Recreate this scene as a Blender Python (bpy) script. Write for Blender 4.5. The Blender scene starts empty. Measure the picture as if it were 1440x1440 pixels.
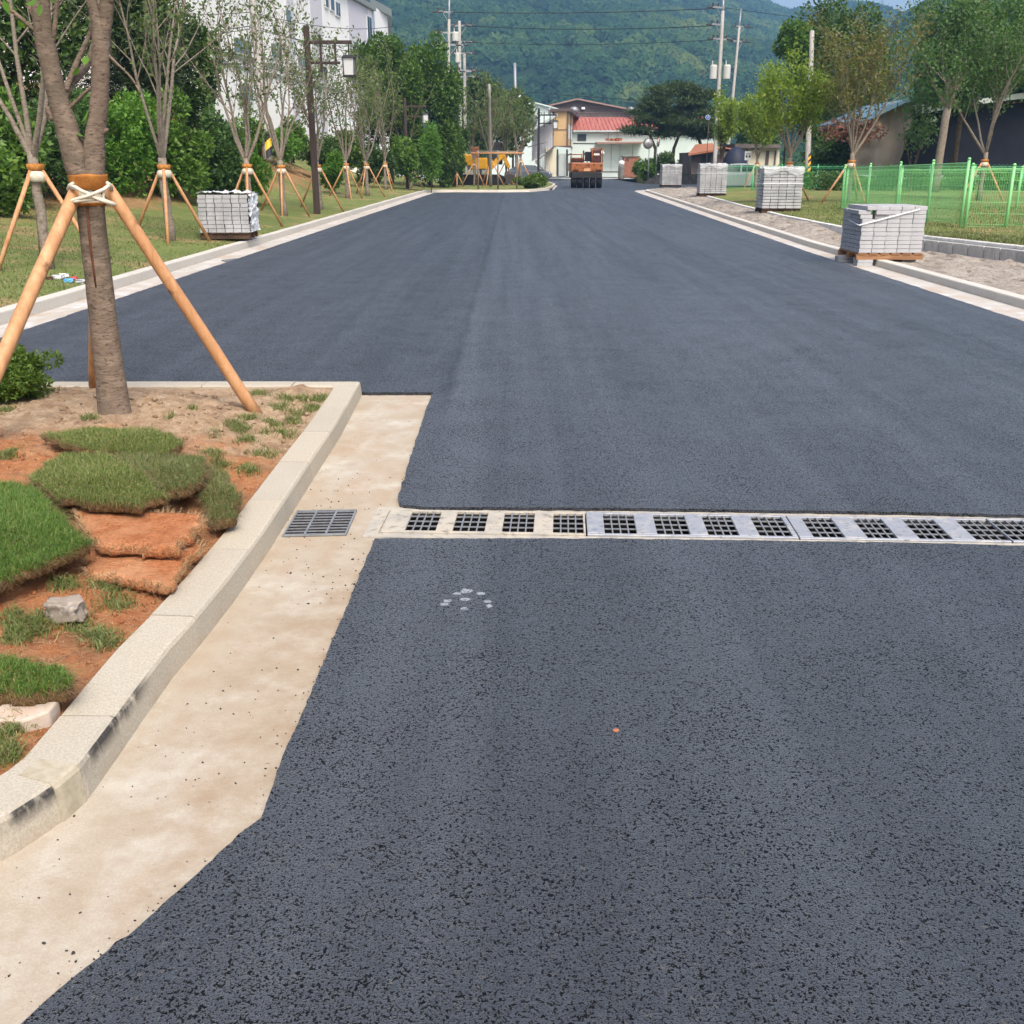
import bpy, bmesh, math, random
import numpy as np
from mathutils import Vector, Matrix, noise as mnoise

SC = bpy.context.scene
COL = SC.collection
R = math.radians
rng = np.random.default_rng(7)
random.seed(7)

# ------------------------------------------------------------------ surveying helpers
# camera 1.5 m above the road, pitched down; photograph pixel -> metric world point
H = 1.5
TH = math.atan(489 / 1440)
CT, ST = math.cos(TH), math.sin(TH)


def ray(px, py):
    xc = (px - 720) / 1440
    yc = (720 - py) / 1440
    return xc, CT + yc * ST, -ST + yc * CT


def G(px, py, z=0.0):
    a, b, c = ray(px, py)
    t = (z - H) / c
    return Vector((a * t, b * t, z))


def D(px, py, zc):
    """world point seen at px,py at distance zc along the view axis"""
    a, b, c = ray(px, py)
    return Vector((a * zc, b * zc, H + c * zc))


def V(px, py, Y):
    a, b, c = ray(px, py)
    t = Y / b
    return Vector((a * t, Y, H + c * t))


def ppm(p):
    return 1440 / (p[1] * CT - (p[2] - H) * ST)


# ------------------------------------------------------------------ mesh helpers
class MB:
    def __init__(s):
        s.v, s.f = [], []

    def add(s, vs, fs):
        o = len(s.v)
        s.v += [tuple(v) for v in vs]
        s.f += [tuple(i + o for i in f) for f in fs]
        return s

    def box(s, c, d, rz=0.0, m=None, taper=1.0):
        hx, hy, hz = d[0] / 2, d[1] / 2, d[2] / 2
        vs = []
        for k, z in enumerate((-hz, hz)):
            t = taper if k else 1.0
            for x, y in ((-hx, -hy), (hx, -hy), (hx, hy), (-hx, hy)):
                vs.append(Vector((x * t, y * t, z)))
        if m is None:
            m = Matrix.Rotation(rz, 3, 'Z')
        c = Vector(c)
        vs = [m @ v + c for v in vs]
        return s.add(vs, [(3, 2, 1, 0), (4, 5, 6, 7), (0, 1, 5, 4), (1, 2, 6, 5), (2, 3, 7, 6), (3, 0, 4, 7)])

    def bar(s, a, b, w, h, up=(0, 0, 1)):
        a, b = Vector(a), Vector(b)
        d = b - a
        L = d.length
        x = d.normalized()
        up = Vector(up)
        if abs(x.dot(up)) > .98:
            up = Vector((1, 0, 0))
        y = up.cross(x).normalized()
        z = x.cross(y)
        m = Matrix((x, y, z)).transposed()
        return s.box((a + b) / 2, (L, w, h), m=m)

    def tube(s, pts, rads, n=8, cap=True):
        pts = [Vector(p) for p in pts]
        if not isinstance(rads, (list, tuple)):
            rads = [rads] * len(pts)
        o = len(s.v)
        u = None
        for i, p in enumerate(pts):
            t = (pts[min(i + 1, len(pts) - 1)] - pts[max(i - 1, 0)])
            t = t.normalized() if t.length > 1e-9 else Vector((0, 0, 1))
            if u is None:
                u = t.orthogonal().normalized()
            else:
                u = (u - t * u.dot(t))
                u = u.normalized() if u.length > 1e-6 else t.orthogonal().normalized()
            w = t.cross(u)
            for k in range(n):
                a = 2 * math.pi * k / n
                s.v.append(tuple(p + (u * math.cos(a) + w * math.sin(a)) * rads[i]))
        for i in range(len(pts) - 1):
            for k in range(n):
                a, b = o + i * n + k, o + i * n + (k + 1) % n
                s.f.append((a, b, b + n, a + n))
        if cap:
            s.f.append(tuple(o + k for k in reversed(range(n))))
            e = o + (len(pts) - 1) * n
            s.f.append(tuple(e + k for k in range(n)))
        return s

    def lathe(s, prof, c=(0, 0, 0), n=16, m=None):
        o = len(s.v)
        c = Vector(c)
        for r, z in prof:
            for k in range(n):
                a = 2 * math.pi * k / n
                v = Vector((r * math.cos(a), r * math.sin(a), z))
                s.v.append(tuple((m @ v if m else v) + c))
        for i in range(len(prof) - 1):
            for k in range(n):
                a, b = o + i * n + k, o + i * n + (k + 1) % n
                s.f.append((a, b, b + n, a + n))
        s.f.append(tuple(o + k for k in reversed(range(n))))
        e = o + (len(prof) - 1) * n
        s.f.append(tuple(e + k for k in range(n)))
        return s

    def prism(s, poly, z0, z1):
        n = len(poly)
        area = sum(poly[i][0] * poly[(i + 1) % n][1] - poly[(i + 1) % n][0] * poly[i][1] for i in range(n))
        if area < 0:
            poly = poly[::-1]
        vs = [(p[0], p[1], z0) for p in poly] + [(p[0], p[1], z1) for p in poly]
        fs = [tuple(reversed(range(n))), tuple(range(n, 2 * n))]
        fs += [(i, (i + 1) % n, n + (i + 1) % n, n + i) for i in range(n)]
        return s.add(vs, fs)

    def prism_ax(s, poly, a, b, fn):
        """extrude 2-d poly between two stations, fn(u,v,t)->xyz"""
        n = len(poly)
        vs = [fn(p[0], p[1], a) for p in poly] + [fn(p[0], p[1], b) for p in poly]
        fs = [tuple(reversed(range(n))), tuple(range(n, 2 * n))]
        fs += [(i, (i + 1) % n, n + (i + 1) % n, n + i) for i in range(n)]
        return s.add(vs, fs)

    def build(s, name, mat, parent=None, off=None, smooth=False, bevel=0.0, seg=2, recalc=False):
        me = bpy.data.meshes.new(name)
        if off is not None:
            ox, oy, oz = off
            me.from_pydata([(a - ox, b - oy, c - oz) for a, b, c in s.v], [], s.f)
        else:
            me.from_pydata(s.v, [], s.f)
        if recalc:
            bm = bmesh.new()
            bm.from_mesh(me)
            bmesh.ops.recalc_face_normals(bm, faces=bm.faces)
            bm.to_mesh(me)
            bm.free()
        return link(name, me, mat, parent, smooth, bevel, seg)


def link(name, me, mat, parent=None, smooth=False, bevel=0.0, seg=2):
    me.update()
    if smooth:
        me.polygons.foreach_set('use_smooth', [True] * len(me.polygons))
    me.materials.append(mat)
    o = bpy.data.objects.new(name, me)
    COL.objects.link(o)
    if parent is not None:
        o.parent = parent
    if bevel:
        b = o.modifiers.new('bevel', 'BEVEL')
        b.width = bevel
        b.segments = seg
        b.limit_method = 'ANGLE'
    return o


def mesh_np(name, v, f, mat, parent=None, off=None, smooth=False):
    v = np.asarray(v, dtype=np.float32)
    if off is not None:
        v = v - np.array(off, dtype=np.float32)
    f = np.asarray(f, dtype=np.int32)
    k = f.shape[1]
    me = bpy.data.meshes.new(name)
    me.vertices.add(len(v))
    me.vertices.foreach_set('co', v.ravel())
    me.loops.add(f.size)
    me.loops.foreach_set('vertex_index', f.ravel())
    me.polygons.add(len(f))
    me.polygons.foreach_set('loop_start', np.arange(0, f.size, k, dtype=np.int32))
    me.update(calc_edges=True)
    me.validate()
    return link(name, me, mat, parent, smooth)


def tag(o, label=None, cat=None, group=None, kind=None):
    if label:
        o['label'] = label
    if cat:
        o['category'] = cat
    if group:
        o['group'] = group
    if kind:
        o['kind'] = kind
    return o


def thing(name, label, cat, loc=(0, 0, 0), rz=0.0, group=None):
    o = bpy.data.objects.new(name, None)
    COL.objects.link(o)
    o.empty_display_size = .2
    o.location = loc
    o.rotation_euler = (0, 0, rz)
    return tag(o, label, cat, group)


def dup(root, loc, rz, label, group=None):
    kids = {}
    for o in list(COL.objects):
        if o.parent is not None:
            kids.setdefault(o.parent.name, []).append(o)

    def cp(o, par):
        c = o.copy()
        COL.objects.link(c)
        if par is not None:
            c.parent = par
        for ch in kids.get(o.name, []):
            cp(ch, c)
        return c
    r = cp(root, None)
    r.location = loc
    r.rotation_euler = (0, 0, rz)
    tag(r, label, group=group)
    return r


# ------------------------------------------------------------------ materials
def new_mat(name):
    m = bpy.data.materials.new(name)
    m.use_nodes = True
    nt = m.node_tree
    return m, nt, nt.nodes['Principled BSDF']


def N(nt, t, **kw):
    n = nt.nodes.new(t)
    for k, v in kw.items():
        setattr(n, k, v)
    return n


def rgb(c):
    return (c[0], c[1], c[2], 1.0)


def noise_fac(nt, vec, scale, lo, hi, detail=5.0, rough=.6, stretch=None):
    L = nt.links
    if stretch:
        mp = N(nt, 'ShaderNodeMapping')
        mp.inputs['Scale'].default_value = stretch
        L.new(vec, mp.inputs['Vector'])
        vec = mp.outputs['Vector']
    n = N(nt, 'ShaderNodeTexNoise')
    n.inputs['Scale'].default_value = scale
    n.inputs['Detail'].default_value = detail
    n.inputs['Roughness'].default_value = rough
    L.new(vec, n.inputs['Vector'])
    mr = N(nt, 'ShaderNodeMapRange')
    mr.inputs['From Min'].default_value = lo
    mr.inputs['From Max'].default_value = hi
    L.new(n.outputs['Fac'], mr.inputs['Value'])
    return mr.outputs['Result'], n.outputs['Fac']


def mix(nt, fac, a, b, mode='MIX'):
    n = N(nt, 'ShaderNodeMix', data_type='RGBA', blend_type=mode)
    L = nt.links
    if hasattr(fac, 'is_linked'):
        L.new(fac, n.inputs['Factor'])
    else:
        n.inputs['Factor'].default_value = fac
    for s, x in (('A', a), ('B', b)):
        i = [q for q in n.inputs if q.name == s and q.type == 'RGBA'][0]
        if hasattr(x, 'is_linked'):
            L.new(x, i)
        else:
            i.default_value = rgb(x)
    return [q for q in n.outputs if q.type == 'RGBA'][0]


def math_n(nt, op, a, b=None, clamp=False):
    n = N(nt, 'ShaderNodeMath', operation=op, use_clamp=clamp)
    for i, x in enumerate((a, b)):
        if x is None:
            continue
        if hasattr(x, 'is_linked'):
            nt.links.new(x, n.inputs[i])
        else:
            n.inputs[i].default_value = x
    return n.outputs[0]


def mapr(nt, x, a, b, c=0.0, d=1.0):
    n = N(nt, 'ShaderNodeMapRange')
    nt.links.new(x, n.inputs['Value'])
    n.inputs['From Min'].default_value = a
    n.inputs['From Max'].default_value = b
    n.inputs['To Min'].default_value = c
    n.inputs['To Max'].default_value = d
    return n.outputs['Result']


def coords(nt, world=False):
    if world:
        return N(nt, 'ShaderNodeNewGeometry').outputs['Position']
    return N(nt, 'ShaderNodeTexCoord').outputs['Object']


def set_bump(nt, b, h, strength, dist):
    n = N(nt, 'ShaderNodeBump')
    n.inputs['Strength'].default_value = strength
    n.inputs['Distance'].default_value = dist
    nt.links.new(h, n.inputs['Height'])
    nt.links.new(n.outputs['Normal'], b.inputs['Normal'])


def mat(name, col, rough=.7, spec=.4, layers=(), bump=None, metal=0.0, world=False, alpha=None, trans=None):
    """layers: (scale, colour, lo, hi[, stretch])"""
    m, nt, b = new_mat(name)
    L = nt.links
    b.inputs['Roughness'].default_value = rough
    b.inputs['Specular IOR Level'].default_value = spec
    b.inputs['Metallic'].default_value = metal
    b.inputs['Base Color'].default_value = rgb(col)
    if layers or bump:
        vec = coords(nt, world)
    c = col
    for l in layers:
        fac, _ = noise_fac(nt, vec, l[0], l[2], l[3], stretch=l[4] if len(l) > 4 else None)
        c = mix(nt, fac, c, l[1])
    if layers:
        L.new(c, b.inputs['Base Color'])
    if bump:
        _, h = noise_fac(nt, vec, bump[0], 0, 1, stretch=bump[3] if len(bump) > 3 else None)
        set_bump(nt, b, h, bump[1], bump[2])
    if alpha is not None:
        b.inputs['Alpha'].default_value = alpha
    return m


def leaf_mat(name, cols, trans=.35, rough=.5, spec=.35):
    """cols: colours spread over the leaves at random"""
    m, nt, b = new_mat(name)
    L = nt.links
    g = N(nt, 'ShaderNodeNewGeometry')
    cr = N(nt, 'ShaderNodeValToRGB')
    els = cr.color_ramp.elements
    n = len(cols)
    els[0].color = rgb(cols[0])
    els[0].position = 0
    els[1].color = rgb(cols[-1])
    els[1].position = 1
    for i in range(1, n - 1):
        e = els.new(i / (n - 1))
        e.color = rgb(cols[i])
    L.new(g.outputs['Random Per Island'], cr.inputs['Fac'])
    L.new(cr.outputs['Color'], b.inputs['Base Color'])
    b.inputs['Roughness'].default_value = rough
    b.inputs['Specular IOR Level'].default_value = spec
    t = N(nt, 'ShaderNodeBsdfTranslucent')
    L.new(mix(nt, 1.0, cr.outputs['Color'], (1.25, 1.3, .7), 'MULTIPLY'), t.inputs['Color'])
    ms = N(nt, 'ShaderNodeMixShader')
    ms.inputs['Fac'].default_value = trans
    L.new(b.outputs[0], ms.inputs[1])
    L.new(t.outputs[0], ms.inputs[2])
    L.new(ms.outputs[0], nt.nodes['Material Output'].inputs['Surface'])
    return m
# ------------------------------------------------------------------ material list
def asphalt_material():
    m, nt, b = new_mat('asphalt')
    L = nt.links
    p = coords(nt, True)
    mul = lambda x, y, c=False: math_n(nt, 'MULTIPLY', x, y, c)
    # broad patches, and streaks along the paving direction
    f1, _ = noise_fac(nt, p, .8, .35, .68, detail=5)
    f2, _ = noise_fac(nt, p, 1.0, .40, .62, detail=3, stretch=(2.4, .07, 1))
    f3, _ = noise_fac(nt, p, 1.0, .42, .60, detail=2, stretch=(9, .12, 1))
    mid_, _ = noise_fac(nt, p, 5.5, .38, .62, detail=5)
    # stones and the voids between them
    vo = N(nt, 'ShaderNodeTexVoronoi')
    vo.inputs['Scale'].default_value = 130
    wob = N(nt, 'ShaderNodeTexNoise')
    wob.inputs['Scale'].default_value = 70
    L.new(p, wob.inputs['Vector'])
    add = N(nt, 'ShaderNodeVectorMath', operation='MULTIPLY_ADD')
    L.new(wob.outputs['Color'], add.inputs[0])
    add.inputs[1].default_value = (.014, .014, .014)
    L.new(p, add.inputs[2])
    L.new(add.outputs[0], vo.inputs['Vector'])
    var, _ = noise_fac(nt, p, 3.0, .3, .7, detail=4)
    _, na = noise_fac(nt, p, 122, 0, 1, detail=4, rough=.66)
    # voids open up where the mat is coarser
    na = math_n(nt, 'ADD', na, mul(math_n(nt, 'SUBTRACT', var, .5), .045))
    ga = mapr(nt, na, .422, .472)
    gb, nb = noise_fac(nt, p, 230, .42, .49, detail=2, rough=.5)
    gp = mul(ga, math_n(nt, 'ADD', mul(gb, .72), .28))
    n = nt.nodes.new('ShaderNodeClamp')
    L.new(gp, n.inputs['Value'])
    gp = n.outputs[0]
    stone = mix(nt, f1, (.021, .028, .039), (.012, .016, .023))
    stone = mix(nt, mul(mid_, .4), stone, (.034, .042, .056))
    stone = mix(nt, mul(f2, .32), stone, (.060, .071, .088))
    stone = mix(nt, mul(f3, .4), stone, (.014, .018, .024))
    sc = N(nt, 'ShaderNodeSeparateColor')
    L.new(vo.outputs['Color'], sc.inputs[0])
    stone = mix(nt, mul(sc.outputs[0], .50), stone, (.066, .079, .098))
    stone = mix(nt, mul(sc.outputs[1], .40), stone, (.010, .012, .017))
    odd = math_n(nt, 'GREATER_THAN', sc.outputs[2], .988)
    stone = mix(nt, mul(odd, .35), stone, (.15, .135, .11))
    # the strip paved first, left of the seam, is a little darker
    sx = N(nt, 'ShaderNodeSeparateXYZ')
    L.new(p, sx.inputs[0])
    w1, _ = noise_fac(nt, p, 3.5, .2, .8)
    xw = math_n(nt, 'ADD', sx.outputs[0], mul(w1, .10))
    seam = mapr(nt, xw, -.44, -.36)
    seam2 = mapr(nt, sx.outputs[1], 6.2, 7.0)
    seamf = mul(math_n(nt, 'SUBTRACT', 1.0, seam, True), seam2)
    stone = mix(nt, mul(seamf, .36), stone, (.018, .021, .028))
    line = mul(mapr(nt, math_n(nt, 'ABSOLUTE', math_n(nt, 'SUBTRACT', xw, -.40)), .07, .0), seam2)
    stone = mix(nt, mul(line, .55, True), stone, (.014, .016, .021))
    # concrete dust rubbed along the gutter edge
    d1, _ = noise_fac(nt, p, 24, .54, .66, detail=6)
    edge = mapr(nt, math_n(nt, 'ABSOLUTE', math_n(nt, 'ADD', sx.outputs[0], .67)), .13, .02)
    near = mul(mapr(nt, sx.outputs[1], 3.7, 3.2), mapr(nt, sx.outputs[1], 2.1, 2.4))
    dust = mul(mul(d1, edge, True), near, True)
    stone = mix(nt, mul(dust, .7), stone, (.22, .20, .16))
    col = mix(nt, gp, (.003, .0038, .0055), stone)
    L.new(col, b.inputs['Base Color'])
    L.new(mapr(nt, gp, 0, 1, .85, .44), b.inputs['Roughness'])
    L.new(mapr(nt, gp, 0, 1, .12, .62), b.inputs['Specular IOR Level'])
    f4, _ = noise_fac(nt, p, 1.0, .38, .64, detail=4, stretch=(5.5, .16, 1))
    shw = math_n(nt, 'ADD', mul(f2, .15), math_n(nt, 'ADD', mul(f4, .15), mul(f1, -.08)))
    shw = mul(math_n(nt, 'ADD', shw, .52), math_n(nt, 'SUBTRACT', 1.0, mul(math_n(nt, 'MAXIMUM', mul(seamf, .22), mul(line, .5, True)), 1.0), True))
    L.new(mul(shw, mapr(nt, gp, 0, 1, .2, 1)), b.inputs['Sheen Weight'])
    b.inputs['Sheen Roughness'].default_value = .22
    b.inputs['Sheen Tint'].default_value = (.80, .89, 1, 1)
    h = math_n(nt, 'ADD', mul(gp, .8), mul(vo.outputs['Distance'], -.9))
    h = math_n(nt, 'ADD', h, mul(nb, .35))
    set_bump(nt, b, h, .55, .0045)
    return m


def gutter_material(name='gutter_concrete', gain=(1, 1, 1)):
    m, nt, b = new_mat(name)
    L = nt.links
    p = coords(nt, True)
    a1, _ = noise_fac(nt, p, 1.6, .38, .66)
    a2, _ = noise_fac(nt, p, 5.5, .45, .70, detail=8)
    a3, _ = noise_fac(nt, p, 170, .32, .66, detail=4)
    a4, _ = noise_fac(nt, p, 2.2, .50, .68, detail=8, stretch=(1.6, .6, 1))
    c = mix(nt, a1, (.44, .355, .255), (.52, .46, .37))
    c = mix(nt, math_n(nt, 'MULTIPLY', a2, .5), c, (.35, .255, .155))
    c = mix(nt, math_n(nt, 'MULTIPLY', a4, .6), c, (.41, .25, .14))
    c = mix(nt, math_n(nt, 'MULTIPLY', a3, .38), c, (.27, .215, .145))
    a5, _ = noise_fac(nt, p, 13, .46, .64, detail=8, rough=.72)
    c = mix(nt, math_n(nt, 'MULTIPLY', a5, .35), c, (.33, .25, .165))
    a6, _ = noise_fac(nt, p, 3.2, .55, .68, detail=8)
    c = mix(nt, math_n(nt, 'MULTIPLY', a6, .55), c, (.56, .51, .42))
    gx = N(nt, 'ShaderNodeSeparateXYZ')
    L.new(p, gx.inputs[0])
    a7, _ = noise_fac(nt, p, 7, .40, .62, detail=9, rough=.75)
    eb = math_n(nt, 'MULTIPLY', mapr(nt, gx.outputs[0], -1.05, -.74), mapr(nt, gx.outputs[1], 4.4, 3.4), True)
    c = mix(nt, math_n(nt, 'MULTIPLY', math_n(nt, 'MULTIPLY', a7, eb, True), .5, True), c, (.27, .17, .09))
    g, _ = noise_fac(nt, p, 38, .66, .74, detail=4)
    c = mix(nt, math_n(nt, 'MULTIPLY', g, .7), c, (.13, .10, .08))
    c = mix(nt, 1.0, c, gain, 'MULTIPLY')
    L.new(c, b.inputs['Base Color'])
    b.inputs['Roughness'].default_value = .85
    b.inputs['Specular IOR Level'].default_value = .25
    _, h = noise_fac(nt, p, 60, 0, 1, detail=6)
    set_bump(nt, b, h, .35, .006)
    return m


def kerb_material(name='kerb_granite', gain=(1, 1, 1)):
    m, nt, b = new_mat(name)
    L = nt.links
    p = coords(nt, True)
    s1, _ = noise_fac(nt, p, 160, .35, .68, detail=2)
    s2, _ = noise_fac(nt, p, 2.5, .35, .7)
    g = N(nt, 'ShaderNodeNewGeometry')
    r = g.outputs['Random Per Island']
    c = mix(nt, r, (.60, .52, .395), (.54, .475, .375))
    c = mix(nt, math_n(nt, 'MULTIPLY', s2, .5), c, (.63, .58, .48))
    c = mix(nt, math_n(nt, 'MULTIPLY', s1, .55), c, (.33, .275, .20))
    # red soil splashed along the foot of the stones
    sx = N(nt, 'ShaderNodeSeparateXYZ')
    L.new(p, sx.inputs[0])
    foot = mapr(nt, sx.outputs[2], .045, .0)
    s3, _ = noise_fac(nt, p, 7, .4, .7)
    c = mix(nt, math_n(nt, 'MULTIPLY', math_n(nt, 'MULTIPLY', foot, s3, True), .5, True), c, (.42, .27, .16))
    # black tyre rub along the arris at the bend
    yy = mapr(nt, math_n(nt, 'ABSOLUTE', math_n(nt, 'SUBTRACT', sx.outputs[1], 2.42)), .27, .14)
    yy = math_n(nt, 'MAXIMUM', yy, mapr(nt, math_n(nt, 'ABSOLUTE', math_n(nt, 'SUBTRACT', sx.outputs[1], 2.06)), .13, .07))
    zz = mapr(nt, sx.outputs[2], .045, .085)
    xx = mapr(nt, math_n(nt, 'ABSOLUTE', math_n(nt, 'SUBTRACT', sx.outputs[0], -1.22)), .42, .34)
    top = mapr(nt, g.outputs['True Normal'], 0, 1)
    sn = N(nt, 'ShaderNodeSeparateXYZ')
    L.new(g.outputs['Normal'], sn.inputs[0])
    side = mapr(nt, sn.outputs[2], .97, .60)
    s4, _ = noise_fac(nt, p, 16, .36, .52, detail=8, stretch=(1, 1, .5))
    rub = math_n(nt, 'MULTIPLY', math_n(nt, 'MULTIPLY', yy, zz, True), math_n(nt, 'MULTIPLY', side, xx, True), True)
    rub = math_n(nt, 'MULTIPLY', rub, s4, True)
    c = mix(nt, math_n(nt, 'MULTIPLY', rub, .92), c, (.022, .022, .024))
    c = mix(nt, 1.0, c, gain, 'MULTIPLY')
    L.new(c, b.inputs['Base Color'])
    b.inputs['Roughness'].default_value = .8
    b.inputs['Specular IOR Level'].default_value = .3
    _, h = noise_fac(nt, p, 110, 0, 1, detail=3)
    set_bump(nt, b, h, .3, .004)
    return m


def soil_material():
    m, nt, b = new_mat('planter_soil')
    L = nt.links
    p = coords(nt, True)
    sx = N(nt, 'ShaderNodeSeparateXYZ')
    L.new(p, sx.inputs[0])
    n1, _ = noise_fac(nt, p, 2.3, .3, .7)
    n2, _ = noise_fac(nt, p, 14, .35, .65, detail=8)
    n3, _ = noise_fac(nt, p, 70, .3, .7, detail=4)
    orange = mix(nt, n2, (.46, .17, .068), (.58, .275, .125))
    tan = mix(nt, n2, (.43, .295, .18), (.60, .455, .31))
    zone = mapr(nt, math_n(nt, 'ADD', sx.outputs[1], math_n(nt, 'MULTIPLY', n1, .7)), 5.25, 5.65)
    c = mix(nt, zone, orange, tan)
    dn, _ = noise_fac(nt, p, 5, .52, .66, detail=8)
    c = mix(nt, math_n(nt, 'MULTIPLY', dn, .55), c, (.22, .135, .08))
    c = mix(nt, math_n(nt, 'MULTIPLY', n3, .3), c, (.24, .13, .075))
    L.new(c, b.inputs['Base Color'])
    b.inputs['Roughness'].default_value = .95
    b.inputs['Specular IOR Level'].default_value = .15
    _, h = noise_fac(nt, p, 45, 0, 1, detail=8, rough=.7)
    set_bump(nt, b, h, 1.0, .035)
    return m


M = {}
M['asphalt'] = asphalt_material()
M['gutter'] = gutter_material('gutter_concrete', (.88, .92, .97))
M['gutter_pale'] = gutter_material('gutter_pale_concrete', (1.02, 1.16, 1.42))
M['kerb'] = kerb_material('kerb_granite', (.76, .78, .80))
M['kerb_pale'] = kerb_material('kerb_pale_granite', (.94, 1.01, 1.15))
M['soil'] = soil_material()
M['grout'] = mat('mortar_infill', (.40, .36, .275), .9, .2, [(40, (.31, .27, .19), .4, .7)], (90, .4, .004))
M['lawn'] = mat('lawn_ground', (.14, .175, .055), .95, .1,
                [(.35, (.17, .20, .06), .40, .62), (2.2, (.25, .215, .10), .50, .66), (.8, (.33, .225, .12), .53, .64),
                 (28, (.085, .125, .034), .45, .65)], (35, .8, .03), world=True)
def bare_slope(m):
    nt = m.node_tree
    b = nt.nodes['Principled BSDF']
    src = b.inputs['Base Color'].links[0].from_socket
    p = coords(nt, True)
    sx = N(nt, 'ShaderNodeSeparateXYZ')
    nt.links.new(p, sx.inputs[0])
    w, _ = noise_fac(nt, p, .5, .3, .7)
    xx = mapr(nt, math_n(nt, 'ADD', sx.outputs[0], math_n(nt, 'MULTIPLY', w, 1.8)), -7.9, -8.9)
    yy = math_n(nt, 'MULTIPLY', mapr(nt, sx.outputs[1], 16, 26), mapr(nt, sx.outputs[1], 66, 52))
    n, _ = noise_fac(nt, p, 1.3, .33, .6)
    f = math_n(nt, 'MULTIPLY', math_n(nt, 'MULTIPLY', xx, yy, True), mapr(nt, n, 0, 1, .55, 1), True)
    n2, _ = noise_fac(nt, p, 4, .35, .65)
    nt.links.new(mix(nt, f, src, mix(nt, n2, (.24, .125, .055), (.33, .20, .10))), b.inputs['Base Color'])


bare_slope(M['lawn'])
M['sand'] = mat('sand_bed', (.30, .265, .225), .95, .12, [(1.2, (.39, .35, .30), .4, .65), (5, (.17, .14, .11), .52, .66),
                                                         (30, (.16, .135, .11), .5, .72)], (14, 1.0, .06), world=True)
M['dirt'] = mat('dirt_ground', (.17, .15, .10), .95, .1, [(.15, (.10, .12, .05), .4, .6), (3, (.24, .2, .15), .5, .7)], world=True)
M['apron'] = mat('yard_concrete', (.36, .35, .33), .85, .25, [(.3, (.29, .285, .27), .4, .65), (4, (.40, .39, .37), .5, .7)], world=True)
M['edging'] = mat('edging_concrete', (.66, .64, .60), .85, .2, [(6, (.46, .44, .40), .45, .7)], (60, .3, .003))
M['block'] = mat('paving_block_grey', (.33, .335, .345), .9, .2, [(70, (.26, .265, .275), .4, .7), (3, (.41, .415, .425), .4, .6)], (120, .35, .003))
M['block2'] = mat('retaining_block', (.38, .37, .35), .9, .2, [(30, (.28, .275, .26), .45, .7), (3, (.42, .41, .39), .4, .6)], (80, .4, .004))
M['pallet'] = mat('pallet_wood', (.34, .185, .095), .85, .2, [(3, (.24, .125, .065), .4, .6, (1, 8, 8))], (20, .3, .004, (1, 8, 8)))
M['bearer'] = mat('pallet_bearer_dark', (.09, .055, .035), .9, .2, [(3, (.05, .03, .02), .4, .6)])
M['pole_wood'] = mat('peeled_pole_wood', (.50, .265, .125), .6, .35,
                     [(3, (.38, .18, .075), .42, .68, (9, 9, 1)), (1.2, (.58, .34, .18), .5, .7, (6, 6, 1)), (7, (.22, .11, .05), .64, .72), (26, (.40, .20, .09), .5, .7)],
                     (12, .2, .003, (8, 8, 1)), world=True)
M['coir'] = mat('coir_band', (.34, .145, .04), .95, .1, [(160, (.26, .09, .018), .4, .65), (9, (.50, .22, .06), .45, .65)], (220, .9, .006))
M['rope'] = mat('cream_rubber_strap', (.58, .54, .44), .7, .3, [(25, (.47, .43, .33), .45, .7)], (50, .2, .002))
M['bark'] = mat('young_bark', (.165, .124, .094), .9, .2,
                [(2.2, (.125, .102, .075), .42, .62), (6, (.23, .178, .135), .46, .66, (1.6, 1.6, 4)), (12, (.06, .043, .031), .60, .68, (1.6, 1.6, 6)), (30, (.085, .062, .046), .56, .66, (1, 1, 2.6))],
                (22, .8, .008, (1.5, 1.5, 4)), world=True)
M['bark_grey'] = mat('grey_bark', (.20, .165, .13), .9, .15, [(6, (.29, .25, .205), .42, .66, (3, 3, 9)), (14, (.11, .085, .065), .52, .7)], world=True)
M['bark_dark'] = mat('dark_bark', (.075, .055, .042), .9, .15, [(8, (.13, .10, .08), .45, .7)], world=True)
M['crack'] = mat('split_bark', (.13, .055, .035), .95, .1, [(40, (.07, .03, .02), .4, .7)])
M['lamp_timber'] = mat('lamp_timber', (.035, .023, .019), .6, .35, [(2, (.055, .036, .028), .4, .65, (10, 10, .6))])
M['black_metal'] = mat('black_metal', (.018, .018, .02), .5, .4)
M['lantern'] = mat('lantern_glass', (.55, .56, .56), .35, .5)
M['galv'] = mat('galvanised_steel', (.33, .35, .36), .5, .5, [(12, (.22, .23, .24), .4, .65)], metal=.5)
M['steel_old'] = mat('grate_steel', (.30, .31, .32), .5, .45, [(60, (.20, .19, .18), .45, .7)], metal=.5)
M['cover'] = mat('drain_cover_concrete', (.40, .365, .30), .8, .3, [(8, (.30, .285, .26), .45, .68), (26, (.20, .18, .15), .54, .70)], (70, .3, .003), world=True)
M['cover_grey'] = mat('drain_cover_galvanised', (.30, .315, .345), .55, .45, [(14, (.40, .395, .38), .5, .66), (40, (.17, .17, .175), .55, .70)], (70, .2, .002), metal=.25, world=True)
M['pit_shade'] = mat('pit_shade_black', (.007, .006, .005), .9, .2, [(9, (.012, .010, .007), .5, .7)])  # near-black base colour stands for the shade below the grates
M['fence'] = mat('fence_green_paint', (.21, .54, .21), .45, .45)
M['fence_far'] = mat('fence_green_faded', (.105, .44, .20), .5, .4)
M['concrete_pole'] = mat('pole_concrete', (.36, .345, .315), .85, .2, [(2, (.29, .275, .25), .4, .65, (6, 6, 1))], world=True)
M['wire'] = mat('wire_black', (.02, .022, .026), .6, .3)
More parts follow.
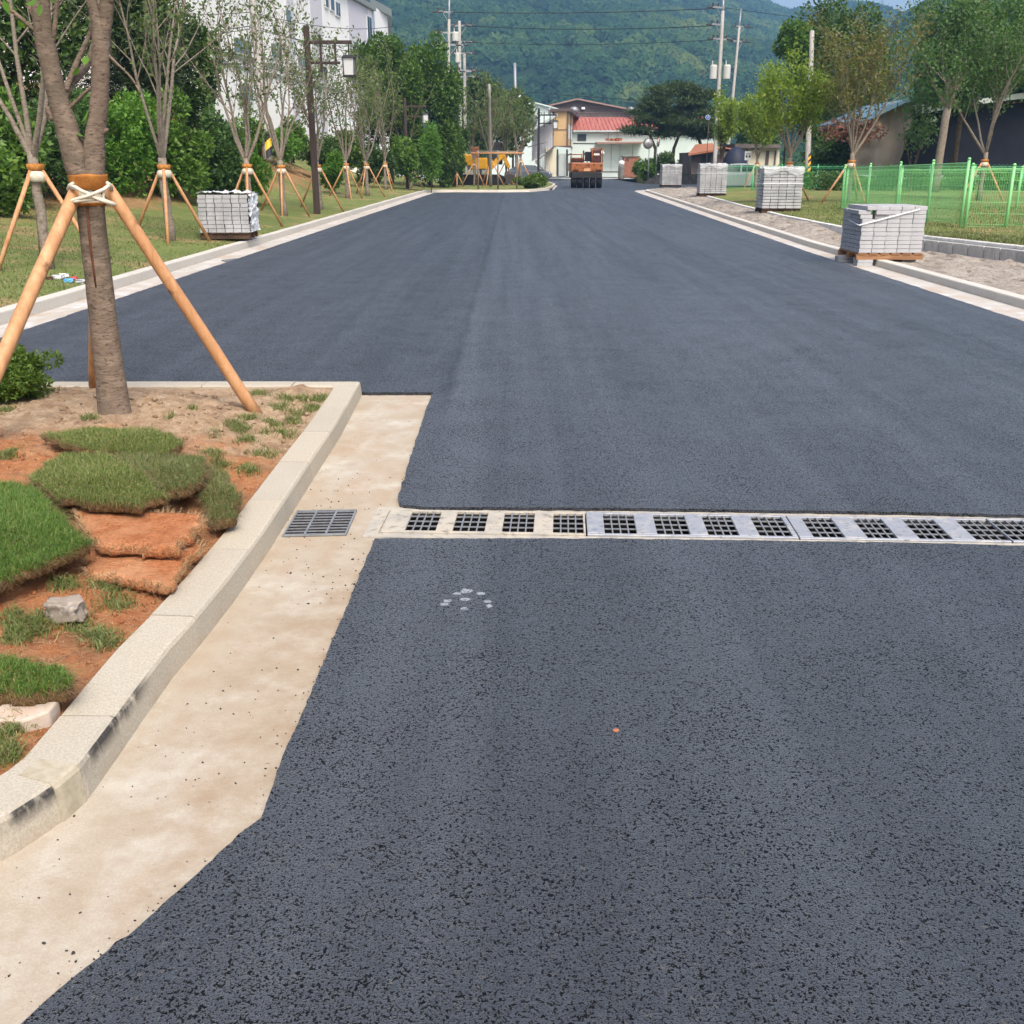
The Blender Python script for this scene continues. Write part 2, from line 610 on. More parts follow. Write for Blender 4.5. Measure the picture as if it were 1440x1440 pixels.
M['insul'] = mat('insulator', (.045, .04, .045), .4, .5)
M['transf'] = mat('transformer_paint', (.50, .50, .46), .5, .4)
M['hazard_y'] = mat('hazard_yellow', (.75, .40, .02), .5, .4)
M['black'] = mat('black_paint', (.02, .02, .02), .6, .3)
M['white_wall'] = mat('white_render', (.88, .87, .84), .8, .25, [(.25, (.83, .825, .80), .4, .65), (3, (.77, .765, .74), .55, .75, (3, 3, .3))], world=True)
M['lav_wall'] = mat('lavender_panel', (.60, .585, .625), .75, .25, [(.5, (.56, .55, .60), .4, .6)], world=True)
M['grey_roof'] = mat('grey_green_roof', (.22, .25, .235), .7, .3)
M['window'] = mat('window_glass', (.045, .06, .07), .12, .6)
M['window_pale'] = mat('pale_window_glass', (.16, .22, .25), .2, .6)
M['frame_white'] = mat('white_frame', (.70, .71, .71), .5, .4)
M['frame_dark'] = mat('dark_frame', (.055, .045, .04), .5, .4)
M['mint'] = mat('mint_panel', (.56, .64, .60), .6, .35, [(.6, (.50, .585, .55), .4, .65), (2, (.44, .50, .46), .6, .75, (4, 4, .4))], world=True)
M['mint2'] = mat('mint_sheet', (.58, .68, .655), .6, .35, [(.5, (.54, .64, .62), .4, .65)], world=True)
M['red_roof'] = mat('red_sheet_roof', (.34, .10, .072), .6, .35, [(1.1, (.42, .17, .125), .45, .65, (4, .5, .5)), (3, (.38, .07, .05), .55, .7)], world=True)
M['brown_wall'] = mat('brown_sheet_wall', (.10, .075, .068), .75, .3, [(.6, (.13, .10, .09), .4, .65)], world=True)
M['brown_roof'] = mat('brown_roof_trim', (.30, .19, .155), .7, .3)
M['beige'] = mat('beige_panel', (.58, .39, .195), .7, .3, [(.8, (.54, .355, .17), .4, .65)], world=True)
M['cream'] = mat('cream_wall', (.66, .615, .46), .8, .25, [(.8, (.60, .56, .42), .4, .65)], world=True)
M['brick'] = mat('brick_red', (.30, .13, .08), .85, .2, [(4, (.22, .095, .06), .4, .65)], world=True)
M['rust'] = mat('rusty_scrap', (.33, .12, .05), .9, .2, [(6, (.18, .07, .035), .4, .65)])
M['roller_orange'] = mat('roller_orange', (.33, .11, .028), .5, .4, [(2.5, (.23, .07, .02), .42, .64), (6, (.05, .022, .012), .52, .66)])
M['roller_red'] = mat('roller_brown_red', (.085, .03, .02), .6, .35, [(6, (.05, .018, .013), .4, .65)])
M['rubber'] = mat('black_rubber', (.014, .014, .016), .8, .3)
M['excav'] = mat('excavator_yellow', (.72, .36, .02), .5, .4, [(3, (.60, .28, .015), .5, .7)])
M['car_grey'] = mat('car_grey_paint', (.10, .115, .14), .3, .6, metal=.3)
M['car_silver'] = mat('car_silver_paint', (.50, .55, .53), .3, .6, metal=.2)
M['car_white'] = mat('car_white_paint', (.72, .73, .72), .3, .6)
M['hub'] = mat('wheel_hub', (.40, .41, .42), .4, .5, metal=.6)
M['headlight'] = mat('headlight_glass', (.62, .64, .66), .15, .6)
M['stone_wall'] = mat('stone_wall_dark', (.14, .13, .115), .9, .2, [(1.8, (.21, .20, .18), .45, .62), (9, (.08, .075, .065), .5, .7)], (6, .6, .05), world=True)
M['tarp_grey'] = mat('grey_brown_tarp', (.205, .175, .15), .75, .25, [(.8, (.24, .21, .18), .4, .65)], (1.5, .5, .1), world=True)
M['net_black'] = mat('black_shade_net', (.012, .014, .022), .85, .15, [(.7, (.018, .02, .03), .4, .65)], world=True)
M['blue_trim'] = mat('blue_sheet_trim', (.10, .19, .27), .55, .35, [(2, (.15, .25, .33), .4, .7)], world=True)
M['pale_sheet'] = mat('pale_roof_sheet', (.45, .50, .49), .6, .3, [(1, (.38, .43, .42), .4, .7)], world=True)
M['orange_tile'] = mat('orange_roof_tile', (.34, .15, .085), .8, .2, [(2, (.36, .14, .075), .4, .7)], world=True)
M['dark_wall'] = mat('dark_house_wall', (.10, .085, .075), .85, .2, [(1, (.15, .13, .115), .4, .65)], world=True)
M['tarp_blue'] = mat('dark_blue_tarp', (.016, .02, .04), .6, .3)
M['sign_white'] = mat('sign_white', (.78, .78, .77), .5, .4)
M['sign_blue'] = mat('sign_blue', (.03, .11, .38), .45, .4)
M['mirror_back'] = mat('mirror_back_orange', (.42, .17, .09), .6, .3)
M['mirror_face'] = mat('mirror_face', (.36, .36, .35), .2, .5, metal=.6)
M['rock'] = mat('rock_grey', (.28, .235, .19), .9, .2, [(9, (.17, .145, .115), .45, .62), (30, (.38, .35, .31), .5, .7)], (25, .7, .01))
M['slab_white'] = mat('white_stone', (.50, .42, .35), .85, .2, [(9, (.48, .33, .24), .45, .65)], (40, .4, .005))
M['sod_soil'] = mat('sod_soil', (.48, .195, .085), .95, .1, [(16, (.35, .125, .05), .42, .66), (90, (.25, .09, .038), .5, .66), (5, (.52, .27, .14), .45, .65)],
                    (75, 1.0, .02), world=True)
M['crumb'] = mat('asphalt_crumb', (.03, .028, .027), .8, .3)
M['dab'] = mat('pale_dab', (.27, .29, .32), .8, .3, [(90, (.10, .115, .14), .42, .62)], world=True)
M['film'] = mat('clear_film', (.80, .82, .83), .22, .6, [(6, (.66, .68, .69), .4, .65)], (7, .9, .05))
M['strap'] = mat('white_plastic_strap', (.70, .71, .71), .4, .45)
M['plastic_blue'] = mat('blue_plastic', (.10, .36, .62), .4, .5)
M['plastic_red'] = mat('red_plastic', (.50, .05, .05), .4, .5)
M['plastic_grey'] = mat('grey_plastic', (.42, .43, .44), .35, .5)
M['plastic_white'] = mat('white_plastic', (.75, .75, .73), .4, .5)
M['chip'] = mat('orange_chip', (.33, .13, .065), .7, .3)
M['plate'] = mat('number_plate', (.55, .30, .16), .6, .3)

# leaves
M['lf_young'] = leaf_mat('leaf_young_tree', [(.06, .115, .028), (.095, .15, .04), (.13, .18, .055), (.16, .19, .07)])
M['lf_light'] = leaf_mat('leaf_yellow_green', [(.12, .20, .028), (.20, .29, .04), (.28, .36, .055), (.15, .23, .034)], .45)
M['lf_brownish'] = leaf_mat('leaf_brown_green', [(.10, .135, .03), (.15, .17, .045), (.21, .165, .07), (.13, .15, .045)], .4)
M['lf_mid'] = leaf_mat('leaf_mid_green', [(.06, .135, .02), (.095, .19, .028), (.15, .25, .04), (.07, .15, .023)])
M['lf_dark'] = leaf_mat('leaf_dark_green', [(.032, .072, .015), (.055, .108, .021), (.09, .155, .031), (.04, .085, .018)], .28)
M['lf_pine'] = leaf_mat('leaf_pine', [(.032, .06, .02), (.05, .085, .026), (.072, .11, .034), (.038, .066, .022)], .2)
M['lf_bright'] = leaf_mat('leaf_bright_green', [(.075, .19, .025), (.115, .25, .032), (.15, .29, .04), (.09, .21, .03)], .4)
M['lf_feather'] = leaf_mat('leaf_feathery', [(.055, .12, .035), (.08, .16, .045), (.11, .19, .055), (.065, .135, .04)], .38)
M['lf_dead'] = leaf_mat('leaf_dry_red', [(.16, .06, .045), (.22, .09, .06), (.13, .07, .045)], .3)
M['lf_box'] = leaf_mat('leaf_boxwood', [(.05, .10, .014), (.085, .15, .02), (.13, .20, .03), (.06, .115, .016)], .35)
M['grass'] = leaf_mat('grass_blade', [(.10, .165, .035), (.15, .215, .05), (.23, .26, .085), (.31, .28, .13)], .35)
M['grass_dull'] = leaf_mat('grass_blade_dull', [(.12, .165, .05), (.16, .205, .065), (.25, .225, .11), (.13, .18, .055)], .35)
M['grass_bright'] = leaf_mat('grass_blade_bright', [(.075, .165, .026), (.11, .215, .036), (.16, .25, .055), (.22, .25, .085)], .38)
M['weed'] = leaf_mat('weed_blade', [(.10, .16, .04), (.16, .215, .06), (.30, .27, .13), (.12, .18, .045)], .35)
M['sod_turf'] = mat('sod_turf_soil', (.17, .105, .05), .95, .1, [(30, (.11, .075, .032), .42, .64), (6, (.24, .135, .065), .5, .68)], (75, 1.0, .015), world=True)
M['root'] = leaf_mat('dead_root', [(.12, .075, .04), (.22, .14, .075), (.30, .21, .12), (.16, .10, .05)], .15)
M['straw'] = leaf_mat('straw', [(.48, .33, .18), (.40, .25, .13), (.54, .40, .24)], .2)


# ------------------------------------------------------------------ setting: sheets, roads, kerbs
def resample(pts, step, jit=0.0, seed=1):
    r = random.Random(seed)
    out = []
    for a, b in zip(pts[:-1], pts[1:]):
        a, b = Vector(a), Vector(b)
        n = max(1, int((b - a).length / step))
        for i in range(n):
            p = a.lerp(b, i / n)
            if jit and i > 0:
                p = p + Vector((r.gauss(0, jit), r.gauss(0, jit)))
            out.append(p)
    out.append(Vector(pts[-1]))
    return out


def g2(px, py, z=0.0):
    p = G(px, py, z)
    return (p.x, p.y)


def slab(name, pts, z0, z1, material):
    mb = MB()
    mb.prism([(p[0], p[1]) for p in pts], z0, z1)
    return mb


def sheet_grid(us, vs, fn):
    """grid of points fn(u,v) -> xyz ; returns verts, quads"""
    v = [fn(u, w) for u in us for w in vs]
    nu, nv = len(us), len(vs)
    i, j = np.meshgrid(np.arange(nu - 1), np.arange(nv - 1), indexing='ij')
    a = (i * nv + j).ravel()
    f = np.stack([a, a + nv, a + nv + 1, a + 1], 1)
    return v, f


def interp(x, xs, ys):
    return float(np.interp(x, xs, ys))


# ground sheet far below the kerbs, out to the horizon
gm = MB()
gm.add([(-3000, -300, -.32), (3000, -300, -.32), (3000, 3500, -.32), (-3000, 3500, -.32)], [(0, 1, 2, 3)])
tag(gm.build('ground', M['dirt']), 'earth ground stretching to the hills', 'ground', kind='structure')

# --- asphalt (two pieces, parted by the drain)
ZA = .022
A_near = [g2(527, 757, ZA), g2(497, 830, ZA), g2(463, 910, ZA), g2(447, 950, ZA), g2(420, 1015, ZA), g2(400, 1057, ZA), g2(378, 1120, ZA), g2(367, 1150, ZA),
          g2(343, 1167, ZA), g2(217, 1283, ZA), g2(80, 1393, ZA), g2(43, 1427, ZA), g2(-80, 1540, ZA)]
right_near = [g2(897, 271.5), g2(1040, 322), g2(1140, 357), g2(1440, 455)]
rx0 = right_near[-1][0] + .05
drain_back = [g2(560, 699, ZA), g2(561, 705, ZA), g2(567, 710, ZA), g2(600, 713, ZA), g2(860, 714, ZA), g2(1280, 720, ZA), g2(1440, 724, ZA)]
drain_front = [g2(527, 757, ZA), g2(860, 757, ZA), g2(1280, 763, ZA), g2(1440, 767, ZA)]


def along(a, b, x):
    t = (x - a[0]) / (b[0] - a[0])
    return (x, a[1] + t * (b[1] - a[1]))


db_end = along(drain_back[-2], drain_back[-1], rx0 - .02)
df_end = along(drain_front[-2], drain_front[-1], rx0 - .02)
near_poly = resample(A_near, .022, .0017, 3)
near_poly += [Vector((-.95, .2)), Vector((rx0, .2)), Vector(df_end)]
near_poly += resample(drain_front[::-1], .03, .0022, 5)[:-1]
road = MB()
road.prism(near_poly, -.02, ZA)
kl_path_px = [(602, 275), (590, 279), (20, 472)]
far_poly = resample(drain_back, .03, .0025, 8)
far_poly += [Vector(db_end), Vector((rx0, 8.0))]
far_poly += resample(right_near[::-1], .06, .006, 9)
far_poly += [Vector((7.2, 63.5)), Vector((8.4, 66.6)), Vector((10, 67.6)), Vector((45, 68.5)), Vector((45, 82.6)), Vector((12, 82.6)),
             Vector((10.6, 86)), Vector((10.4, 113)), Vector((1.5, 115)), Vector((2.0, 96))]
far_poly += [Vector(g2(771, 257.5)), Vector(g2(785, 261)), Vector(g2(778, 267.6)), Vector(g2(745, 270.7))]
far_poly += [Vector(g2(700, 271.2)), Vector(g2(640, 270.9)), Vector(g2(612, 271.6)), Vector(g2(602, 274.5))]
le = [g2(602, 274.5), g2(20, 472)]
lx = le[-1]
dirl = (Vector(le[-1]) - Vector(le[0])).normalized()
lfar = Vector(lx) + dirl * ((lx[1] + 3) / -dirl.y)
far_poly += resample(le, .08, .006, 12)[1:] + [lfar, Vector((-4.05, -3.0)), Vector((-4.05, 6.68))]
bk = [g2(-250, 557, 0), g2(509, 557, 0)]
yb = G(509, 556, 0).y + .01
far_poly += [Vector((-4.05, yb)), Vector((G(509, 556).x, yb))]
far_poly += resample([g2(509, 556), g2(609, 556), g2(600, 578), g2(580, 640), g2(560, 699, ZA)], .03, .003, 14)[:-1]
road.prism(far_poly, -.02, ZA)
road_o = road.build('road', M['asphalt'])
tag(road_o, 'freshly laid dark asphalt road running to the far buildings', 'road', kind='structure')


# --- kerbs
def offset_path(pts, d):
    out = []
    n = len(pts)
    for i in range(n):
        a = pts[max(i - 1, 0)]
        b = pts[i]
        c = pts[min(i + 1, n - 1)]
        d1 = (b - a) if i > 0 else (c - b)
        d2 = (c - b) if i < n - 1 else (b - a)
        d1, d2 = d1.normalized(), d2.normalized()
        n1, n2 = Vector((d1.y, -d1.x)), Vector((d2.y, -d2.x))
        m = (n1 + n2)
        m = m.normalized() if m.length > 1e-6 else n1
        k = 1 / max(.45, m.dot(n1))
        out.append(b + m * d * k)
    return out


def kerb(path, h, w, stone, z0=-.1, gap=.005):
    """path: outer foot line, body on the right of travel"""
    P = [Vector(p) for p in path]
    # stations: walk the path
    segs = []
    L = 0
    for a, b in zip(P[:-1], P[1:]):
        segs.append((L, (b - a).length, a, b))
        L += (b - a).length

    def at(s):
        for s0, l, a, b in segs:
            if s <= s0 + l + 1e-9:
                return a.lerp(b, max(0, min(1, (s - s0) / l)))
        return segs[-1][3]
    mb = MB()
    corners = [sg[0] for sg in segs[1:]]
    s = 0.0
    r = random.Random(int(L * 100))
    while s < L - .05:
        e = min(s + stone * r.uniform(.97, 1.03), L)
        st = [s + gap / 2] + [c for c in corners if s + gap < c < e - gap] + [e - gap / 2]
        pts = [at(q) for q in st]
        off = {}
        dz = r.uniform(-.002, .002)
        prof = [(0, z0), (0, .0), (.008, h - .014), (.014, h - .004), (.024, h), (w - .008, h), (w, h - .008), (w, z0)]
        # normals from the whole path so neighbouring stones agree
        rings = []
        for q, p in zip(st, pts):
            t1 = (at(min(q + .02, L)) - at(max(q - .02, 0))).normalized()
            nn = Vector((t1.y, -t1.x))
            da = (at(q) - at(max(q - .02, 0)))
            k = 1.0
            if da.length > 1e-6:
                k = 1 / max(.5, abs(Vector((da.normalized().y, -da.normalized().x)).dot(nn)))
            rings.append([(p.x + nn.x * o * k, p.y + nn.y * o * k, z + (dz if z > 0 else 0)) for o, z in prof])
        n = len(prof)
        vs = [v for rg in rings for v in rg]
        fs = []
        for i in range(len(rings) - 1):
            for k in range(n - 1):
                a = i * n + k
                fs.append((a, a + n, a + n + 1, a + 1))
            a = i * n + n - 1
            fs.append((a, a + n, i * n + n, i * n))
        fs.append(tuple(range(n)))
        e2 = (len(rings) - 1) * n
        fs.append(tuple(e2 + k for k in reversed(range(n))))
        mb.add(vs, fs)
        s = e
    return mb


KH = .10
kb_pts = [(-4.05, -1.0), (-4.05, yb), (G(509, 556).x, yb), g2(493, 587), g2(477, 617), g2(440, 675), g2(404, 733), g2(377, 777), g2(330, 845), g2(285, 903), g2(243, 953),
          g2(205, 1007), g2(167, 1063), g2(127, 1120), g2(95, 1150), g2(67, 1170), g2(30, 1195), g2(0, 1213), g2(-150, 1300)]
kerb_near = [Vector(p) for p in kb_pts]
kb_i = offset_path(kerb_near, .165)
tag(kerb(kb_pts, KH, .165, .62).build('kerb', M['kerb'], recalc=True), 'cream granite kerb round the planter with a black tyre scuff', 'kerb', kind='structure')

kl_pts = [g2(760, 255.5), g2(770, 257), g2(781, 260.5), g2(779, 263.5), g2(770, 267), g2(745, 269.8), g2(700, 270.3), g2(640, 270), g2(603, 270.3), g2(592, 272.5), g2(0, 458)]
dl = (Vector(kl_pts[-1]) - Vector(kl_pts[-2])).normalized()
kl_pts.append(tuple(Vector(kl_pts[-1]) + dl * ((kl_pts[-1][1] + 3) / -dl.y)))
tag(kerb(kl_pts, .125, .16, 1.0).build('kerb', M['kerb_pale'], recalc=True), 'long pale kerb along the lawn with the staked trees', 'kerb', kind='structure')
kr_pts = [(5.62, -2.0), g2(1440, 434.6), g2(1140, 348), g2(1023, 309), g2(907, 269.5), (7.9, 63.2), (8.8, 65.6), (10.2, 66.4), (30, 67.2)]
tag(kerb(kr_pts, KH, .17, 1.0).build('kerb', M['kerb_pale'], recalc=True), 'white kerb along the sand strip with the block pallets', 'kerb', kind='structure')

# --- concrete gutters
gut = MB()
inner = offset_path(kerb_near[2:], .05)
outer = [g2(609 + 8, 556), g2(606, 578), g2(586, 640), g2(566, 700), g2(552, 745), g2(536, 757), g2(505, 830), g2(472, 910), g2(455, 950), g2(408, 1057), g2(375, 1155), g2(350, 1180),
         g2(225, 1295), g2(90, 1403), g2(-70, 1560)]
q = [Vector(p) for p in outer]
gpoly = [Vector((inner[0].x, yb - .003))] + inner[1:] + q[::-1]
gpoly[-1] = Vector((q[0].x, yb - .003))
gut.prism(gpoly, -.12, 0)
tag(gut.build('gutter', M['gutter'], recalc=True), 'stained beige concrete gutter beside the planter kerb', 'gutter', kind='structure')
gut = MB()
# left gutter
li = offset_path([Vector(p) for p in kl_pts], .05)
lo = offset_path([Vector(p) for p in kl_pts], -.34)
for i in range(len(li) - 1):
    pass
lo2 = [Vector(g2(760, 258)), Vector(g2(772, 259.5)), Vector(g2(787, 261.5)), Vector(g2(784, 265)), Vector(g2(776, 268.6)), Vector(g2(745, 271.2)), Vector(g2(700, 271.6)), Vector(g2(640, 271.4)),
       Vector(g2(614, 272.2)), Vector(g2(602 + 6, 275)), Vector(g2(26, 472))]
lo2.append(lfar + Vector((.06, 0)))
gut.prism(li + lo2[::-1], -.12, 0)
# right gutter
ri = offset_path([Vector(p) for p in kr_pts], .05)
ro = [Vector((rx0 - .06, -2.0)), Vector(g2(1434, 455)), Vector(g2(1134, 357)), Vector(g2(1017, 313.5)), Vector(g2(893, 271.5)), Vector((7.1, 63.7)), Vector((8.3, 66.8)), Vector((10, 67.8)), Vector((30, 68.6))]
gut.prism(ri + ro[::-1], -.12, 0)
tag(gut.build('gutter', M['gutter_pale'], recalc=True), 'pale concrete gutter strips along both sides of the road', 'gutter', kind='structure')

# mortar plug between two kerb stones at the bend
mpath = offset_path([Vector(g2(122, 1125)), Vector(g2(108, 1138)), Vector(g2(95, 1150)), Vector(g2(86, 1156.5))], -.0035)
tag(kerb([tuple(v) for v in mpath], KH + .0035, .13, 2.0).build('kerb_infill', M['grout'], recalc=True), 'yellowish mortar wedge between two kerb stones at the bend', 'mortar', kind='structure')

# --- lawns
ky = sorted([(p[1], p[0]) for p in kl_pts[8:]])
KLY = [a for a, b in ky]
KLX = [b for a, b in ky]


def kx_left(y):
    return interp(y, KLY, KLX) - .155


def zl(d, y=0.0):
    k = max(0.0, min(1.0, (y - 24) / 6)) * max(0.0, min(1.0, (60 - y) / 6))
    return .092 + .10 * min(d, 6) + .38 * max(0, min(d - 6.2, 5.5)) + k * .36 * max(0, min(d - 3.6, 4.0))


def nz(x, y, s, amp, seed=0.0):
    return mnoise.noise(Vector((x * s, y * s, seed))) * amp


def terr_left(x, y):
    d = max(0.0, -5.0 - x)
    k = min(1, d / .8)
    return zl(d, y) + k * (nz(x, y, .6, .05) + nz(x, y, 2.5, .018))


def xk_l(y):
    return kx_left(y)


def sinv(p, f=terr_left):
    """photo pixel -> point on terrain"""
    z = .1
    for _ in range(30):
        g = G(p[0], p[1], min(z, 1.38))
        z = .5 * z + .5 * f(g.x, g.y)
    return Vector((g.x, g.y, f(g.x, g.y)))


ysL = list(np.arange(-3, 57.0, .3)) + [57.3]
dsL = np.concatenate([np.arange(0, 8, .25), np.arange(8, 32, 1.0)])
v1, f1 = sheet_grid(ysL, dsL, lambda y, d: (xk_l(y) - d, y, terr_left(xk_l(y) - d, y) if d > 0 else .105))
front = offset_path([Vector(p) for p in kl_pts], .155)
fx = [front[i].x for i in range(9, 3, -1)]
fy = [front[i].y for i in range(9, 3, -1)]
tipx = [(58.0, 1.0)]


def xr_isl(y):
    ys = [p.y for p in front[1:6]][::-1]
    xs = [p.x for p in front[1:6]][::-1]
    return interp(y, ys, xs)


us2 = list(np.linspace(0, 1, 44))


def isl_pt(u, t):
    x0 = .9 * (1 - t) - 32 * t
    yf = interp(x0, [-5.15, -4.88, -3.26, -.82, .9], [57.3, 60.9, 61.41, 60.94, 61.68])
    y = yf + (92 - yf) * u * u
    x = xr_isl(y) * (1 - t) - 32 * t if u > 0 else x0
    return x, y, terr_left(x, y) if t > 0 and u > 0 else .105


v2, f2 = sheet_grid(us2, np.linspace(0, 1, 120), isl_pt)
allv = np.array(list(v1) + list(v2))
allf = np.concatenate([f1, f2 + len(v1)])
lw = mesh_np('lawn', allv, allf[:, ::-1], M['lawn'], smooth=True)
tag(lw, 'patchy grass lawn rising to the planted bank', 'lawn', kind='structure')

# right side: sand bed, edging, lawn
EDG = [(8.55, -2.0), g2(1440, 346, .25), g2(1298, 331, .25), g2(1184, 319, .25), g2(1100, 302.5, .25), g2(1040, 288, .25), g2(985, 273, .25), (11.5, 63.0), (30, 64.5)]
EY = [p[1] for p in EDG[:-1]]
EX = [p[0] for p in EDG[:-1]]
RY = [p[1] for p in kr_pts[:6]]
RX = [p[0] for p in kr_pts[:6]]


def xk_r(y):
    return interp(y, RY, RX) + .16


def xe_r(y):
    return interp(y, EY, EX)


def terr_right(x, y):
    e = xe_r(y)
    if x < e:
        k = xk_r(y)
        t = max(0, min(1, (x - k) / (e - k)))
        b = min(1, min(t, 1 - t) * 6)
        dig = .10 * max(0, min(1, (24 - y) / 4)) * max(0, min(1, t * 3))
        return .075 - dig + .13 * t * max(0, min(1, (y - 20) / 4)) + b * (abs(nz(x, y, 1.3, .13)) + nz(x, y, 4.3, .06) + nz(x, y, 11, .03))
    d = x - e
    return .225 + min(.14, d * .035) + min(1, d) * nz(x, y, .8, .03)


ysR = list(np.arange(-2, 63, .14))
v1, f1 = sheet_grid(ysR, np.linspace(0, 1, 22), lambda y, t: (xk_r(y) * (1 - t) + xe_r(y) * t, y, terr_right(xk_r(y) * (1 - t) + (xe_r(y) - .01) * t, y)))
sd = mesh_np('sand_bed', v1, f1, M['sand'], smooth=True)
tag(sd, 'strip of loose grey brown sand between kerb and edging', 'sand', kind='structure')
dsR = np.concatenate([np.arange(0, 8, .3), np.arange(8, 60, 2.0)])
v1, f1 = sheet_grid(list(np.arange(-2, 63.1, .4)), dsR, lambda y, d: (xe_r(y) + .1 + d, y, terr_right(xe_r(y) + .1 + d, y) if d > 0 else .21))
lr = mesh_np('lawn', v1, f1, M['lawn'], smooth=True)
tag(lr, 'grass lawn on the far side of the sand strip', 'lawn', kind='structure')
ed = kerb([EDG[i] for i in range(1, len(EDG))], .25, .12, 1.0, z0=-.1)
tag(ed.build('edging', M['edging'], recalc=True), 'narrow concrete edging between the sand and the lawn', 'edging', kind='structure')

# yards behind
yd = MB()
yd.add([(-60, 92, .0), (1.45, 92, .0), (1.45, 160, .0), (-60, 160, .0)], [(0, 1, 2, 3)])
yd.add([(1.45, 114, .03), (70, 112, .03), (70, 160, .03), (1.45, 160, .03)], [(0, 1, 2, 3)])
tag(yd.build('yard', M['apron']), 'pale concrete yard in front of the far buildings', 'yard', kind='structure')

# planter mound
kby = [(p.y, p.x) for p in kb_i[2:]][::-1]
KBY = [a for a, b in kby]
KBX = [b for a, b in kby]


def xk_p(y):
    return interp(y, KBY, KBX) + .006


def terr_pl(x, y):
    d = xk_p(y) - x
    d2 = min(d, (yb - .165 - y))
    t = max(0, min(1, d2 / .8))
    t = t * t * (3 - 2 * t)
    z = .082 + .075 * t
    k = min(1, d2 / .1)
    z += k * (nz(x, y, 1.6, .035, 3) + nz(x, y, 6, .022, 5) + nz(x, y, 17, .014, 8) + abs(nz(x, y, 9, .025, 2)) + (.5 + max(0, min(1, (y - 4.6)))) * nz(x, y, 31, .012, 4))
    return z


vy = np.arange(.9, yb - .16, .022)
vd = np.concatenate([np.arange(0, 2.6, .022), np.arange(2.6, 3.9, .1)])
v1, f1 = sheet_grid(list(vy), list(vd), lambda y, d: (max(xk_p(y) - d, -3.87), y, terr_pl(xk_p(y) - d, y)))
pl = mesh_np('planter_soil', v1, f1[:, ::-1], M['soil'], smooth=True)
tag(pl, 'bare red and tan soil of the planter behind the near kerb', 'soil', kind='structure')
# ------------------------------------------------------------------ trench drain with grated covers
dO = G(540, 731.5, .012)
dE = G(1440, 745.5, .012)
dx = (dE - dO).normalized()
dn = Vector((-dx.y, dx.x, 0))
if dn.y < 0:
    dn = -dn
DANG = math.atan2(dx.y, dx.x)


def s_of(px):
    return (G(px, 731.5 + 14 * (px - 540) / 900, .012) - dO).dot(dx)


HW = .148
ops = [(575, 617), (640, 684), (708, 751), (778, 820), (849, 893), (921, 966), (991, 1033), (1061, 1106), (1135, 1178), (1209, 1250), (1280, 1325), (1357, 1402)]
ops = [(s_of(a), s_of(b)) for a, b in ops]
pitch = (ops[10][0] - ops[0][0]) / 10
covers = [(s_of(543), s_of(823), ops[0:4]), (s_of(825), s_of(1113), ops[4:8]), (s_of(1115), s_of(1403), ops[8:12])]
s0 = s_of(1405)
while s0 < 4.6:
    o = [(s0 + .006, s0 + .145)] + [(s0 + .22 + k * pitch, s0 + .22 + k * pitch + .136) for k in range(3)]
    covers.append((s0, s0 + .90, o))
    s0 += .906
drain_end = s0
lab = ['cream dusty drain cover with square grates beside the gutter end', 'grey drain cover in the middle of the road trench', 'grey drain cover toward the far side with slanting grates',
       'grey drain cover cut by the right edge of the photo']
for ci, (a, b, oo) in enumerate(covers):
    if ci > 3:
        continue
    c = (a + b) / 2
    p = dO + dx * c
    t = thing('drain_cover', lab[ci], 'drain cover', (p.x, p.y, 0), DANG, 'drain covers across the road')
    z1 = .014 + [.0, .001, -.001, .0005][ci]
    mb = MB()
    rim = .020
    for sg in (-1, 1):
        mb.box((0, sg * (HW - rim / 2), z1 - .007), (b - a, rim, .014))
    xs = [a] + [v for o in oo for v in o] + [b]
    for i in range(0, len(xs), 2):
        u, w = xs[i], xs[i + 1]
        if w - u > .004:
            mb.box(((u + w) / 2 - c, 0, z1 - .007 + .0006), (w - u, 2 * (HW - rim), .014))
    mb.build('cover_plate', M['cover'] if ci == 0 else M['cover_grey'], t, bevel=.002, seg=1)
    for u, w in oo:
        g = MB()
        for k in range(1, 4):
            xx = u + (w - u) * k / 4 - c
            xx = min(max(xx, u - c + .004), w - c - .004)
            g.box((xx, 0, z1 - .004), (.006, 2 * (HW - rim), .005))
        for k in range(1, 4):
            yy = -(HW - rim) + 2 * (HW - rim) * k / 4
            g.box(((u + w) / 2 - c, yy, z1 - .0045), (w - u, .007, .005))
        g.build('grate', M['steel_old'], t)
# channel below and its concrete lips
ch = MB()
L = drain_end + .02


def dbox(mb, s0, s1, n0, n1, za, zb):
    p = dO + dx * ((s0 + s1) / 2) + dn * ((n0 + n1) / 2)
    mb.box((p.x, p.y, (za + zb) / 2), (s1 - s0, n1 - n0, zb - za), DANG)


dbox(ch, -.06, L, HW + .002, HW + .05, -.018, .006)
dbox(ch, -.06, L, -HW - .05, -HW - .002, -.018, .006)
dbox(ch, -.06, .0, -HW - .002, HW + .002, -.018, .0055)
dbox(ch, covers[3][1] + .004, L, -HW - .001, HW + .001, -.018, .010)
tag(ch.build('drain_channel', M['cover']), 'concrete lips of the trench drain crossing the road', 'drain channel', kind='structure')
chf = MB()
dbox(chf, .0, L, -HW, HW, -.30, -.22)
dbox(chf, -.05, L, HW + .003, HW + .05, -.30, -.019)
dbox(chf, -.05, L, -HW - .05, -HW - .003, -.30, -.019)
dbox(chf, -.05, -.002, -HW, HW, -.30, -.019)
tag(chf.build('drain_bed', M['pit_shade']), 'trench drain bed and walls coloured black for the shade inside', 'drain bed', kind='structure')  # channel floor and sides painted black so the openings read as shaded

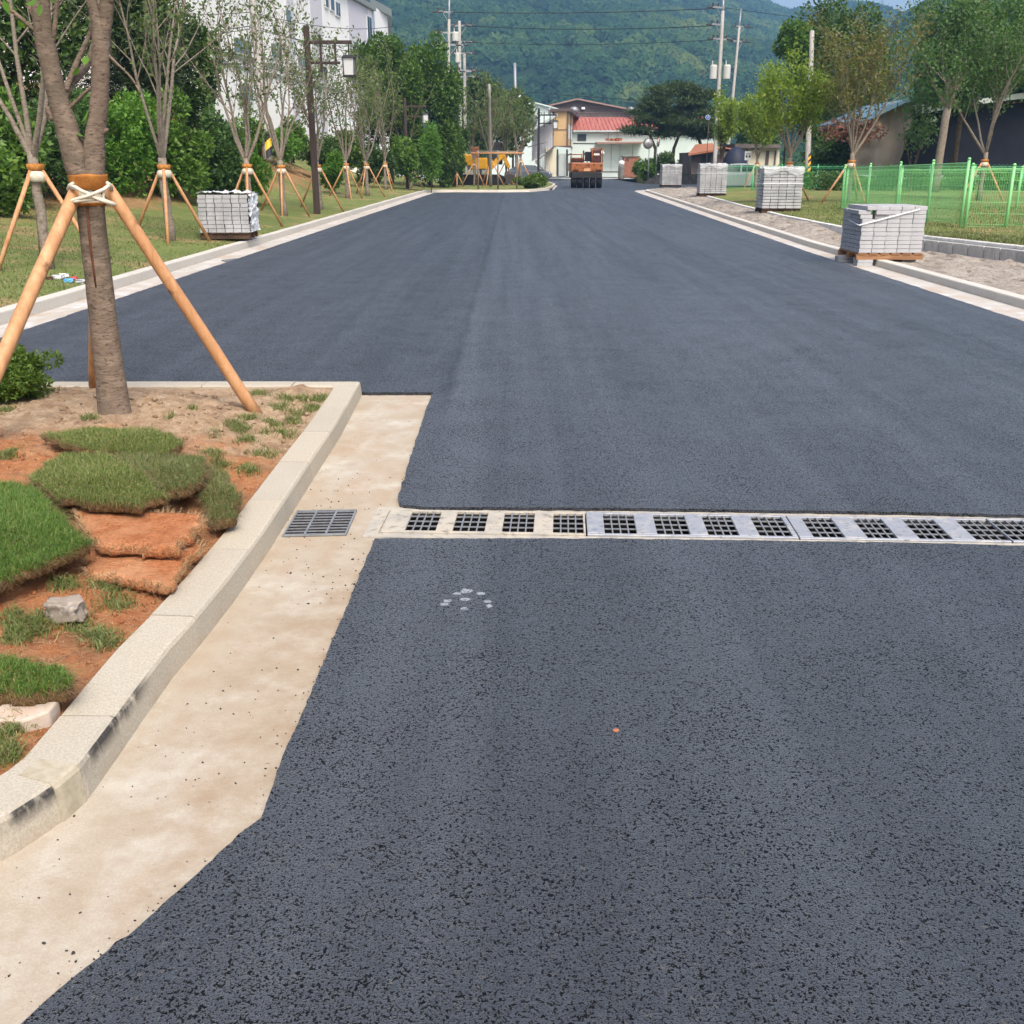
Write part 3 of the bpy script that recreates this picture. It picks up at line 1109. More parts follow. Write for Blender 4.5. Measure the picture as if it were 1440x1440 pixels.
# gutter grate beside the kerb
gq = [G(418, 720, .0015), G(502, 718.5, .0015), G(487, 753, .0015), G(397, 755, .0015)]
t = thing('gutter_grate', 'small grey steel grate set in the beige gutter beside the kerb', 'grate', gq[3])
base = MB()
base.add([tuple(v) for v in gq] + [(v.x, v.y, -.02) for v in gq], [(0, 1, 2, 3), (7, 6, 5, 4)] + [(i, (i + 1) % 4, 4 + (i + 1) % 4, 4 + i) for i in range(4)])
base.build('pit_shade', M['pit_shade'], t, off=gq[3], recalc=True)  # black plate on the gutter, painted as the shade under the bars


def bil(u, v, z):
    a = gq[3].lerp(gq[2], u)
    b = gq[0].lerp(gq[1], u)
    p = a.lerp(b, v)
    return Vector((p.x, p.y, z))


gb = MB()
for k in range(9):
    v = .05 + .9 * k / 8
    gb.bar(bil(0, v, .005), bil(1, v, .005), .009, .004)
gb.build('bars', M['steel_old'], t, off=gq[3])
gf = MB()
for k in range(4):
    u = [.012, .34, .67, .988][k]
    gf.bar(bil(u, 0, .0065), bil(u, 1, .0065), .008, .006)
for v in (0.005, .995):
    gf.bar(bil(0, v, .006), bil(1, v, .006), .006, .007)
gf.build('frame', M['galv'], t, off=gq[3])
# the same in the far left gutter
fq = [G(312, 367, .004), G(332, 364.5, .004), G(343, 366.3, .004), G(322, 369.5, .004)]
t = thing('gutter_grate', 'dark grate in the left gutter near the wrapped block pallet', 'grate', fq[3])
mb = MB()
for k in range(9):
    mb.bar(fq[3].lerp(fq[0], k / 8) + Vector((0, 0, .008)), fq[2].lerp(fq[1], k / 8) + Vector((0, 0, .008)), .02, .016)
mb.build('bars', M['steel_old'], t, off=fq[3])
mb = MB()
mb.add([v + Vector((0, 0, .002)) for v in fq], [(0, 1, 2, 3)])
mb.build('pit_shade', M['pit_shade'], t, off=fq[3])  # flat black sheet standing in for shade beneath these bars


# ------------------------------------------------------------------ grass blades and leaves
def blades(P, h, w, lean, rg, outdir=None):
    n = len(P)
    a = rg.uniform(0, 2 * np.pi, n)
    side = np.stack([np.cos(a), np.sin(a), np.zeros(n)], 1)
    la = rg.uniform(0, 2 * np.pi, n)
    ld = np.stack([np.cos(la), np.sin(la), np.zeros(n)], 1)
    if outdir is not None:
        ld = ld * .6 + outdir
    hh = rg.uniform(h[0], h[1], n)[:, None]
    ll = rg.uniform(lean[0], lean[1], n)[:, None]
    ww = (w * rg.uniform(.7, 1.3, n))[:, None]
    up = np.array([0, 0, 1.0])
    mid = P + up * hh * .55 + ld * ll * hh * .3
    tip = P + up * hh * (1 - ll * .35) + ld * ll * hh
    v = np.stack([P - side * ww, P + side * ww, mid - side * ww * .75, mid + side * ww * .75, tip], 1).reshape(-1, 3)
    b = (np.arange(n) * 5)[:, None]
    f = np.concatenate([b + np.array([[0, 1, 3]]), b + np.array([[0, 3, 2]]), b + np.array([[2, 3, 4]])], 0)
    return v, f


def leaves(P, size, rg, up=.35, ratio=.5, droop=0.0, outc=None):
    """folded leaf: 4 verts, 2 tris sharing the midrib"""
    n = len(P)
    d = rg.normal(size=(n, 3))
    if outc is not None:
        o = P - outc
        o /= (np.linalg.norm(o, axis=1, keepdims=True) + 1e-6)
        d = d * .8 + o * .7
    d[:, 2] -= droop
    d /= np.linalg.norm(d, axis=1, keepdims=True)
    nn = rg.normal(size=(n, 3))
    nn[:, 2] += up * 3
    s = np.cross(d, nn)
    s /= (np.linalg.norm(s, axis=1, keepdims=True) + 1e-6)
    nrm = np.cross(s, d)
    L = (size * rg.uniform(.65, 1.25, n))[:, None]
    W = L * ratio * .5
    c = P + d * L * .45 - nrm * L * .08
    v = np.stack([P, c + s * W, P + d * L, c - s * W], 1).reshape(-1, 3)
    b = (np.arange(n) * 4)[:, None]
    f = np.concatenate([b + np.array([[0, 1, 2]]), b + np.array([[0, 2, 3]])], 0)
    return v, f


def inpoly(x, y, poly):
    c = False
    n = len(poly)
    for i in range(n):
        x1, y1 = poly[i]
        x2, y2 = poly[(i + 1) % n]
        if (y1 > y) != (y2 > y) and x < (x2 - x1) * (y - y1) / (y2 - y1) + x1:
            c = not c
    return c


def edge_d(x, y, poly):
    m = 9
    n = len(poly)
    for i in range(n):
        a = Vector(poly[i])
        b = Vector(poly[(i + 1) % n])
        ab = b - a
        t = max(0, min(1, (Vector((x, y)) - a).dot(ab) / max(1e-9, ab.length_squared)))
        m = min(m, (a + ab * t - Vector((x, y))).length)
    return m


def sod(px, zt, thick, kind, label, seed, tilt=(0, 0), n_bl=26000, h=(.014, .042), gm='grass', rnd=.018):
    rg = np.random.default_rng(seed)
    poly = [tuple(G(a, b, zt).xy) for a, b in px]
    # ragged outline
    poly = [tuple(p) for p in resample([Vector(p) for p in poly] + [Vector(poly[0])], .035, .011, seed)[:-1]]
    cx = sum(p[0] for p in poly) / len(poly)
    cy = sum(p[1] for p in poly) / len(poly)
    x0, x1 = min(p[0] for p in poly), max(p[0] for p in poly)
    y0, y1 = min(p[1] for p in poly), max(p[1] for p in poly)
    r = .013
    nx, ny = int((x1 - x0) / r) + 2, int((y1 - y0) / r) + 2

    def ztop(x, y):
        e = edge_d(x, y, poly)
        k = max(0, 1 - e / rnd)
        return zt - thick * .45 * k * k + nz(x, y, 5, .007, seed) + nz(x, y, 22, .005, seed + 3) + tilt[0] * (x - cx) + tilt[1] * (y - cy)
    ins = {}
    for i in range(nx):
        for j in range(ny):
            x, y = x0 + i * r, y0 + j * r
            ins[i, j] = inpoly(x, y, poly)
    mb = MB()
    idx = {}
    cells = [(i, j) for i in range(nx - 1) for j in range(ny - 1) if ins[i, j] and ins[i + 1, j] and ins[i, j + 1] and ins[i + 1, j + 1]]
    cs = set(cells)

    def vid(i, j, top):
        k = (i, j, top)
        if k not in idx:
            x, y = x0 + i * r, y0 + j * r
            z = ztop(x, y)
            if not top:
                z = z - thick * (.9 + .12 * nz(x, y, 6, 1, seed))
                x += (cx - x) * .02
                y += (cy - y) * .02
            idx[k] = len(mb.v)
            mb.v.append((x, y, z))
        return idx[k]
    for i, j in cells:
        mb.f.append((vid(i, j, 1), vid(i + 1, j, 1), vid(i + 1, j + 1, 1), vid(i, j + 1, 1)))
        mb.f.append((vid(i, j + 1, 0), vid(i + 1, j + 1, 0), vid(i + 1, j, 0), vid(i, j, 0)))
        for (di, dj), (p, q) in {(0, -1): ((i, j), (i + 1, j)), (1, 0): ((i + 1, j), (i + 1, j + 1)), (0, 1): ((i + 1, j + 1), (i, j + 1)), (-1, 0): ((i, j + 1), (i, j))}.items():
            if (i + di, j + dj) not in cs:
                mb.f.append((vid(*p, 0), vid(*q, 0), vid(*q, 1), vid(*p, 1)))
    o = thing('turf_sod', label, 'turf sod', (cx, cy, zt - thick), 0, 'turf sods piled in the planter')
    off = (cx, cy, zt - thick)
    ss_ = mb.build('soil_slab', M['sod_turf' if kind == 'grass' else 'sod_soil'], o, off=off, smooth=True)
    md_ = ss_.modifiers.new('smooth', 'SMOOTH')
    md_.factor, md_.iterations = .5, 5
    area = len(cells) * r * r
    if kind == 'grass':
        n = int(area * n_bl * 1.5)
        ii = rg.integers(0, len(cells), n)
        P = np.empty((n, 3))
        u = rg.random((n, 2))
        for k in range(n):
            i, j = cells[ii[k]]
            x, y = x0 + (i + u[k, 0]) * r, y0 + (j + u[k, 1]) * r
            P[k] = (x, y, ztop(x, y) - .003)
        od = np.stack([P[:, 0] - cx, P[:, 1] - cy, np.zeros(n)], 1)
        od /= (np.linalg.norm(od, axis=1, keepdims=True) + 1e-5)
        v, f = blades(P, h, .0014, (.3, 2.1), rg, od * .35)
        mesh_np('grass', v, f, M[gm], o, off=off)
    # dead roots and straw round the rim
    bc = [c for c in cells if any((c[0] + a, c[1] + b) not in cs for a, b in ((1, 0), (-1, 0), (0, 1), (0, -1)))]
    n = int(len(bc) * (14 if kind == 'grass' else 9))
    P = np.empty((n, 3))
    for k in range(n):
        i, j = bc[rg.integers(0, len(bc))]
        x, y = x0 + (i + rg.random()) * r, y0 + (j + rg.random()) * r
        P[k] = (x, y, ztop(x, y) - thick * rg.random() * .6)
    od = np.stack([P[:, 0] - cx, P[:, 1] - cy, np.zeros(n)], 1)
    od /= (np.linalg.norm(od, axis=1, keepdims=True) + 1e-5)
    v, f = blades(P, (.012, .036), .0009, (.9, 2.2), rg, od)
    mesh_np('roots', v, f, M['straw'] if kind != 'grass' else M['root'], o, off=off)
    return o


sod([(112, 762), (290, 760), (237, 826), (120, 806)], .150, .045, 'soil', 'upturned orange soil sod lowest by the kerb', 21, n_bl=0, rnd=.016)
sod([(98, 712), (292, 720), (252, 773), (132, 766)], .205, .05, 'soil', 'upturned orange soil sod lying under the mid green sod', 22, n_bl=0, rnd=.016)
sod([(285, 652), (318, 664), (342, 700), (332, 728), (296, 736), (283, 700)], .165, .05, 'grass', 'rolled sod edge with dull grass against the kerb', 23, gm='grass_dull', n_bl=22000)
sod([(165, 640), (285, 640), (292, 668), (262, 690), (205, 696), (150, 668)], .225, .05, 'grass', 'dull olive sod between the two brighter green sods', 24, gm='grass_dull', n_bl=26000)
sod([(52, 612), (130, 604), (215, 603), (262, 622), (236, 641), (130, 636)], .230, .038, 'grass', 'flat bright green sod farthest back under the young tree', 25, gm='grass', n_bl=30000)
sod([(40, 672), (82, 641), (150, 640), (205, 668), (238, 700), (190, 714), (80, 702)], .255, .042, 'grass', 'domed green sod resting on upturned soil', 26, gm='grass', n_bl=30000)
sod([(-90, 700), (-10, 680), (50, 684), (96, 735), (128, 768), (62, 795), (0, 822), (-90, 850)], .235, .05, 'grass', 'thick bright green sod at the left edge', 27, gm='grass_bright', n_bl=34000, h=(.016, .046))
sod([(-60, 908), (10, 924), (70, 938), (104, 952), (92, 972), (20, 980), (-60, 985)], .165, .05, 'grass', 'small green sod strip nearest the camera', 28, gm='grass_bright', n_bl=30000)

# loose weeds over the planter
rgw = np.random.default_rng(5)
tufts = [(402, 612, 26), (420, 584, 20), (385, 598, 18), (350, 592, 16), (330, 600, 16), (428, 562, 18), (448, 562, 18), (402, 562, 18), (365, 556, 22), (340, 604, 16), (412, 592, 18),
         (372, 640, 26), (350, 660, 22), (165, 852, 34), (150, 905, 26), (110, 885, 24), (58, 878, 28), (20, 873, 24), (12, 640, 20), (20, 900, 26), (8, 1035, 30), (25, 1020, 26), (10, 1062, 26),
         (40, 890, 24), (300, 640, 20), (300, 610, 14), (240, 588, 10), (125, 592, 16), (270, 575, 10), (30, 560, 26), (70, 552, 20), (5, 580, 20), (395, 575, 20), (440, 575, 16), (456, 558, 12),
         (150, 830, 26), (90, 825, 24), (135, 895, 24), (345, 622, 18), (375, 610, 14), (310, 655, 16)]
P = []
for a, b, wpx in tufts:
    c = sinv((a, b), terr_pl)
    rad = wpx / ppm(c) * .75
    for _ in range(int(260 if wpx > 14 else 70)):
        x, y = c.x + rgw.normal() * rad * .5, c.y + rgw.normal() * rad * .6
        if xk_p(y) - x > .01:
            P.append((x, y, terr_pl(x, y) - .004))
P = np.array(P)
v, f = blades(P, (.02, .055), .0018, (.3, 1.5), rgw)
tag(mesh_np('weeds', v, f, M['weed']), 'thin weeds and grass tufts growing out of the planter soil', 'weeds', kind='stuff')
P = []
for _ in range(24000):
    y = rgw.uniform(1.6, 5.6)
    x = xk_p(y) - abs(rgw.normal()) * .9 - .01
    P.append((x, y, terr_pl(x, y) + .002))
v, f = blades(np.array(P), (.004, .012), .0008, (1.5, 5.5), rgw)
tag(mesh_np('straw', v, f, M['straw']), 'dry straw and root threads strewn over the red soil', 'straw', kind='stuff')


# stones
def stone(name, label, cat, c, dims, mt, seed, sub=3, rough=.35, rz=0.0):
    bm = bmesh.new()
    bmesh.ops.create_icosphere(bm, subdivisions=sub, radius=1)
    for vv in bm.verts:
        p = vv.co.copy()
        q = Vector((max(-.72, min(.72, p.x)), max(-.72, min(.72, p.y)), max(-.6, min(.62, p.z))))
        q *= 1 + rough * mnoise.noise(p * 1.6 + Vector((seed, 0, 0))) + .12 * mnoise.noise(p * 5 + Vector((0, seed, 0)))
        vv.co = Vector((q.x * dims[0], q.y * dims[1], q.z * dims[2])) * .75
    me = bpy.data.meshes.new(name)
    bm.to_mesh(me)
    bm.free()
    o = link(name, me, mt, smooth=sub >= 3)
    o.location = c
    o.rotation_euler = (0, 0, rz)
    return tag(o, label, cat)


c = sinv((92, 868), terr_pl)
stone('rock', 'pale grey rock lying on the red planter soil', 'rock', (c.x, c.y, c.z + .028), (.11, .07, .06), M['rock'], 3, sub=4, rz=-.1)
c = sinv((28, 998), terr_pl)
poly = [g2(-40, 990, .12), g2(20, 982, .12), g2(84, 986, .12), g2(70, 1003, .12), g2(34, 1017, .12), g2(-40, 1016, .12)]
mb = MB()
mb.prism(poly, .06, .128)
tag(mb.build('stone_slab', M['slab_white'], bevel=.006), 'broken white stone slab at the left edge of the planter', 'stone slab')
# clods
clods = MB()
for k in range(1500):
    y = rgw.uniform(1.7, 6.35)
    x = xk_p(y) - .03 - abs(rgw.normal()) * (1.4 if y > 4.5 else .6)
    r = rgw.uniform(.003, .015) * (1.25 if y > 5 else .8)
    z = terr_pl(x, y)
    q = [Vector((rgw.normal(), rgw.normal(), rgw.normal())).normalized() for _ in range(6)]
    ax = Vector((1, 0, 0)), Vector((0, 1, 0)), Vector((0, 0, 1))
    vs = []
    for s, a in ((1, 0), (-1, 0), (1, 1), (-1, 1), (1, 2), (-1, 2)):
        vs.append(Vector((x, y, z + r * .3)) + ax[a] * s * r * rgw.uniform(.7, 1.3) + q[a] * r * .3)
    clods.add(vs, [(0, 2, 4), (2, 1, 4), (1, 3, 4), (3, 0, 4), (2, 0, 5), (1, 2, 5), (3, 1, 5), (0, 3, 5)])
tag(clods.build('soil_clods', M['soil'], smooth=True), 'small soil clods scattered over the planter', 'soil clods', kind='stuff')
crumb = MB()
for k in range(300):
    t = rgw.random()
    py = 560 + 860 * rgw.random() ** 1.1
    if py < 1000:
        xa, xb = interp(py, [556, 617, 733, 777, 953, 1010], [510, 480, 408, 381, 250, 210]), interp(py, [556, 700, 757, 910, 1010], [609, 562, 530, 465, 425])
    else:
        xa, xb = interp(py, [1000, 1063, 1170, 1213, 1430], [215, 172, 70, 10, -10]), interp(py, [1000, 1057, 1150, 1283, 1427], [425, 403, 370, 215, 45])
    px = xa + (xb - xa) * (rgw.random() ** .7 if k < 200 else 1 - abs(rgw.normal()) * .06)
    if rgw.random() < .3:
        px, py = rgw.uniform(380, 540), rgw.uniform(660, 850)
    c = G(px, py, 0)
    r = rgw.uniform(.001, .0036)
    if rgw.random() < .05:
        r *= 1.7
    vs = []
    for s, a in ((1, 0), (-1, 0), (1, 1), (-1, 1), (1, 2), (-1, 2)):
        d = [0, 0, 0]
        d[a] = s * r * rgw.uniform(.6, 1.4)
        d = Vector(d) + Vector((rgw.normal(), rgw.normal(), 0)) * r * .3
        vs.append(Vector((c.x, c.y, r * .6)) + d)
    crumb.add(vs, [(0, 2, 4), (2, 1, 4), (1, 3, 4), (3, 0, 4), (2, 0, 5), (1, 2, 5), (3, 1, 5), (0, 3, 5)])
tag(crumb.build('asphalt_crumbs', M['crumb']), 'black asphalt crumbs strewn in the beige gutter', 'crumbs', kind='stuff')
# pale dabs on the asphalt
c0 = G(655, 843, ZA)
dbt = thing('paint_mark', 'cluster of pale paw-like dabs on the dark asphalt', 'paint mark', c0)
for k, (a, b, wpx, hpx) in enumerate([(655, 830, 16, 7), (643, 834, 12, 4), (676, 834, 13, 5), (654, 842, 17, 5), (629, 844, 12, 4), (624, 849, 13, 5), (685, 845, 11, 4), (688, 851, 10, 5), (653, 855, 11, 5)]):
    c = G(a, b, ZA + .003)
    s = ppm(c)
    pts = []
    for q in range(14):
        an = 2 * math.pi * q / 14
        rr = 1 + .5 * mnoise.noise(Vector((k * 3.1, math.cos(an) * 1.5, math.sin(an) * 1.5)))
        pts.append((c.x + math.cos(an) * wpx / 2 / s * rr, c.y + math.sin(an) * hpx / s * rr * 1.1))
    MB().prism(pts, ZA - .002, ZA + .0015).build('dab', M['dab'], dbt, off=c0)
c = G(866, 1028, ZA)
mb = MB()
mb.prism([(c.x + a * .010, c.y + b * .009) for a, b in ((-1, -.3), (-.3, -1), (.7, -.7), (1, .2), (.3, 1), (-.7, .6))], ZA, ZA + .005)
tag(mb.build('wood_chip', M['chip'], bevel=.003), 'small orange chip lying on the near asphalt', 'chip')

# ------------------------------------------------------------------ near tree and its support
zg = .16
tb = sinv((162, 583), terr_pl)
Y0 = tb.y


def pl3(pts, Y=Y0, dy=0.0):
    """(px,py,width px) -> points and radii in the plane y=Y"""
    ps, rs = [], []
    for q in pts:
        y = Y + (q[3] if len(q) > 3 else 0)
        p = V(q[0], q[1], y)
        ps.append(p)
        rs.append(q[2] / 2 / ppm(p))
    return ps, rs


def smooth_path(ps, rs, k=3):
    """catmull-rom refinement with a little wobble"""
    P, Q = [], []
    n = len(ps)
    for i in range(n - 1):
        p0, p1, p2, p3 = ps[max(i - 1, 0)], ps[i], ps[i + 1], ps[min(i + 2, n - 1)]
        for j in range(k):
            t = j / k
            P.append(.5 * ((2 * p1) + (p2 - p0) * t + (2 * p0 - 5 * p1 + 4 * p2 - p3) * t * t + (3 * p1 - p0 - 3 * p2 + p3) * t ** 3))
            Q.append((rs[i] * (1 - t) + rs[i + 1] * t) * (1 + .012 * math.sin(5.1 * (i + t) + n)))
    P.append(ps[-1])
    Q.append(rs[-1])
    return P, Q


nt_ = thing('young_tree', 'forked young tree standing in the planter with peeled-pole support', 'tree', tb)
mb = MB()


def stem(pts, n=14):
    ps, rs = pl3(pts)
    a, b = smooth_path(ps, rs, 4)
    mb.tube(a, b, n)


stem([(163, 596, 48), (161, 578, 45), (155, 530, 40), (149, 480, 38), (143, 430, 37), (138, 385, 37), (132, 335, 37), (128, 300, 37), (127, 270, 40), (126, 250, 44), (124, 238, 42)], 18)
stem([(120, 262, 30), (110, 235, 36), (100, 200, 33), (92, 172, 30), (85, 150, 28), (77, 122, 26), (72, 98, 26), (66, 70, 27), (62, 48, 26), (57, 15, 24), (52, -30, 21), (46, -90, 17), (40, -170, 12)], 16)
stem([(130, 264, 30), (132, 236, 30), (133, 200, 28), (136, 175, 26), (139, 150, 25), (141, 112, 24), (142, 75, 25), (142, 52, 25), (139, 35, 20), (131, 10, 15), (124, -30, 13), (116, -110, 8)], 16)
stem([(143, 58, 22), (148, 35, 18), (150, 5, 19), (151, -50, 15), (156, -140, 10)], 12)
stem([(64, 60, 16), (66, 35, 12), (64, 0, 11), (60, -60, 8)], 10)
stem([(56, 50, 7), (40, 35, 6.5), (20, 18, 6), (0, 4, 5.5), (-30, -16, 4)], 8)
stem([(74, 60, 8), (77, 40, 7), (80, 5, 6.5), (83, -50, 5)], 8)
stem([(50, 25, 9), (43, 12, 8), (38, -10, 7), (32, -60, 5)], 8)
stem([(88, 136, 16, .02), (94, 125, 14, .06), (102, 113, 13, .12), (112, 103, 12, .18), (122, 92, 11, .26), (130, 70, 9, .32), (136, 40, 7, .36), (140, 0, 6, .4)], 10)
stem([(92, 128, 9, .02), (98, 112, 8, .06), (108, 88, 8, .1), (118, 66, 7, .14), (127, 44, 6, .18), (132, 20, 5, .2)], 8)
stem([(97, 152, 6), (108, 142, 5), (120, 130, 4.5), (132, 120, 4)], 7)
stem([(76, 168, 13), (71, 160, 12), (68, 153, 10), (67, 150, 8)], 9)
stem([(145, 186, 10), (149, 183, 8), (150, 180, 6)], 7)
stem([(146, 66, 9), (150, 62, 8), (152, 60, 6)], 7)
stem([(150, 75, 5), (165, 90, 4), (185, 110, 3.2), (198, 132, 2.5)], 6)
trunk = mb.build('trunk', M['bark'], nt_, off=tb, smooth=True)
sp = MB()
ps, rs = pl3([(130, 288, 5), (132, 320, 5.5), (135, 350, 5), (139, 380, 4.5), (142, 402, 3)])
fw = Vector((0, -1, 0))
rr = [37 / 2 / ppm(p) for p in ps]
sp.tube([p + fw * (r_ - .003) for p, r_ in zip(ps, rr)], [x * .8 for x in rs], 6)
sp.build('bark_split', M['crack'], nt_, off=tb, smooth=True)
lp = []
for a, b, s in [(118, 92, 1), (112, 95, 1), (114, 173, 1), (113, 190, 1), (108, 186, 1), (128, 70, 1)]:
    p = V(a, b, Y0 - .03)
    lp.append(p)
rgl = np.random.default_rng(11)
v, f = leaves(np.array([tuple(p) for p in lp]), .075, rgl, up=.2, ratio=.55)
# upper twigs, mostly above the frame
P = []
for a, b, rad in [(60, -120, 60), (130, -120, 60), (40, -40, 40), (90, -60, 50)]:
    for _ in range(90):
        p = V(a + rgl.normal() * rad, b + rgl.normal() * rad * .7, Y0 + rgl.normal() * .3)
        P.append(tuple(p))
v2, f2 = leaves(np.array(P), .06, rgl)
mesh_np('leaves', np.concatenate([v, v2]), np.concatenate([f, f2 + len(v)]), M['lf_bright'], nt_, off=tb)


def pole_mb(a, b, r0, r1):
    m = MB()
    a, b = Vector(a), Vector(b)
    n = 10
    pts = [a.lerp(b, i / n) + Vector((math.sin(i * 1.3) * .002, math.cos(i * 1.7) * .002, 0)) for i in range(n + 1)]
    return m.tube(pts, [r0 + (r1 - r0) * i / n for i in range(n + 1)], 12)


st = thing('tree_support', 'three peeled poles strapped round the forked near tree with coir', 'tree support', tb)
off = tb
top = V(127, 262, Y0)
pR0, pR1 = V(150, 262, Y0 - .03), G(357, 577, .12)
pL0, pL1 = V(107, 268, Y0 - .05), G(-62, 650, .14)
pB0, pB1 = V(134, 282, Y0 + .09), G(133, 536, .14)
pole_mb(pR0, pR1 + (pR1 - pR0) * .03, .033, .036).build('pole', M['pole_wood'], st, off=off, smooth=True)
pole_mb(pL0, pL1 + (pL1 - pL0) * .03, .035, .038).build('pole', M['pole_wood'], st, off=off, smooth=True)
pole_mb(pB0, pB1 + (pB1 - pB0) * .03, .036, .038).build('pole', M['pole_wood'], st, off=off, smooth=True)


def ringm(px, py, wpx, hz, flare=1.0, n=28, wob=.006, seed=0):
    """sleeve round the trunk centred at px, from row py, height hz upward"""
    m = MB()
    c = V(px, py, Y0)
    r = wpx / 2 / ppm(c)
    prof = []
    K = 6
    o = 0
    for k in range(K + 1):
        t = k / K
        for q in range(n):
            a = 2 * math.pi * q / n
            rr = r * (1 + (flare - 1) * t) * (1 + wob / r * mnoise.noise(Vector((math.cos(a) * 2, math.sin(a) * 2, t * 3 + seed))))
            rr += .004 * math.sin(t * math.pi)
            zt = hz * t + (.010 * mnoise.noise(Vector((math.cos(a), math.sin(a), seed + 9))) if k in (0, K) else 0)
            m.v.append((c.x + math.cos(a) * rr, c.y + math.sin(a) * rr, c.z + zt))
    for k in range(K):
        for q in range(n):
            a, b = k * n + q, k * n + (q + 1) % n
            m.f.append((a, b, b + n, a + n))
    # inner lip
    e = K * n
    o2 = len(m.v)
    for q in range(n):
        vx = Vector(m.v[e + q])
        m.v.append(tuple(Vector((c.x, c.y, vx.z - .012)).lerp(Vector((vx.x, vx.y, vx.z - .012)), .82)))
    for q in range(n):
        m.f.append((e + q, e + (q + 1) % n, o2 + (q + 1) % n, o2 + q))
    return m


ringm(126, 267, 46, .080, 1.18, seed=2).build('coir_band', M['coir'], st, off=off, smooth=True)
ringm(127, 289, 40, .020, 1.02, seed=5).build('coir_band', M['coir'], st, off=off, smooth=True)
ringm(127, 286, 41, .085, 1.02, seed=7, wob=.003).build('strap', M['rope'], st, off=off, smooth=True)
rp = MB()


def strap_path(pts, w):
    rp.tube([V(a, b, Y0 - d) for a, b, d in pts], w, 7)


strap_path([(99, 262, .10), (106, 263, .12), (114, 268, .125), (126, 274, .125), (140, 281, .12), (150, 284, .12), (163, 288, .085)], .010)
strap_path([(99, 264, .10), (110, 266, .125), (122, 271, .128), (134, 278, .12), (146, 281, .115), (160, 286, .09)], .008)
strap_path([(153, 261, .09), (147, 266, .11), (138, 270, .125), (126, 275, .13), (112, 279, .125), (100, 283, .115), (94, 284, .10)], .010)
strap_path([(96, 285, .10), (108, 283, .125), (122, 281, .12), (136, 280, .11)], .009)
strap_path([(148, 263, .10), (146, 270, .105), (145, 279, .105), (149, 284, .10)], .008)
strap_path([(103, 258, .10), (98, 261, .085), (96, 266, .05), (99, 268, .03)], .010)
strap_path([(150, 257, .09), (155, 260, .07), (157, 266, .05)], .010)
rp.build('strap', M['rope'], st, off=off, smooth=True)
# ------------------------------------------------------------------ young staked trees
def young_tree(name, label, loc, h, seed, fork, tr, nlimb, spread, leafm, nleaf, lsize, bark='bark_grey', group=None, sub=7, lean=(0, 0), twig=.5, low=.25, jit=.07):
    rg = np.random.default_rng(seed)
    t = thing(name, label, 'tree', loc, 0, group)
    m = MB()
    fk = Vector((lean[0] * fork, lean[1] * fork, fork))
    n = 6
    pts = [fk * (i / n) + Vector((rg.normal() * .012, rg.normal() * .012, 0)) for i in range(n + 1)]
    pts[0].z = -.12
    m.tube(pts, [tr * (1.18 - .28 * min(1, i / 2) - .05 * i / n) for i in range(n + 1)], 9)
    tips = []

    def limb(p, d, L, r, lev):
        k = 6 if lev == 0 else 4
        pts, rs = [Vector(p)], [r]
        dd = Vector(d).normalized()
        for i in range(k):
            dd = (dd + Vector((rg.normal() * .13, rg.normal() * .13, .14 if lev < 2 else .03))).normalized()
            pts.append(pts[-1] + dd * L / k)
            rs.append(max(.0035, r * (1 - .82 * (i + 1) / k)))
        m.tube(pts, rs, 6 if lev == 0 else (4 if lev == 1 else 3), cap=False)
        if lev >= 1:
            for q in range(1, k + 1):
                tips.append(pts[q])
        if lev < 2:
            ns = sub if lev == 0 else 4
            for i in range(ns):
                f = low + (1 - low) * (i + rg.random()) / ns
                ix = min(k - 1, int(f * k))
                q = pts[ix].lerp(pts[ix + 1], f * k - ix)
                a = rg.uniform(0, 2 * math.pi)
                tt = (pts[ix + 1] - pts[ix]).normalized()
                o = tt.orthogonal().normalized()
                w = tt.cross(o)
                sd_ = (o * math.cos(a) + w * math.sin(a))
                nd = (tt * .75 + sd_ * rg.uniform(.45, .9) + Vector((0, 0, .15)))
                limb(q, nd, L * rg.uniform(.28, .5) * (1 if lev == 0 else twig), rs[ix] * .5, lev + 1)
        else:
            tips.append(pts[-1])
    a0 = rg.uniform(0, 6.28)
    for i in range(nlimb):
        a = a0 + 2 * math.pi * i / nlimb + rg.normal() * .25
        s = spread * rg.uniform(.55, 1.2)
        if i == nlimb - 1:
            s *= .3
        d = Vector((math.cos(a) * s, math.sin(a) * s, 1))
        limb(fk + Vector((0, 0, -.05 - rg.random() * .08)), d, (h - fork) * rg.uniform(.78, 1.05), tr * rg.uniform(.36, .60), 0)
    m.build('trunk', M[bark], t, smooth=True)
    if nleaf:
        T = np.array([tuple(p) for p in tips])
        ii = rg.integers(0, len(T), nleaf)
        P = T[ii] + rg.normal(size=(nleaf, 3)) * jit
        v, f = leaves(P, lsize, rg, droop=.3)
        mesh_np('leaves', v, f, M[leafm], t)
    return t


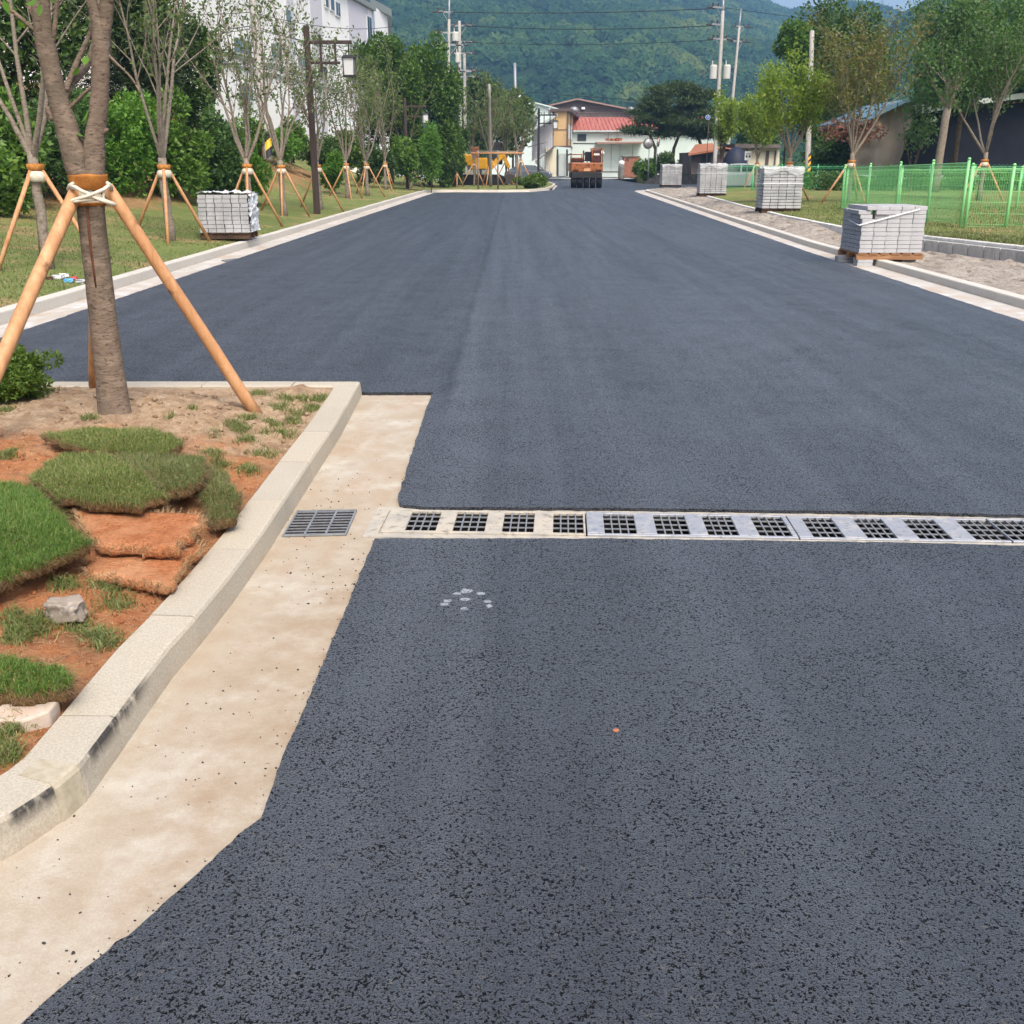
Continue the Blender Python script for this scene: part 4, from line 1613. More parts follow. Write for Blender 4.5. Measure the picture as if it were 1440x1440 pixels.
def support(label, loc, hb, rot, foot, tr, group, n=3, r=.030):
    t = thing('tree_support', label, 'tree support', loc, rot, group)
    for k in range(n):
        a = 2 * math.pi * k / n
        d = Vector((math.cos(a), math.sin(a), 0))
        b = d * foot
        wz = t.location + Matrix.Rotation(rot, 3, 'Z') @ b
        fz = (terr_left if wz.x < 3.6 else terr_right)(wz.x, wz.y) - loc[2]
        a0 = d * (tr + .028) + Vector((0, 0, hb))
        b0 = Vector((b.x, b.y, fz - .05))
        MB().tube([a0 + (a0 - b0).normalized() * .07, a0.lerp(b0, .5), b0], [r * .92, r, r], 8).build('pole', M['pole_wood'], t, smooth=True)
    MB().lathe([(tr + .012, hb + .04), (tr + .03, hb + .07), (tr + .036, hb + .13), (tr + .02, hb + .135)], n=14).build('coir_band', M['coir'], t, smooth=True)
    MB().lathe([(tr + .012, hb - .09), (tr + .04, hb - .07), (tr + .045, hb), (tr + .014, hb + .045)], n=14).build('strap', M['rope'], t, smooth=True)
    return t


GT, GS = 'staked young trees on the left lawn', 'pole supports of the lawn trees'
rowL = [  # px,py base, height, limbs, label
    (70, 377, 5.6, 6, 'vase shaped bare tree behind the forked near tree', .075, 300),
    (241, 338, 5.6, 5, 'slender many-stemmed tree left of the wrapped block pallet', .085, 1150),
    (354, 316, 4.9, 6, 'thin bare tree standing right behind the wrapped block pallet', .08, 1050),
    (400, 303, 5.0, 6, 'sparse tree just left of the brown lamp post with lantern', .085, 1100),
    (450, 295, 5.0, 5, 'sparse tree hidden behind the brown lamp post with lantern', .08, 1000),
    (489, 279, 5.0, 6, 'leaning forked tree next after the brown lamp post', .08, 1200),
    (517, 275, 5.3, 6, 'tree midway between the two brown lamp posts', .085, 1300),
    (543, 267, 5.6, 6, 'tree just before the second brown lamp post', .085, 1400),
    (578, 264.5, 5.6, 6, 'tree behind the second brown lamp post', .085, 1300)]
rots = [2.1, 2.6, 2.75, 2.5, 2.6, 2.7, 2.4, 2.9, 2.5]
for i, (a, b, h, nl, lb, tr, nlv) in enumerate(rowL):
    p = sinv((a, b))
    fork = 1.42 if i else 1.45
    young_tree('young_tree', lb, p, h, 40 + i, fork, tr, nl, .46 if i not in (1,) else .36, 'lf_young', int(nlv * 1.25), .10 if i < 4 else .12, group=GT, lean=(-.015, 0), sub=8)
    support('pole support round the ' + lb.replace('vase shaped ', '').replace('slender ', '').replace('thin ', ''), p, 1.17, rots[i] + .25 * (i % 2), .78, tr, GS)

# island cluster
GI = 'staked trees on the far island'
isl = [(643, 262.5, 2.7, 4, 'smallest staked sapling at the left end of the island', .04, .75, 500),
       (667, 261, 5.4, 6, 'tree on the island in front of the yellow excavator', .07, 1.4, 900),
       (690, 261.5, 6.6, 7, 'tall tree in the middle of the far island', .09, 1.6, 1400),
       (712, 260, 5.4, 6, 'tree on the island left of the grey car', .08, 1.5, 1100),
       (732, 260.5, 5.6, 6, 'island tree nearest the black lamp post', .09, 1.6, 1200)]
for i, (a, b, h, nl, lb, tr, hb, nlv) in enumerate(isl):
    p = sinv((a, b))
    young_tree('young_tree', lb, p, h, 70 + i, hb + .25, tr, nl, .36, 'lf_young' if i else 'lf_mid', nlv, .17, group=GI, sub=7)
    support('pole support of the ' + lb, p, hb, .5 + i * .9, .95 if i else .5, tr, 'pole supports on the island', r=.04)
p0, p1 = D(662, 215.5, 60), D(737, 215.5, 60)
sp_ = thing('tree_brace', 'horizontal timber rails tying the island trees together', 'tree brace', ((p0.x + p1.x) / 2, p0.y, .12))
o = sp_.location
rail = MB().tube([p0, p1], .045, 8).build('rail', M['pole_wood'], sp_, off=o, smooth=True)
MB().tube([D(668, 213, 60.3), D(728, 213.5, 60.3)], .04, 8).build('rail', M['bark_grey'], sp_, off=o, smooth=True)
for a in (672, 700, 727):
    q = D(a, 213, 60.15)
    MB().tube([(q.x, q.y, .05), (q.x, q.y, q.z + .05)], .045, 8).build('post', M['bark_grey'], sp_, off=o, smooth=True)

# right-hand row
GR, GRS = 'staked trees beyond the sand strip', 'pole supports of the trees beyond the sand'
rowR = [  # px, base row, band row, height px top, ...
    (1012, 263, 'narrow yellow green tree nearest the dark pines', 'lf_light', 4.3, 5200, .13, 'bark_dark', 6, .36),
    (1062, 264, 'yellow green tree in front of the white sign', 'lf_light', 3.9, 6000, .13, 'bark_grey', 6, .5),
    (1106, 284, 'wide yellow green tree behind the third block pallet', 'lf_light', 3.9, 6500, .11, 'bark_grey', 7, .62),
    (1192, 284, 'tall brownish tree behind the corner of the green mesh fence', 'lf_brownish', 4.9, 5000, .10, 'bark_grey', 7, .60)]
for i, (a, b, lb, lm, h, nlv, ls, bk_, nl, spd) in enumerate(rowR):
    p = sinv((a, b), terr_right)
    young_tree('young_tree', lb, p, h, 90 + i, 1.5, .085, nl, spd, lm, nlv, ls * 1.15, bk_, GR, sub=8, jit=.13, low=.3)
    support('peeled pole support of the ' + lb, p, 1.15, .9 + i * .7, .85, .085, GRS, r=.034)
# far right vase tree, its trunk splitting in two and closing again
p = sinv((1377, 282), terr_right)
t = young_tree('young_tree', 'vase tree with two curved stems beyond the green mesh fence', p, 5.4, 97, 1.5, .08, 7, .55, 'lf_feather', 6500, .13, group=GR, sub=8, jit=.15, low=.35)
support('pole support of the vase tree beyond the green mesh fence', p, 1.15, 1.3, .8, .085, GRS, r=.034)
p = D(1318, 236, 44)
p.z = .35
young_tree('tree', 'tall straight trunk tree before the black netting', p, 7.6, 98, 3.4, .19, 8, .75, 'lf_feather', 8000, .19, 'bark_grey', sub=9, jit=.25, low=.35, lean=(.03, 0))
p = D(1282, 236, 46)
p.z = .35
young_tree('sapling', 'feathery sapling against the grey tarpaulin wall', p, 3.9, 99, .9, .05, 4, .4, 'lf_feather', 900, .22, 'bark_dark', jit=.2, sub=5)


# ------------------------------------------------------------------ dense trees, shrubs and hedges
def crown_points(rad, ncl, n, rg, clr=.42, hollow=.5):
    d = rg.normal(size=(ncl, 3))
    d /= np.linalg.norm(d, axis=1, keepdims=True)
    rr = rg.uniform(hollow, .92, ncl)[:, None]
    C = d * rr
    sz = rg.uniform(.65, 1.25, ncl) * clr
    w = sz ** 2
    ii = rg.choice(ncl, n, p=w / w.sum())
    e = rg.normal(size=(n, 3))
    e /= np.linalg.norm(e, axis=1, keepdims=True)
    q = rg.uniform(.45, 1.0, n) ** .6
    P = C[ii] + e * (sz[ii] * q)[:, None]
    return P * np.array(rad), C[ii] * np.array(rad)


def dense(name, label, box, zc, leafm, n, lsize, seed, cat='tree', ncl=40, clr=.36, ratio=.55, group=None, depth=1.0, trunk=True, zbase=None, up=.35, bark='bark_dark', hollow=.5):
    x0, x1, y0, y1 = box
    rg = np.random.default_rng(seed)
    a = D(x0, (y0 + y1) / 2, zc)
    b = D(x1, (y0 + y1) / 2, zc)
    top = D((x0 + x1) / 2, y0, zc)
    bot = D((x0 + x1) / 2, y1, zc)
    c = (top + bot) / 2
    rad = (abs(b.x - a.x) / 2, abs(b.x - a.x) / 2 * depth, (top - bot).length / 2)
    c.y = a.y
    zb = (c.z - rad[2]) if zbase is None else zbase
    t = thing(name, label, cat, (c.x, c.y, zb), 0, group)
    P, C = crown_points(rad, ncl, n, rg, clr, hollow)
    v, f = leaves(P, lsize, rg, up=up, ratio=ratio, outc=C)
    mesh_np('crown', v + np.array(c), f, M[leafm], t, off=t.location)
    if trunk:
        m = MB()
        m.tube([(c.x, c.y, zb - .4), (c.x + .05, c.y, c.z - rad[2] * .3), (c.x, c.y, c.z + rad[2] * .5)], [rad[0] * .055, rad[0] * .045, rad[0] * .015], 8)
        for k in range(7):
            an = k * 2.4
            z0 = c.z - rad[2] * (.5 - .12 * k)
            m.tube([(c.x, c.y, z0), (c.x + math.cos(an) * rad[0] * .35, c.y + math.sin(an) * rad[1] * .35, z0 + rad[2] * .22),
                    (c.x + math.cos(an) * rad[0] * .75, c.y + math.sin(an) * rad[1] * .75, z0 + rad[2] * .35)], [rad[0] * .028, rad[0] * .018, rad[0] * .006], 5)
        m.build('trunk', M[bark], t, off=t.location, smooth=True)
    return t


GB = 'trees on the left bank'
dense('tree', 'dark evergreen filling the top left corner behind the near tree', (-150, 130, -130, 190), 27, 'lf_dark', 17000, .17, 201, ncl=70, clr=.28, group=GB, zbase=1.2)
dense('pine_tree', 'dark pine between the near tree and the white building', (95, 262, -90, 185), 29, 'lf_pine', 17000, .26, 202, ncl=64, clr=.30, ratio=.16, group=GB, zbase=1.2)
dense('tree', 'mid green tree overlapping the left end of the white building', (225, 312, 18, 200), 31, 'lf_dark', 7000, .15, 203, ncl=44, clr=.30, group=GB, zbase=1.3)
dense('tree', 'bushy green tree behind the slender many-stemmed tree', (150, 245, -20, 150), 33, 'lf_mid', 7500, .17, 214, ncl=40, clr=.30, group=GB, zbase=1.3)
GH = 'shrubs on the left bank'
sh = [((-90, 62, 128, 292), 21, 'lf_mid', 9000, .15, 'broad-leaved shrub at the left edge behind the nearest lawn tree'),
      ((25, 150, 140, 284), 23.5, 'lf_feather', 9500, .13, 'soft olive shrub right behind the forked near tree'),
      ((112, 232, 125, 278), 25.5, 'lf_bright', 8500, .12, 'fresh leafy shrub between the near tree and the slender tree'),
      ((188, 292, 140, 276), 27, 'lf_mid', 8500, .14, 'green shrub behind the slender many-stemmed tree'),
      ((262, 352, 150, 276), 29, 'lf_feather', 7500, .14, 'olive shrub behind the wrapped block pallet'),
      ((322, 378, 198, 272), 30, 'lf_bright', 3800, .14, 'fresh green shrub just right of the wrapped block pallet'),
      ((-70, 40, 205, 300), 19, 'lf_mid', 4000, .13, 'low leafy shrub at the left edge of the lawn'),
      ((330, 385, 150, 225), 40, 'lf_mid', 2600, .16, 'small shrub below the concrete pole with the yellow band'),
      ((385, 432, 170, 226), 50, 'lf_mid', 3000, .2, 'round shrub before the foot of the white building'),
      ((372, 420, 185, 226), 46, 'lf_bright', 2200, .18, 'bright shrub at the top of the bare slope'),
      ((425, 482, 192, 240), 48, 'lf_dark', 2800, .19, 'dark shrub behind the brown lamp post'),
      ((446, 492, 214, 262), 43, 'lf_bright', 2600, .16, 'light green shrub right of the brown lamp post'),
      ((455, 515, 188, 235), 52, 'lf_box', 2600, .2, 'yellowish shrub below the grey shed'),
      ((500, 560, 205, 262), 55, 'lf_dark', 3000, .2, 'dark shrub between the lamp posts'),
      ((548, 592, 195, 250), 56, 'lf_mid', 2600, .2, 'leafy shrub near the second brown lamp post')]
for i, (bx, zc, lm, n, ls, lb) in enumerate(sh):
    dense('shrub', lb, bx, zc, lm, n, ls, 220 + i, cat='shrub', ncl=30, clr=.34, group=GH, trunk=False, hollow=.35)
GM = 'trees beyond the left row'
M['lf_deep'] = leaf_mat('leaf_deep_green', [(.035, .09, .014), (.06, .13, .02), (.13, .21, .032), (.045, .105, .016)])
dense('tree', 'big round bright green tree beyond the second brown lamp post', (555, 652, 62, 262), 64, 'lf_deep', 26000, .22, 240, ncl=60, clr=.28, group=GM, zbase=.2)
dense('tree', 'light green tree in front of the white building corner', (492, 602, 52, 215), 60, 'lf_deep', 20000, .21, 241, ncl=56, clr=.27, group=GM, zbase=.8)
dense('pine_tree', 'small young pine in front of the big round tree', (592, 618, 168, 250), 56, 'lf_bright', 2600, .32, 242, ncl=26, clr=.34, ratio=.14, group=GM, zbase=.4)
dense('tree', 'dark low tree right of the big round tree', (612, 660, 150, 262), 68, 'lf_dark', 5000, .32, 243, ncl=34, clr=.3, group=GM, zbase=.2)
dense('tree', 'dull green tree behind the island staked trees', (645, 705, 112, 215), 92, 'lf_dark', 5000, .42, 244, ncl=36, clr=.3, group=GM, zbase=0)
dense('tree', 'loose green tree left of the mint house', (690, 752, 128, 220), 98, 'lf_young', 4200, .42, 245, ncl=34, clr=.28, group=GM, zbase=0)
dense('boxwood_bush', 'low clipped yellow green bush at the tip of the island', (726, 771, 244, 265), 63, 'lf_box', 5500, .13, 246, cat='bush', ncl=40, clr=.3, trunk=False, depth=.8, hollow=.4)
dense('boxwood_bush', 'round clipped bush beside the near tree at the left edge', (-70, 73, 484, 566), 6.15, 'lf_box', 15000, .028, 247, cat='bush', ncl=70, clr=.26, trunk=False, ratio=.45, hollow=.45)

GP = 'pines on the bed behind the stone wall'


def pine(label, base, top, wpx, zc, seed, lean):
    """layered pine: bent trunk, flat needle pads"""
    rg = np.random.default_rng(seed)
    b, tp = D(*base, zc), D(*top, zc)
    h = tp.z - b.z
    w = wpx / 2 * zc / 1440
    t = thing('pine_tree', label, 'pine', b, 0, GP)
    m = MB()
    pts = [Vector((lean * math.sin(i * 1.1) * .35, 0, h * i / 8)) + Vector(((tp.x - b.x) * i / 8, 0, 0)) for i in range(9)]
    pts[0].z = -.3
    m.tube(pts, [.17 * (1 - .085 * i) for i in range(9)], 7)
    PP, CC = [], []
    for k in range(22):
        f = rg.uniform(.34, 1.0)
        ix = min(7, int(f * 8))
        q = pts[ix].lerp(pts[ix + 1], f * 8 - ix)
        a = rg.uniform(0, 6.28)
        L = w * (1.15 - .75 * f) * rg.uniform(.6, 1.15)
        e = q + Vector((math.cos(a) * L, math.sin(a) * L, .15 * L))
        m.tube([q, q.lerp(e, .5) + Vector((0, 0, -.05)), e], [.045, .03, .012], 4, cap=False)
        n = 420
        pr = rg.normal(size=(n, 3)) * np.array([.46, .46, .17]) * (w / 2.0)
        pr[:, 2] = np.abs(pr[:, 2])
        PP.append(pr + np.array(e))
        CC.append(np.repeat(np.array([[e.x, e.y, e.z - .6]]), n, 0))
    m.build('trunk', M['bark_dark'], t, smooth=True)
    P, C = np.concatenate(PP), np.concatenate(CC)
    v, f = leaves(P, .42, rg, up=.1, ratio=.16, outc=C)
    mesh_np('crown', v, f, M['lf_pine'], t)


pine('leaning pine beside the round traffic mirrors', (914, 236), (918, 130), 58, 87, 260, 1.2)
pine('darkest pine in the middle of the bed', (949, 236), (953, 126), 70, 88, 261, -.8)
pine('pine at the right end of the bed by the orange roof', (985, 236), (978, 138), 58, 89, 262, .9)
GQ = 'shrubs on the bed behind the stone wall'
for i, (bx, lm, lb) in enumerate([((890, 925, 226, 250), 'lf_mid', 'low shrub at the foot of the traffic mirror'), ((915, 955, 216, 246), 'lf_dark', 'rounded dark shrub under the middle pine'),
                                  ((945, 1000, 222, 246), 'lf_mid', 'long shrub behind the farthest block pallet')]):
    dense('shrub', lb, bx, 85.5, lm, 3200, .26, 270 + i, cat='shrub', ncl=26, clr=.36, group=GQ, trunk=False, hollow=.35)
GX = 'trees beyond the green fences'
dense('tree', 'large dark tree behind the striped concrete pole', (1100, 1262, 10, 222), 62, 'lf_dark', 24000, .24, 280, ncl=80, clr=.26, group=GX, zbase=.3)
dense('tree', 'bright clump of foliage on the upper left of the large dark tree', (1092, 1140, 26, 84), 60, 'lf_mid', 3500, .26, 281, ncl=24, clr=.34, group=GX, zbase=.3)
dense('tree', 'feathery light tree above the netted shed', (1278, 1440, 40, 150), 50, 'lf_feather', 12000, .22, 282, ncl=70, clr=.24, group=GX, zbase=.3)
dense('tree', 'feathery tree at the right edge above the netted shed', (1370, 1530, -20, 140), 54, 'lf_feather', 10000, .30, 283, ncl=66, clr=.26, group=GX, zbase=.3)
dense('tree', 'dark tree between the white sign and the striped pole', (1030, 1100, 160, 236), 84, 'lf_dark', 4500, .34, 284, ncl=34, clr=.3, group=GX, zbase=.3)
dense('tree', 'dark tree beneath the large one left of the tarpaulin wall', (1130, 1216, 180, 246), 58, 'lf_dark', 5500, .24, 285, ncl=36, clr=.3, group=GX, zbase=.2)
dense('shrub', 'shrub with withered reddish leaves before the tarpaulin wall', (1150, 1240, 168, 202), 54, 'lf_dead', 900, .20, 286, cat='shrub', ncl=24, clr=.36, trunk=False)
GF = 'weedy bushes along the far green fence'
for i, (a, b, y0, y1, lm) in enumerate([(1074, 1110, 236, 276, 'lf_mid'), (1108, 1146, 238, 284, 'lf_bright'), (1140, 1184, 236, 282, 'lf_feather'), (1180, 1228, 240, 272, 'lf_bright'),
                                        (1222, 1276, 234, 270, 'lf_mid'), (1270, 1326, 238, 272, 'lf_bright'), (1320, 1376, 234, 270, 'lf_mid'), (1370, 1430, 238, 270, 'lf_bright'), (1420, 1490, 234, 270, 'lf_mid')]):
    tl = ['left of the third block pallet top', 'behind the third block pallet', 'with pale flower heads behind the fence corner', 'just inside the fence corner', 'under the grey tarpaulin wall',
          'under the edge of the black netting', 'beside the straight trunk', 'under the vase tree', 'at the right edge under the netting'][i]
    dense('bush', 'weedy bush ' + tl, (a, b, y0, y1), 47 if i > 1 else 50, lm, 3000, .12, 290 + i, cat='bush', ncl=26, clr=.36, group=GF, trunk=False, hollow=.3)

# tangled undergrowth at the foot of the left hedge
rgu = np.random.default_rng(78)
n = 30000
y = 9 + 44 * rgu.random(n)
d = 5.3 + 2.6 * rgu.random(n) ** .8
cl = np.array([mnoise.noise(Vector((a * .7, b * .9, 4))) for a, b in zip(y, d)])
P = np.array([(xk_l(yy) - dd, yy, terr_left(xk_l(yy) - dd, yy)) for yy, dd in zip(y, d)])
P[:, 2] += np.abs(rgu.normal(size=n)) * .16 * np.clip(.5 + cl * 1.6, .1, 1.5) * np.clip((d - 5.2) / 1.2, .2, 1.6)
k1 = (rgu.random(n) + cl * .6) > .45
for sel, mt_, nm, lb_ in ((k1, 'lf_feather', 'undergrowth', 'tangled green undergrowth along the foot of the left hedge'), (~k1, 'root', 'dry_vines', 'dry brown vines and litter along the foot of the left hedge')):
    v, f = leaves(P[sel], .10, rgu, up=.3, ratio=.45)
    tag(mesh_np(nm, v, f, M[mt_]), lb_, 'undergrowth', kind='stuff')

# grass blades on the lawns (nearest strips only)
rgg = np.random.default_rng(77)
n = 52000
y = 7 + 17 * rgg.random(n) ** 1.35
d = .02 + 6.5 * rgg.random(n)
P = np.array([(xk_l(yy) - dd, yy, terr_left(xk_l(yy) - dd, yy) - .01) for yy, dd in zip(y, d)])
keep = np.array([mnoise.noise(Vector((p[0] * .8, p[1] * .8, 3))) + .55 * rgg.random() > -.02 for p in P])
v, f = blades(P[keep], (.025, .065), .0055, (.3, 1.3), rgg)
tag(mesh_np('grass', v, f, M['grass_dull']), 'short grass of the left lawn', 'grass', kind='stuff')
n = 34000
y = 12 + 24 * rgg.random(n) ** 1.2
d = .12 + 7 * rgg.random(n) ** 1.2
P = np.array([(xe_r(yy) + dd, yy, terr_right(xe_r(yy) + dd, yy) - .01) for yy, dd in zip(y, d)])
v, f = blades(P, (.03, .09), .007, (.3, 1.3), rgg)
n = 9000
y = 14 + 6 * rgg.random(n)
d = .10 + .75 * rgg.random(n)
P = np.array([(xe_r(yy) + dd, yy, terr_right(xe_r(yy) + dd, yy) - .01) for yy, dd in zip(y, d)])
v2, f2 = blades(P, (.05, .15), .009, (.4, 1.4), rgg)
tag(mesh_np('grass', np.concatenate([v, v2]), np.concatenate([f, f2 + len(v)]), M['grass_dull']), 'longer grass along the edging on the right', 'grass', kind='stuff')

# ------------------------------------------------------------------ lamp posts
def lamp(label, loc, h, mtl, arm=1, rz=0.0):
    t = thing('lamp_post', label, 'lamp post', loc, rz, 'lantern lamp posts along the left side')
    MB().box((0, 0, h / 2 - .1), (.17, .17, h + .2), taper=.88).build('post', mtl, t, bevel=.02)
    a = MB()
    z = h - .42
    a.box((.60, 0, z), (1.25, .09, .09))
    a.box((.48, 0, z - .52), (.80, .07, .07))
    a.box((.36, 0, z - .28), (.06, .06, .95))
    a.box((.76, 0, z - .28), (.06, .06, .60))
    a.build('bracket', mtl, t, bevel=.008)
    l = MB()
    l.box((1.13, 0, z - .62), (.27, .27, .44), taper=1.12)
    lo = l.build('lantern', M['lantern'], t)
    fr = MB()
    for s in (-1, 1):
        for q in (-1, 1):
            fr.bar((1.13 + s * .142, q * .142, z - .86), (1.13 + s * .155, q * .155, z - .38), .028, .028)
    fr.box((1.13, 0, z - .86), (.33, .33, .05))
    fr.box((1.13, 0, z - .36), (.40, .40, .07), taper=.6)
    fr.box((1.13, 0, z - .18), (.03, .03, .34))
    fr.build('frame', M['black_metal'], lo)
    return t


p = sinv((446, 301))
lamp('brown timber lamp post with hanging lantern, the nearest one', p, 4.95, M['lamp_timber'])
p = sinv((573, 265))
l2 = lamp('second brown lamp post half hidden by sparse trees', p, 4.75, M['lamp_timber'], rz=.35)
p = D(757, 249, 70)
lamp('black lamp post at the tip of the island by the beige house', Vector((p.x, p.y, .05)), D(757, 155, 70).z, M['black_metal'])


# ------------------------------------------------------------------ paving blocks
def block_stack(label, loc, rz, w, dp, layers, lh, wrap, nx=5):
    """strapped stack in film on a pallet; origin at the front-left ground corner"""
    t = thing('block_stack', label, 'pallet of blocks', loc, rz, 'wrapped block pallets')
    pz = .13
    b = MB()
    r = random.Random(int(w * 1000 + layers))
    bw = w / nx
    ny = max(2, int(round(dp / .2)))
    bd = dp / ny
    for k in range(layers):
        sh_ = r.uniform(-.008, .008)
        for i in range(nx):
            for j in range(ny):
                if 0 < i < nx - 1 and 0 < j < ny - 1 and k < layers - 1:
                    continue
                b.box((bw * (i + .5) + sh_ + r.uniform(-.004, .004), bd * (j + .5) + r.uniform(-.008, .004), pz + lh * (k + .5)), (bw - .012, bd - .010, lh - (.007 if layers < 12 else .014)))
    b.build('blocks', M['block'], t)
    pm = MB()
    for k in range(5):
        pm.box((w * (k + .5) / 5, dp / 2, pz - .012), (w / 5 - .03, dp, .022))
    for q in range(3):
        pm.box((w / 2, dp * (.08 + .42 * q), pz - .07), (w, .09, .09))
    pm.build('pallet', M['bearer'], t)
    ht = lh * layers
    # film: crumpled hood over the top and one or two sides
    if wrap:
        fm = MB()
        us = np.linspace(0, 1, 22)

        def hood(u, v_):
            # u across, v: 0 front hem .. 1 back
            x = -.02 + (w + .04) * u
            cr = .03 * mnoise.noise(Vector((u * 5 + layers, v_ * 6, 2))) + .02 * mnoise.noise(Vector((u * 14, v_ * 15, 7)))
            if v_ < .3:
                q = v_ / .3
                return (x, -.025 + cr * .8, pz + ht - .13 * (1 - q) * (1 + .5 * math.sin(u * 9 + layers)) + .01)
            q = (v_ - .3) / .7
            return (x, dp * q, pz + ht + .02 + abs(cr) * (1 + 1.2 * (q < .6)))
        v, f = sheet_grid(list(us), list(np.linspace(0, 1, 22)), hood)
        if wrap == 2:
            v, f = sheet_grid(list(us), list(np.linspace(.3, 1, 18)), hood)
        mesh_np('plastic_wrap', np.array(v), f, M['film_clear'] if wrap != 2 else M['film'], t, smooth=True)
        if wrap == 2:
            def side(u, v_):
                cr = .05 * mnoise.noise(Vector((u * 6, v_ * 7, 1))) + .04 * mnoise.noise(Vector((u * 16, v_ * 15, 4)))
                return (w + .03 + cr, -.03 + (dp + .05) * u, pz + ht * v_ + .01)
            v, f = sheet_grid(list(np.linspace(0, 1, 30)), list(np.linspace(0, 1, 30)), side)
            mesh_np('plastic_wrap', np.array(v), f, M['film'], t, smooth=False)
        sm = MB()
        zz = pz + ht * (.62 if layers < 14 else .7)
        if wrap == 1:
            sm.box((w / 2, -.014, zz), (w + .03, .004, .022))
            sm.box((-.016, dp / 2, zz), (.004, dp, .022))
            sm.build('strap', M['strap'], t)
    return t


M['film_clear'] = mat('clear_film_thin', (.80, .82, .84), .22, .6, [(6, (.68, .70, .72), .4, .65)], (7, .9, .05), alpha=.38)
p = sinv((282, 337.5))
block_stack('grey block pallet with crinkled silver film on its right side', p, .05, .93, .80, 9, .076, 2, nx=6)


def on(px, py, f=terr_right):
    return sinv((px, py), f)


p = on(1071, 300)
block_stack('film-covered block pallet in the middle of the sand strip', Vector((p.x, p.y, p.z)), -.03, 1.08, 1.0, 13, .082, 1)
p = on(983, 277)
block_stack('film-covered block pallet second from the far end', p, -.05, 1.12, 1.0, 14, .082, 1)
p = on(930.5, 264.5)
block_stack('small-looking block pallet nearest the far junction', p, .02, 1.2, 1.0, 14, .083, 1)

# the open pallet at the kerb, each block a thing
S0 = D(1208, 356, 15.84)
PW, PD, LH = .97, .97, .0635
pt = thing('pallet', 'wooden pallet bridging the kerb under the open grey blocks', 'pallet', (S0.x, S0.y, S0.z - .10))
pb = MB()
for k in range(6):
    pb.box((-.03 + (PW + .06) * (k + .5) / 6, PD / 2, .089), ((PW + .06) / 6 - .035, PD + .02, .02))
pb.build('boards', M['pallet'], pt)
pb = MB()
for q in range(3):
    pb.box((PW / 2, .04 + (PD - .08) * q / 2, .04), (PW + .06, .07, .078))
pb.build('bearers', M['pallet'], pt)
rb = random.Random(4)
bm_ = MB().box((0, 0, LH / 2), (.190, .186, LH - .004))
proto = bm_.build('paving_block', M['block'], bevel=.004, seg=1)
GBK = 'grey paving blocks stacked on the open pallet'
LBK = 'pale grey paving block in the open stack beside the green fence'
tag(proto, LBK, 'paving block', GBK)
first = True
NX, NY, NL = 5, 5, 11
for k in range(NL):
    sx_ = rb.uniform(-.007, .007)
    for i in range(NX):
        for j in range(NY):
            if 0 < i < NX - 1 and 0 < j < NY - 1 and k < NL - 1:
                continue
            if j == NY - 1 and 0 < i < NX - 1 and k < NL - 1:
                continue
            x = S0.x + (i + .5) * .194 + sx_ + rb.uniform(-.003, .003)
            y = S0.y + (j + .5) * .194 + rb.uniform(-.006, .003)
            rz = rb.uniform(-.006, .006)
            if k in (8, 9) and i == 0 and j < 3:     # the slipped corner
                x += -.035 * (k - 7) + .02 * j
                y += .02
                rz += .05
            if k == 10 and i == 0:
                x += .05
            if k == 9 and i == 1 and j == 0:
                y -= .035
            if first:
                o = proto
                first = False
            else:
                o = proto.copy()
                COL.objects.link(o)
            o.location = (x, y, S0.z + k * LH)
            o.rotation_euler = (0, 0, rz)
sb = MB()
a, b = Vector((S0.x - .045, S0.y - .012, S0.z + LH * 6.6)), Vector((S0.x + PW * .88, S0.y - .016, S0.z + LH * 10.3))
sb.bar(a, b, .004, .022, up=(0, 0, 1))
sb.bar(a + Vector((-.008, .0, 0)), a + Vector((-.008, .5, .05)), .022, .004)
tag(sb.build('strap', M['strap']), 'slack white strap slanting across the open block stack', 'strap')
sbl = [(G(1216, 374.5, 0), 0.24, .2, S0.z - .10, 'grey support block in the gutter under the near corner of the pallet'),
       (Vector((S0.x - .0, S0.y + .62, 0)), .24, .2, S0.z - .10, 'grey support block in the gutter under the back corner of the pallet'),
       (Vector((S0.x + .84, S0.y + .14, 0)), .22, .2, S0.z - .10, 'grey support block on the sand under the right side of the pallet')]
for p, w, d_, hh, lb in sbl:
    zb = 0 if p.x < 5.9 else terr_right(p.x, p.y) - .02
    m = MB()
    m.box((0, 0, (hh - zb) / 4 - .001), (w, d_, (hh - zb) / 2 - .002))
    m.box((.004, .003, (hh - zb) * .75), (w, d_, (hh - zb) / 2 - .002))
    o = m.build('support_block', M['block'], bevel=.004, seg=1)
    o.location = (p.x, p.y + d_ / 2, zb)
    tag(o, lb, 'support block', 'support blocks under the open pallet')

# retaining blocks along the dug-out sand
GRB = 'retaining blocks below the edging'
i = 0
yy = 21.8
protoR = None
while yy > 9:
    x = xe_r(yy)
    x2 = xe_r(yy - .4)
    a = math.atan2(-.4, x2 - x)
    if protoR is None:
        m = MB()
        m.box((0, 0, .11), (.385, .09, .20))
        for q in (-.12, -.06, .06, .12):
            m.box((q, -.047, .11), (.022, .008, .196))
        protoR = m.build('retaining_block', M['block2'], bevel=.004, seg=1)
        o = protoR
    else:
        o = protoR.copy()
        COL.objects.link(o)
    o.location = ((x + x2) / 2 - .075, yy - .2, -.022)
    o.rotation_euler = (0, 0, a)
    tag(o, 'grooved grey retaining block in the row below the white edging on the right', 'retaining block', GRB)
    yy -= .4

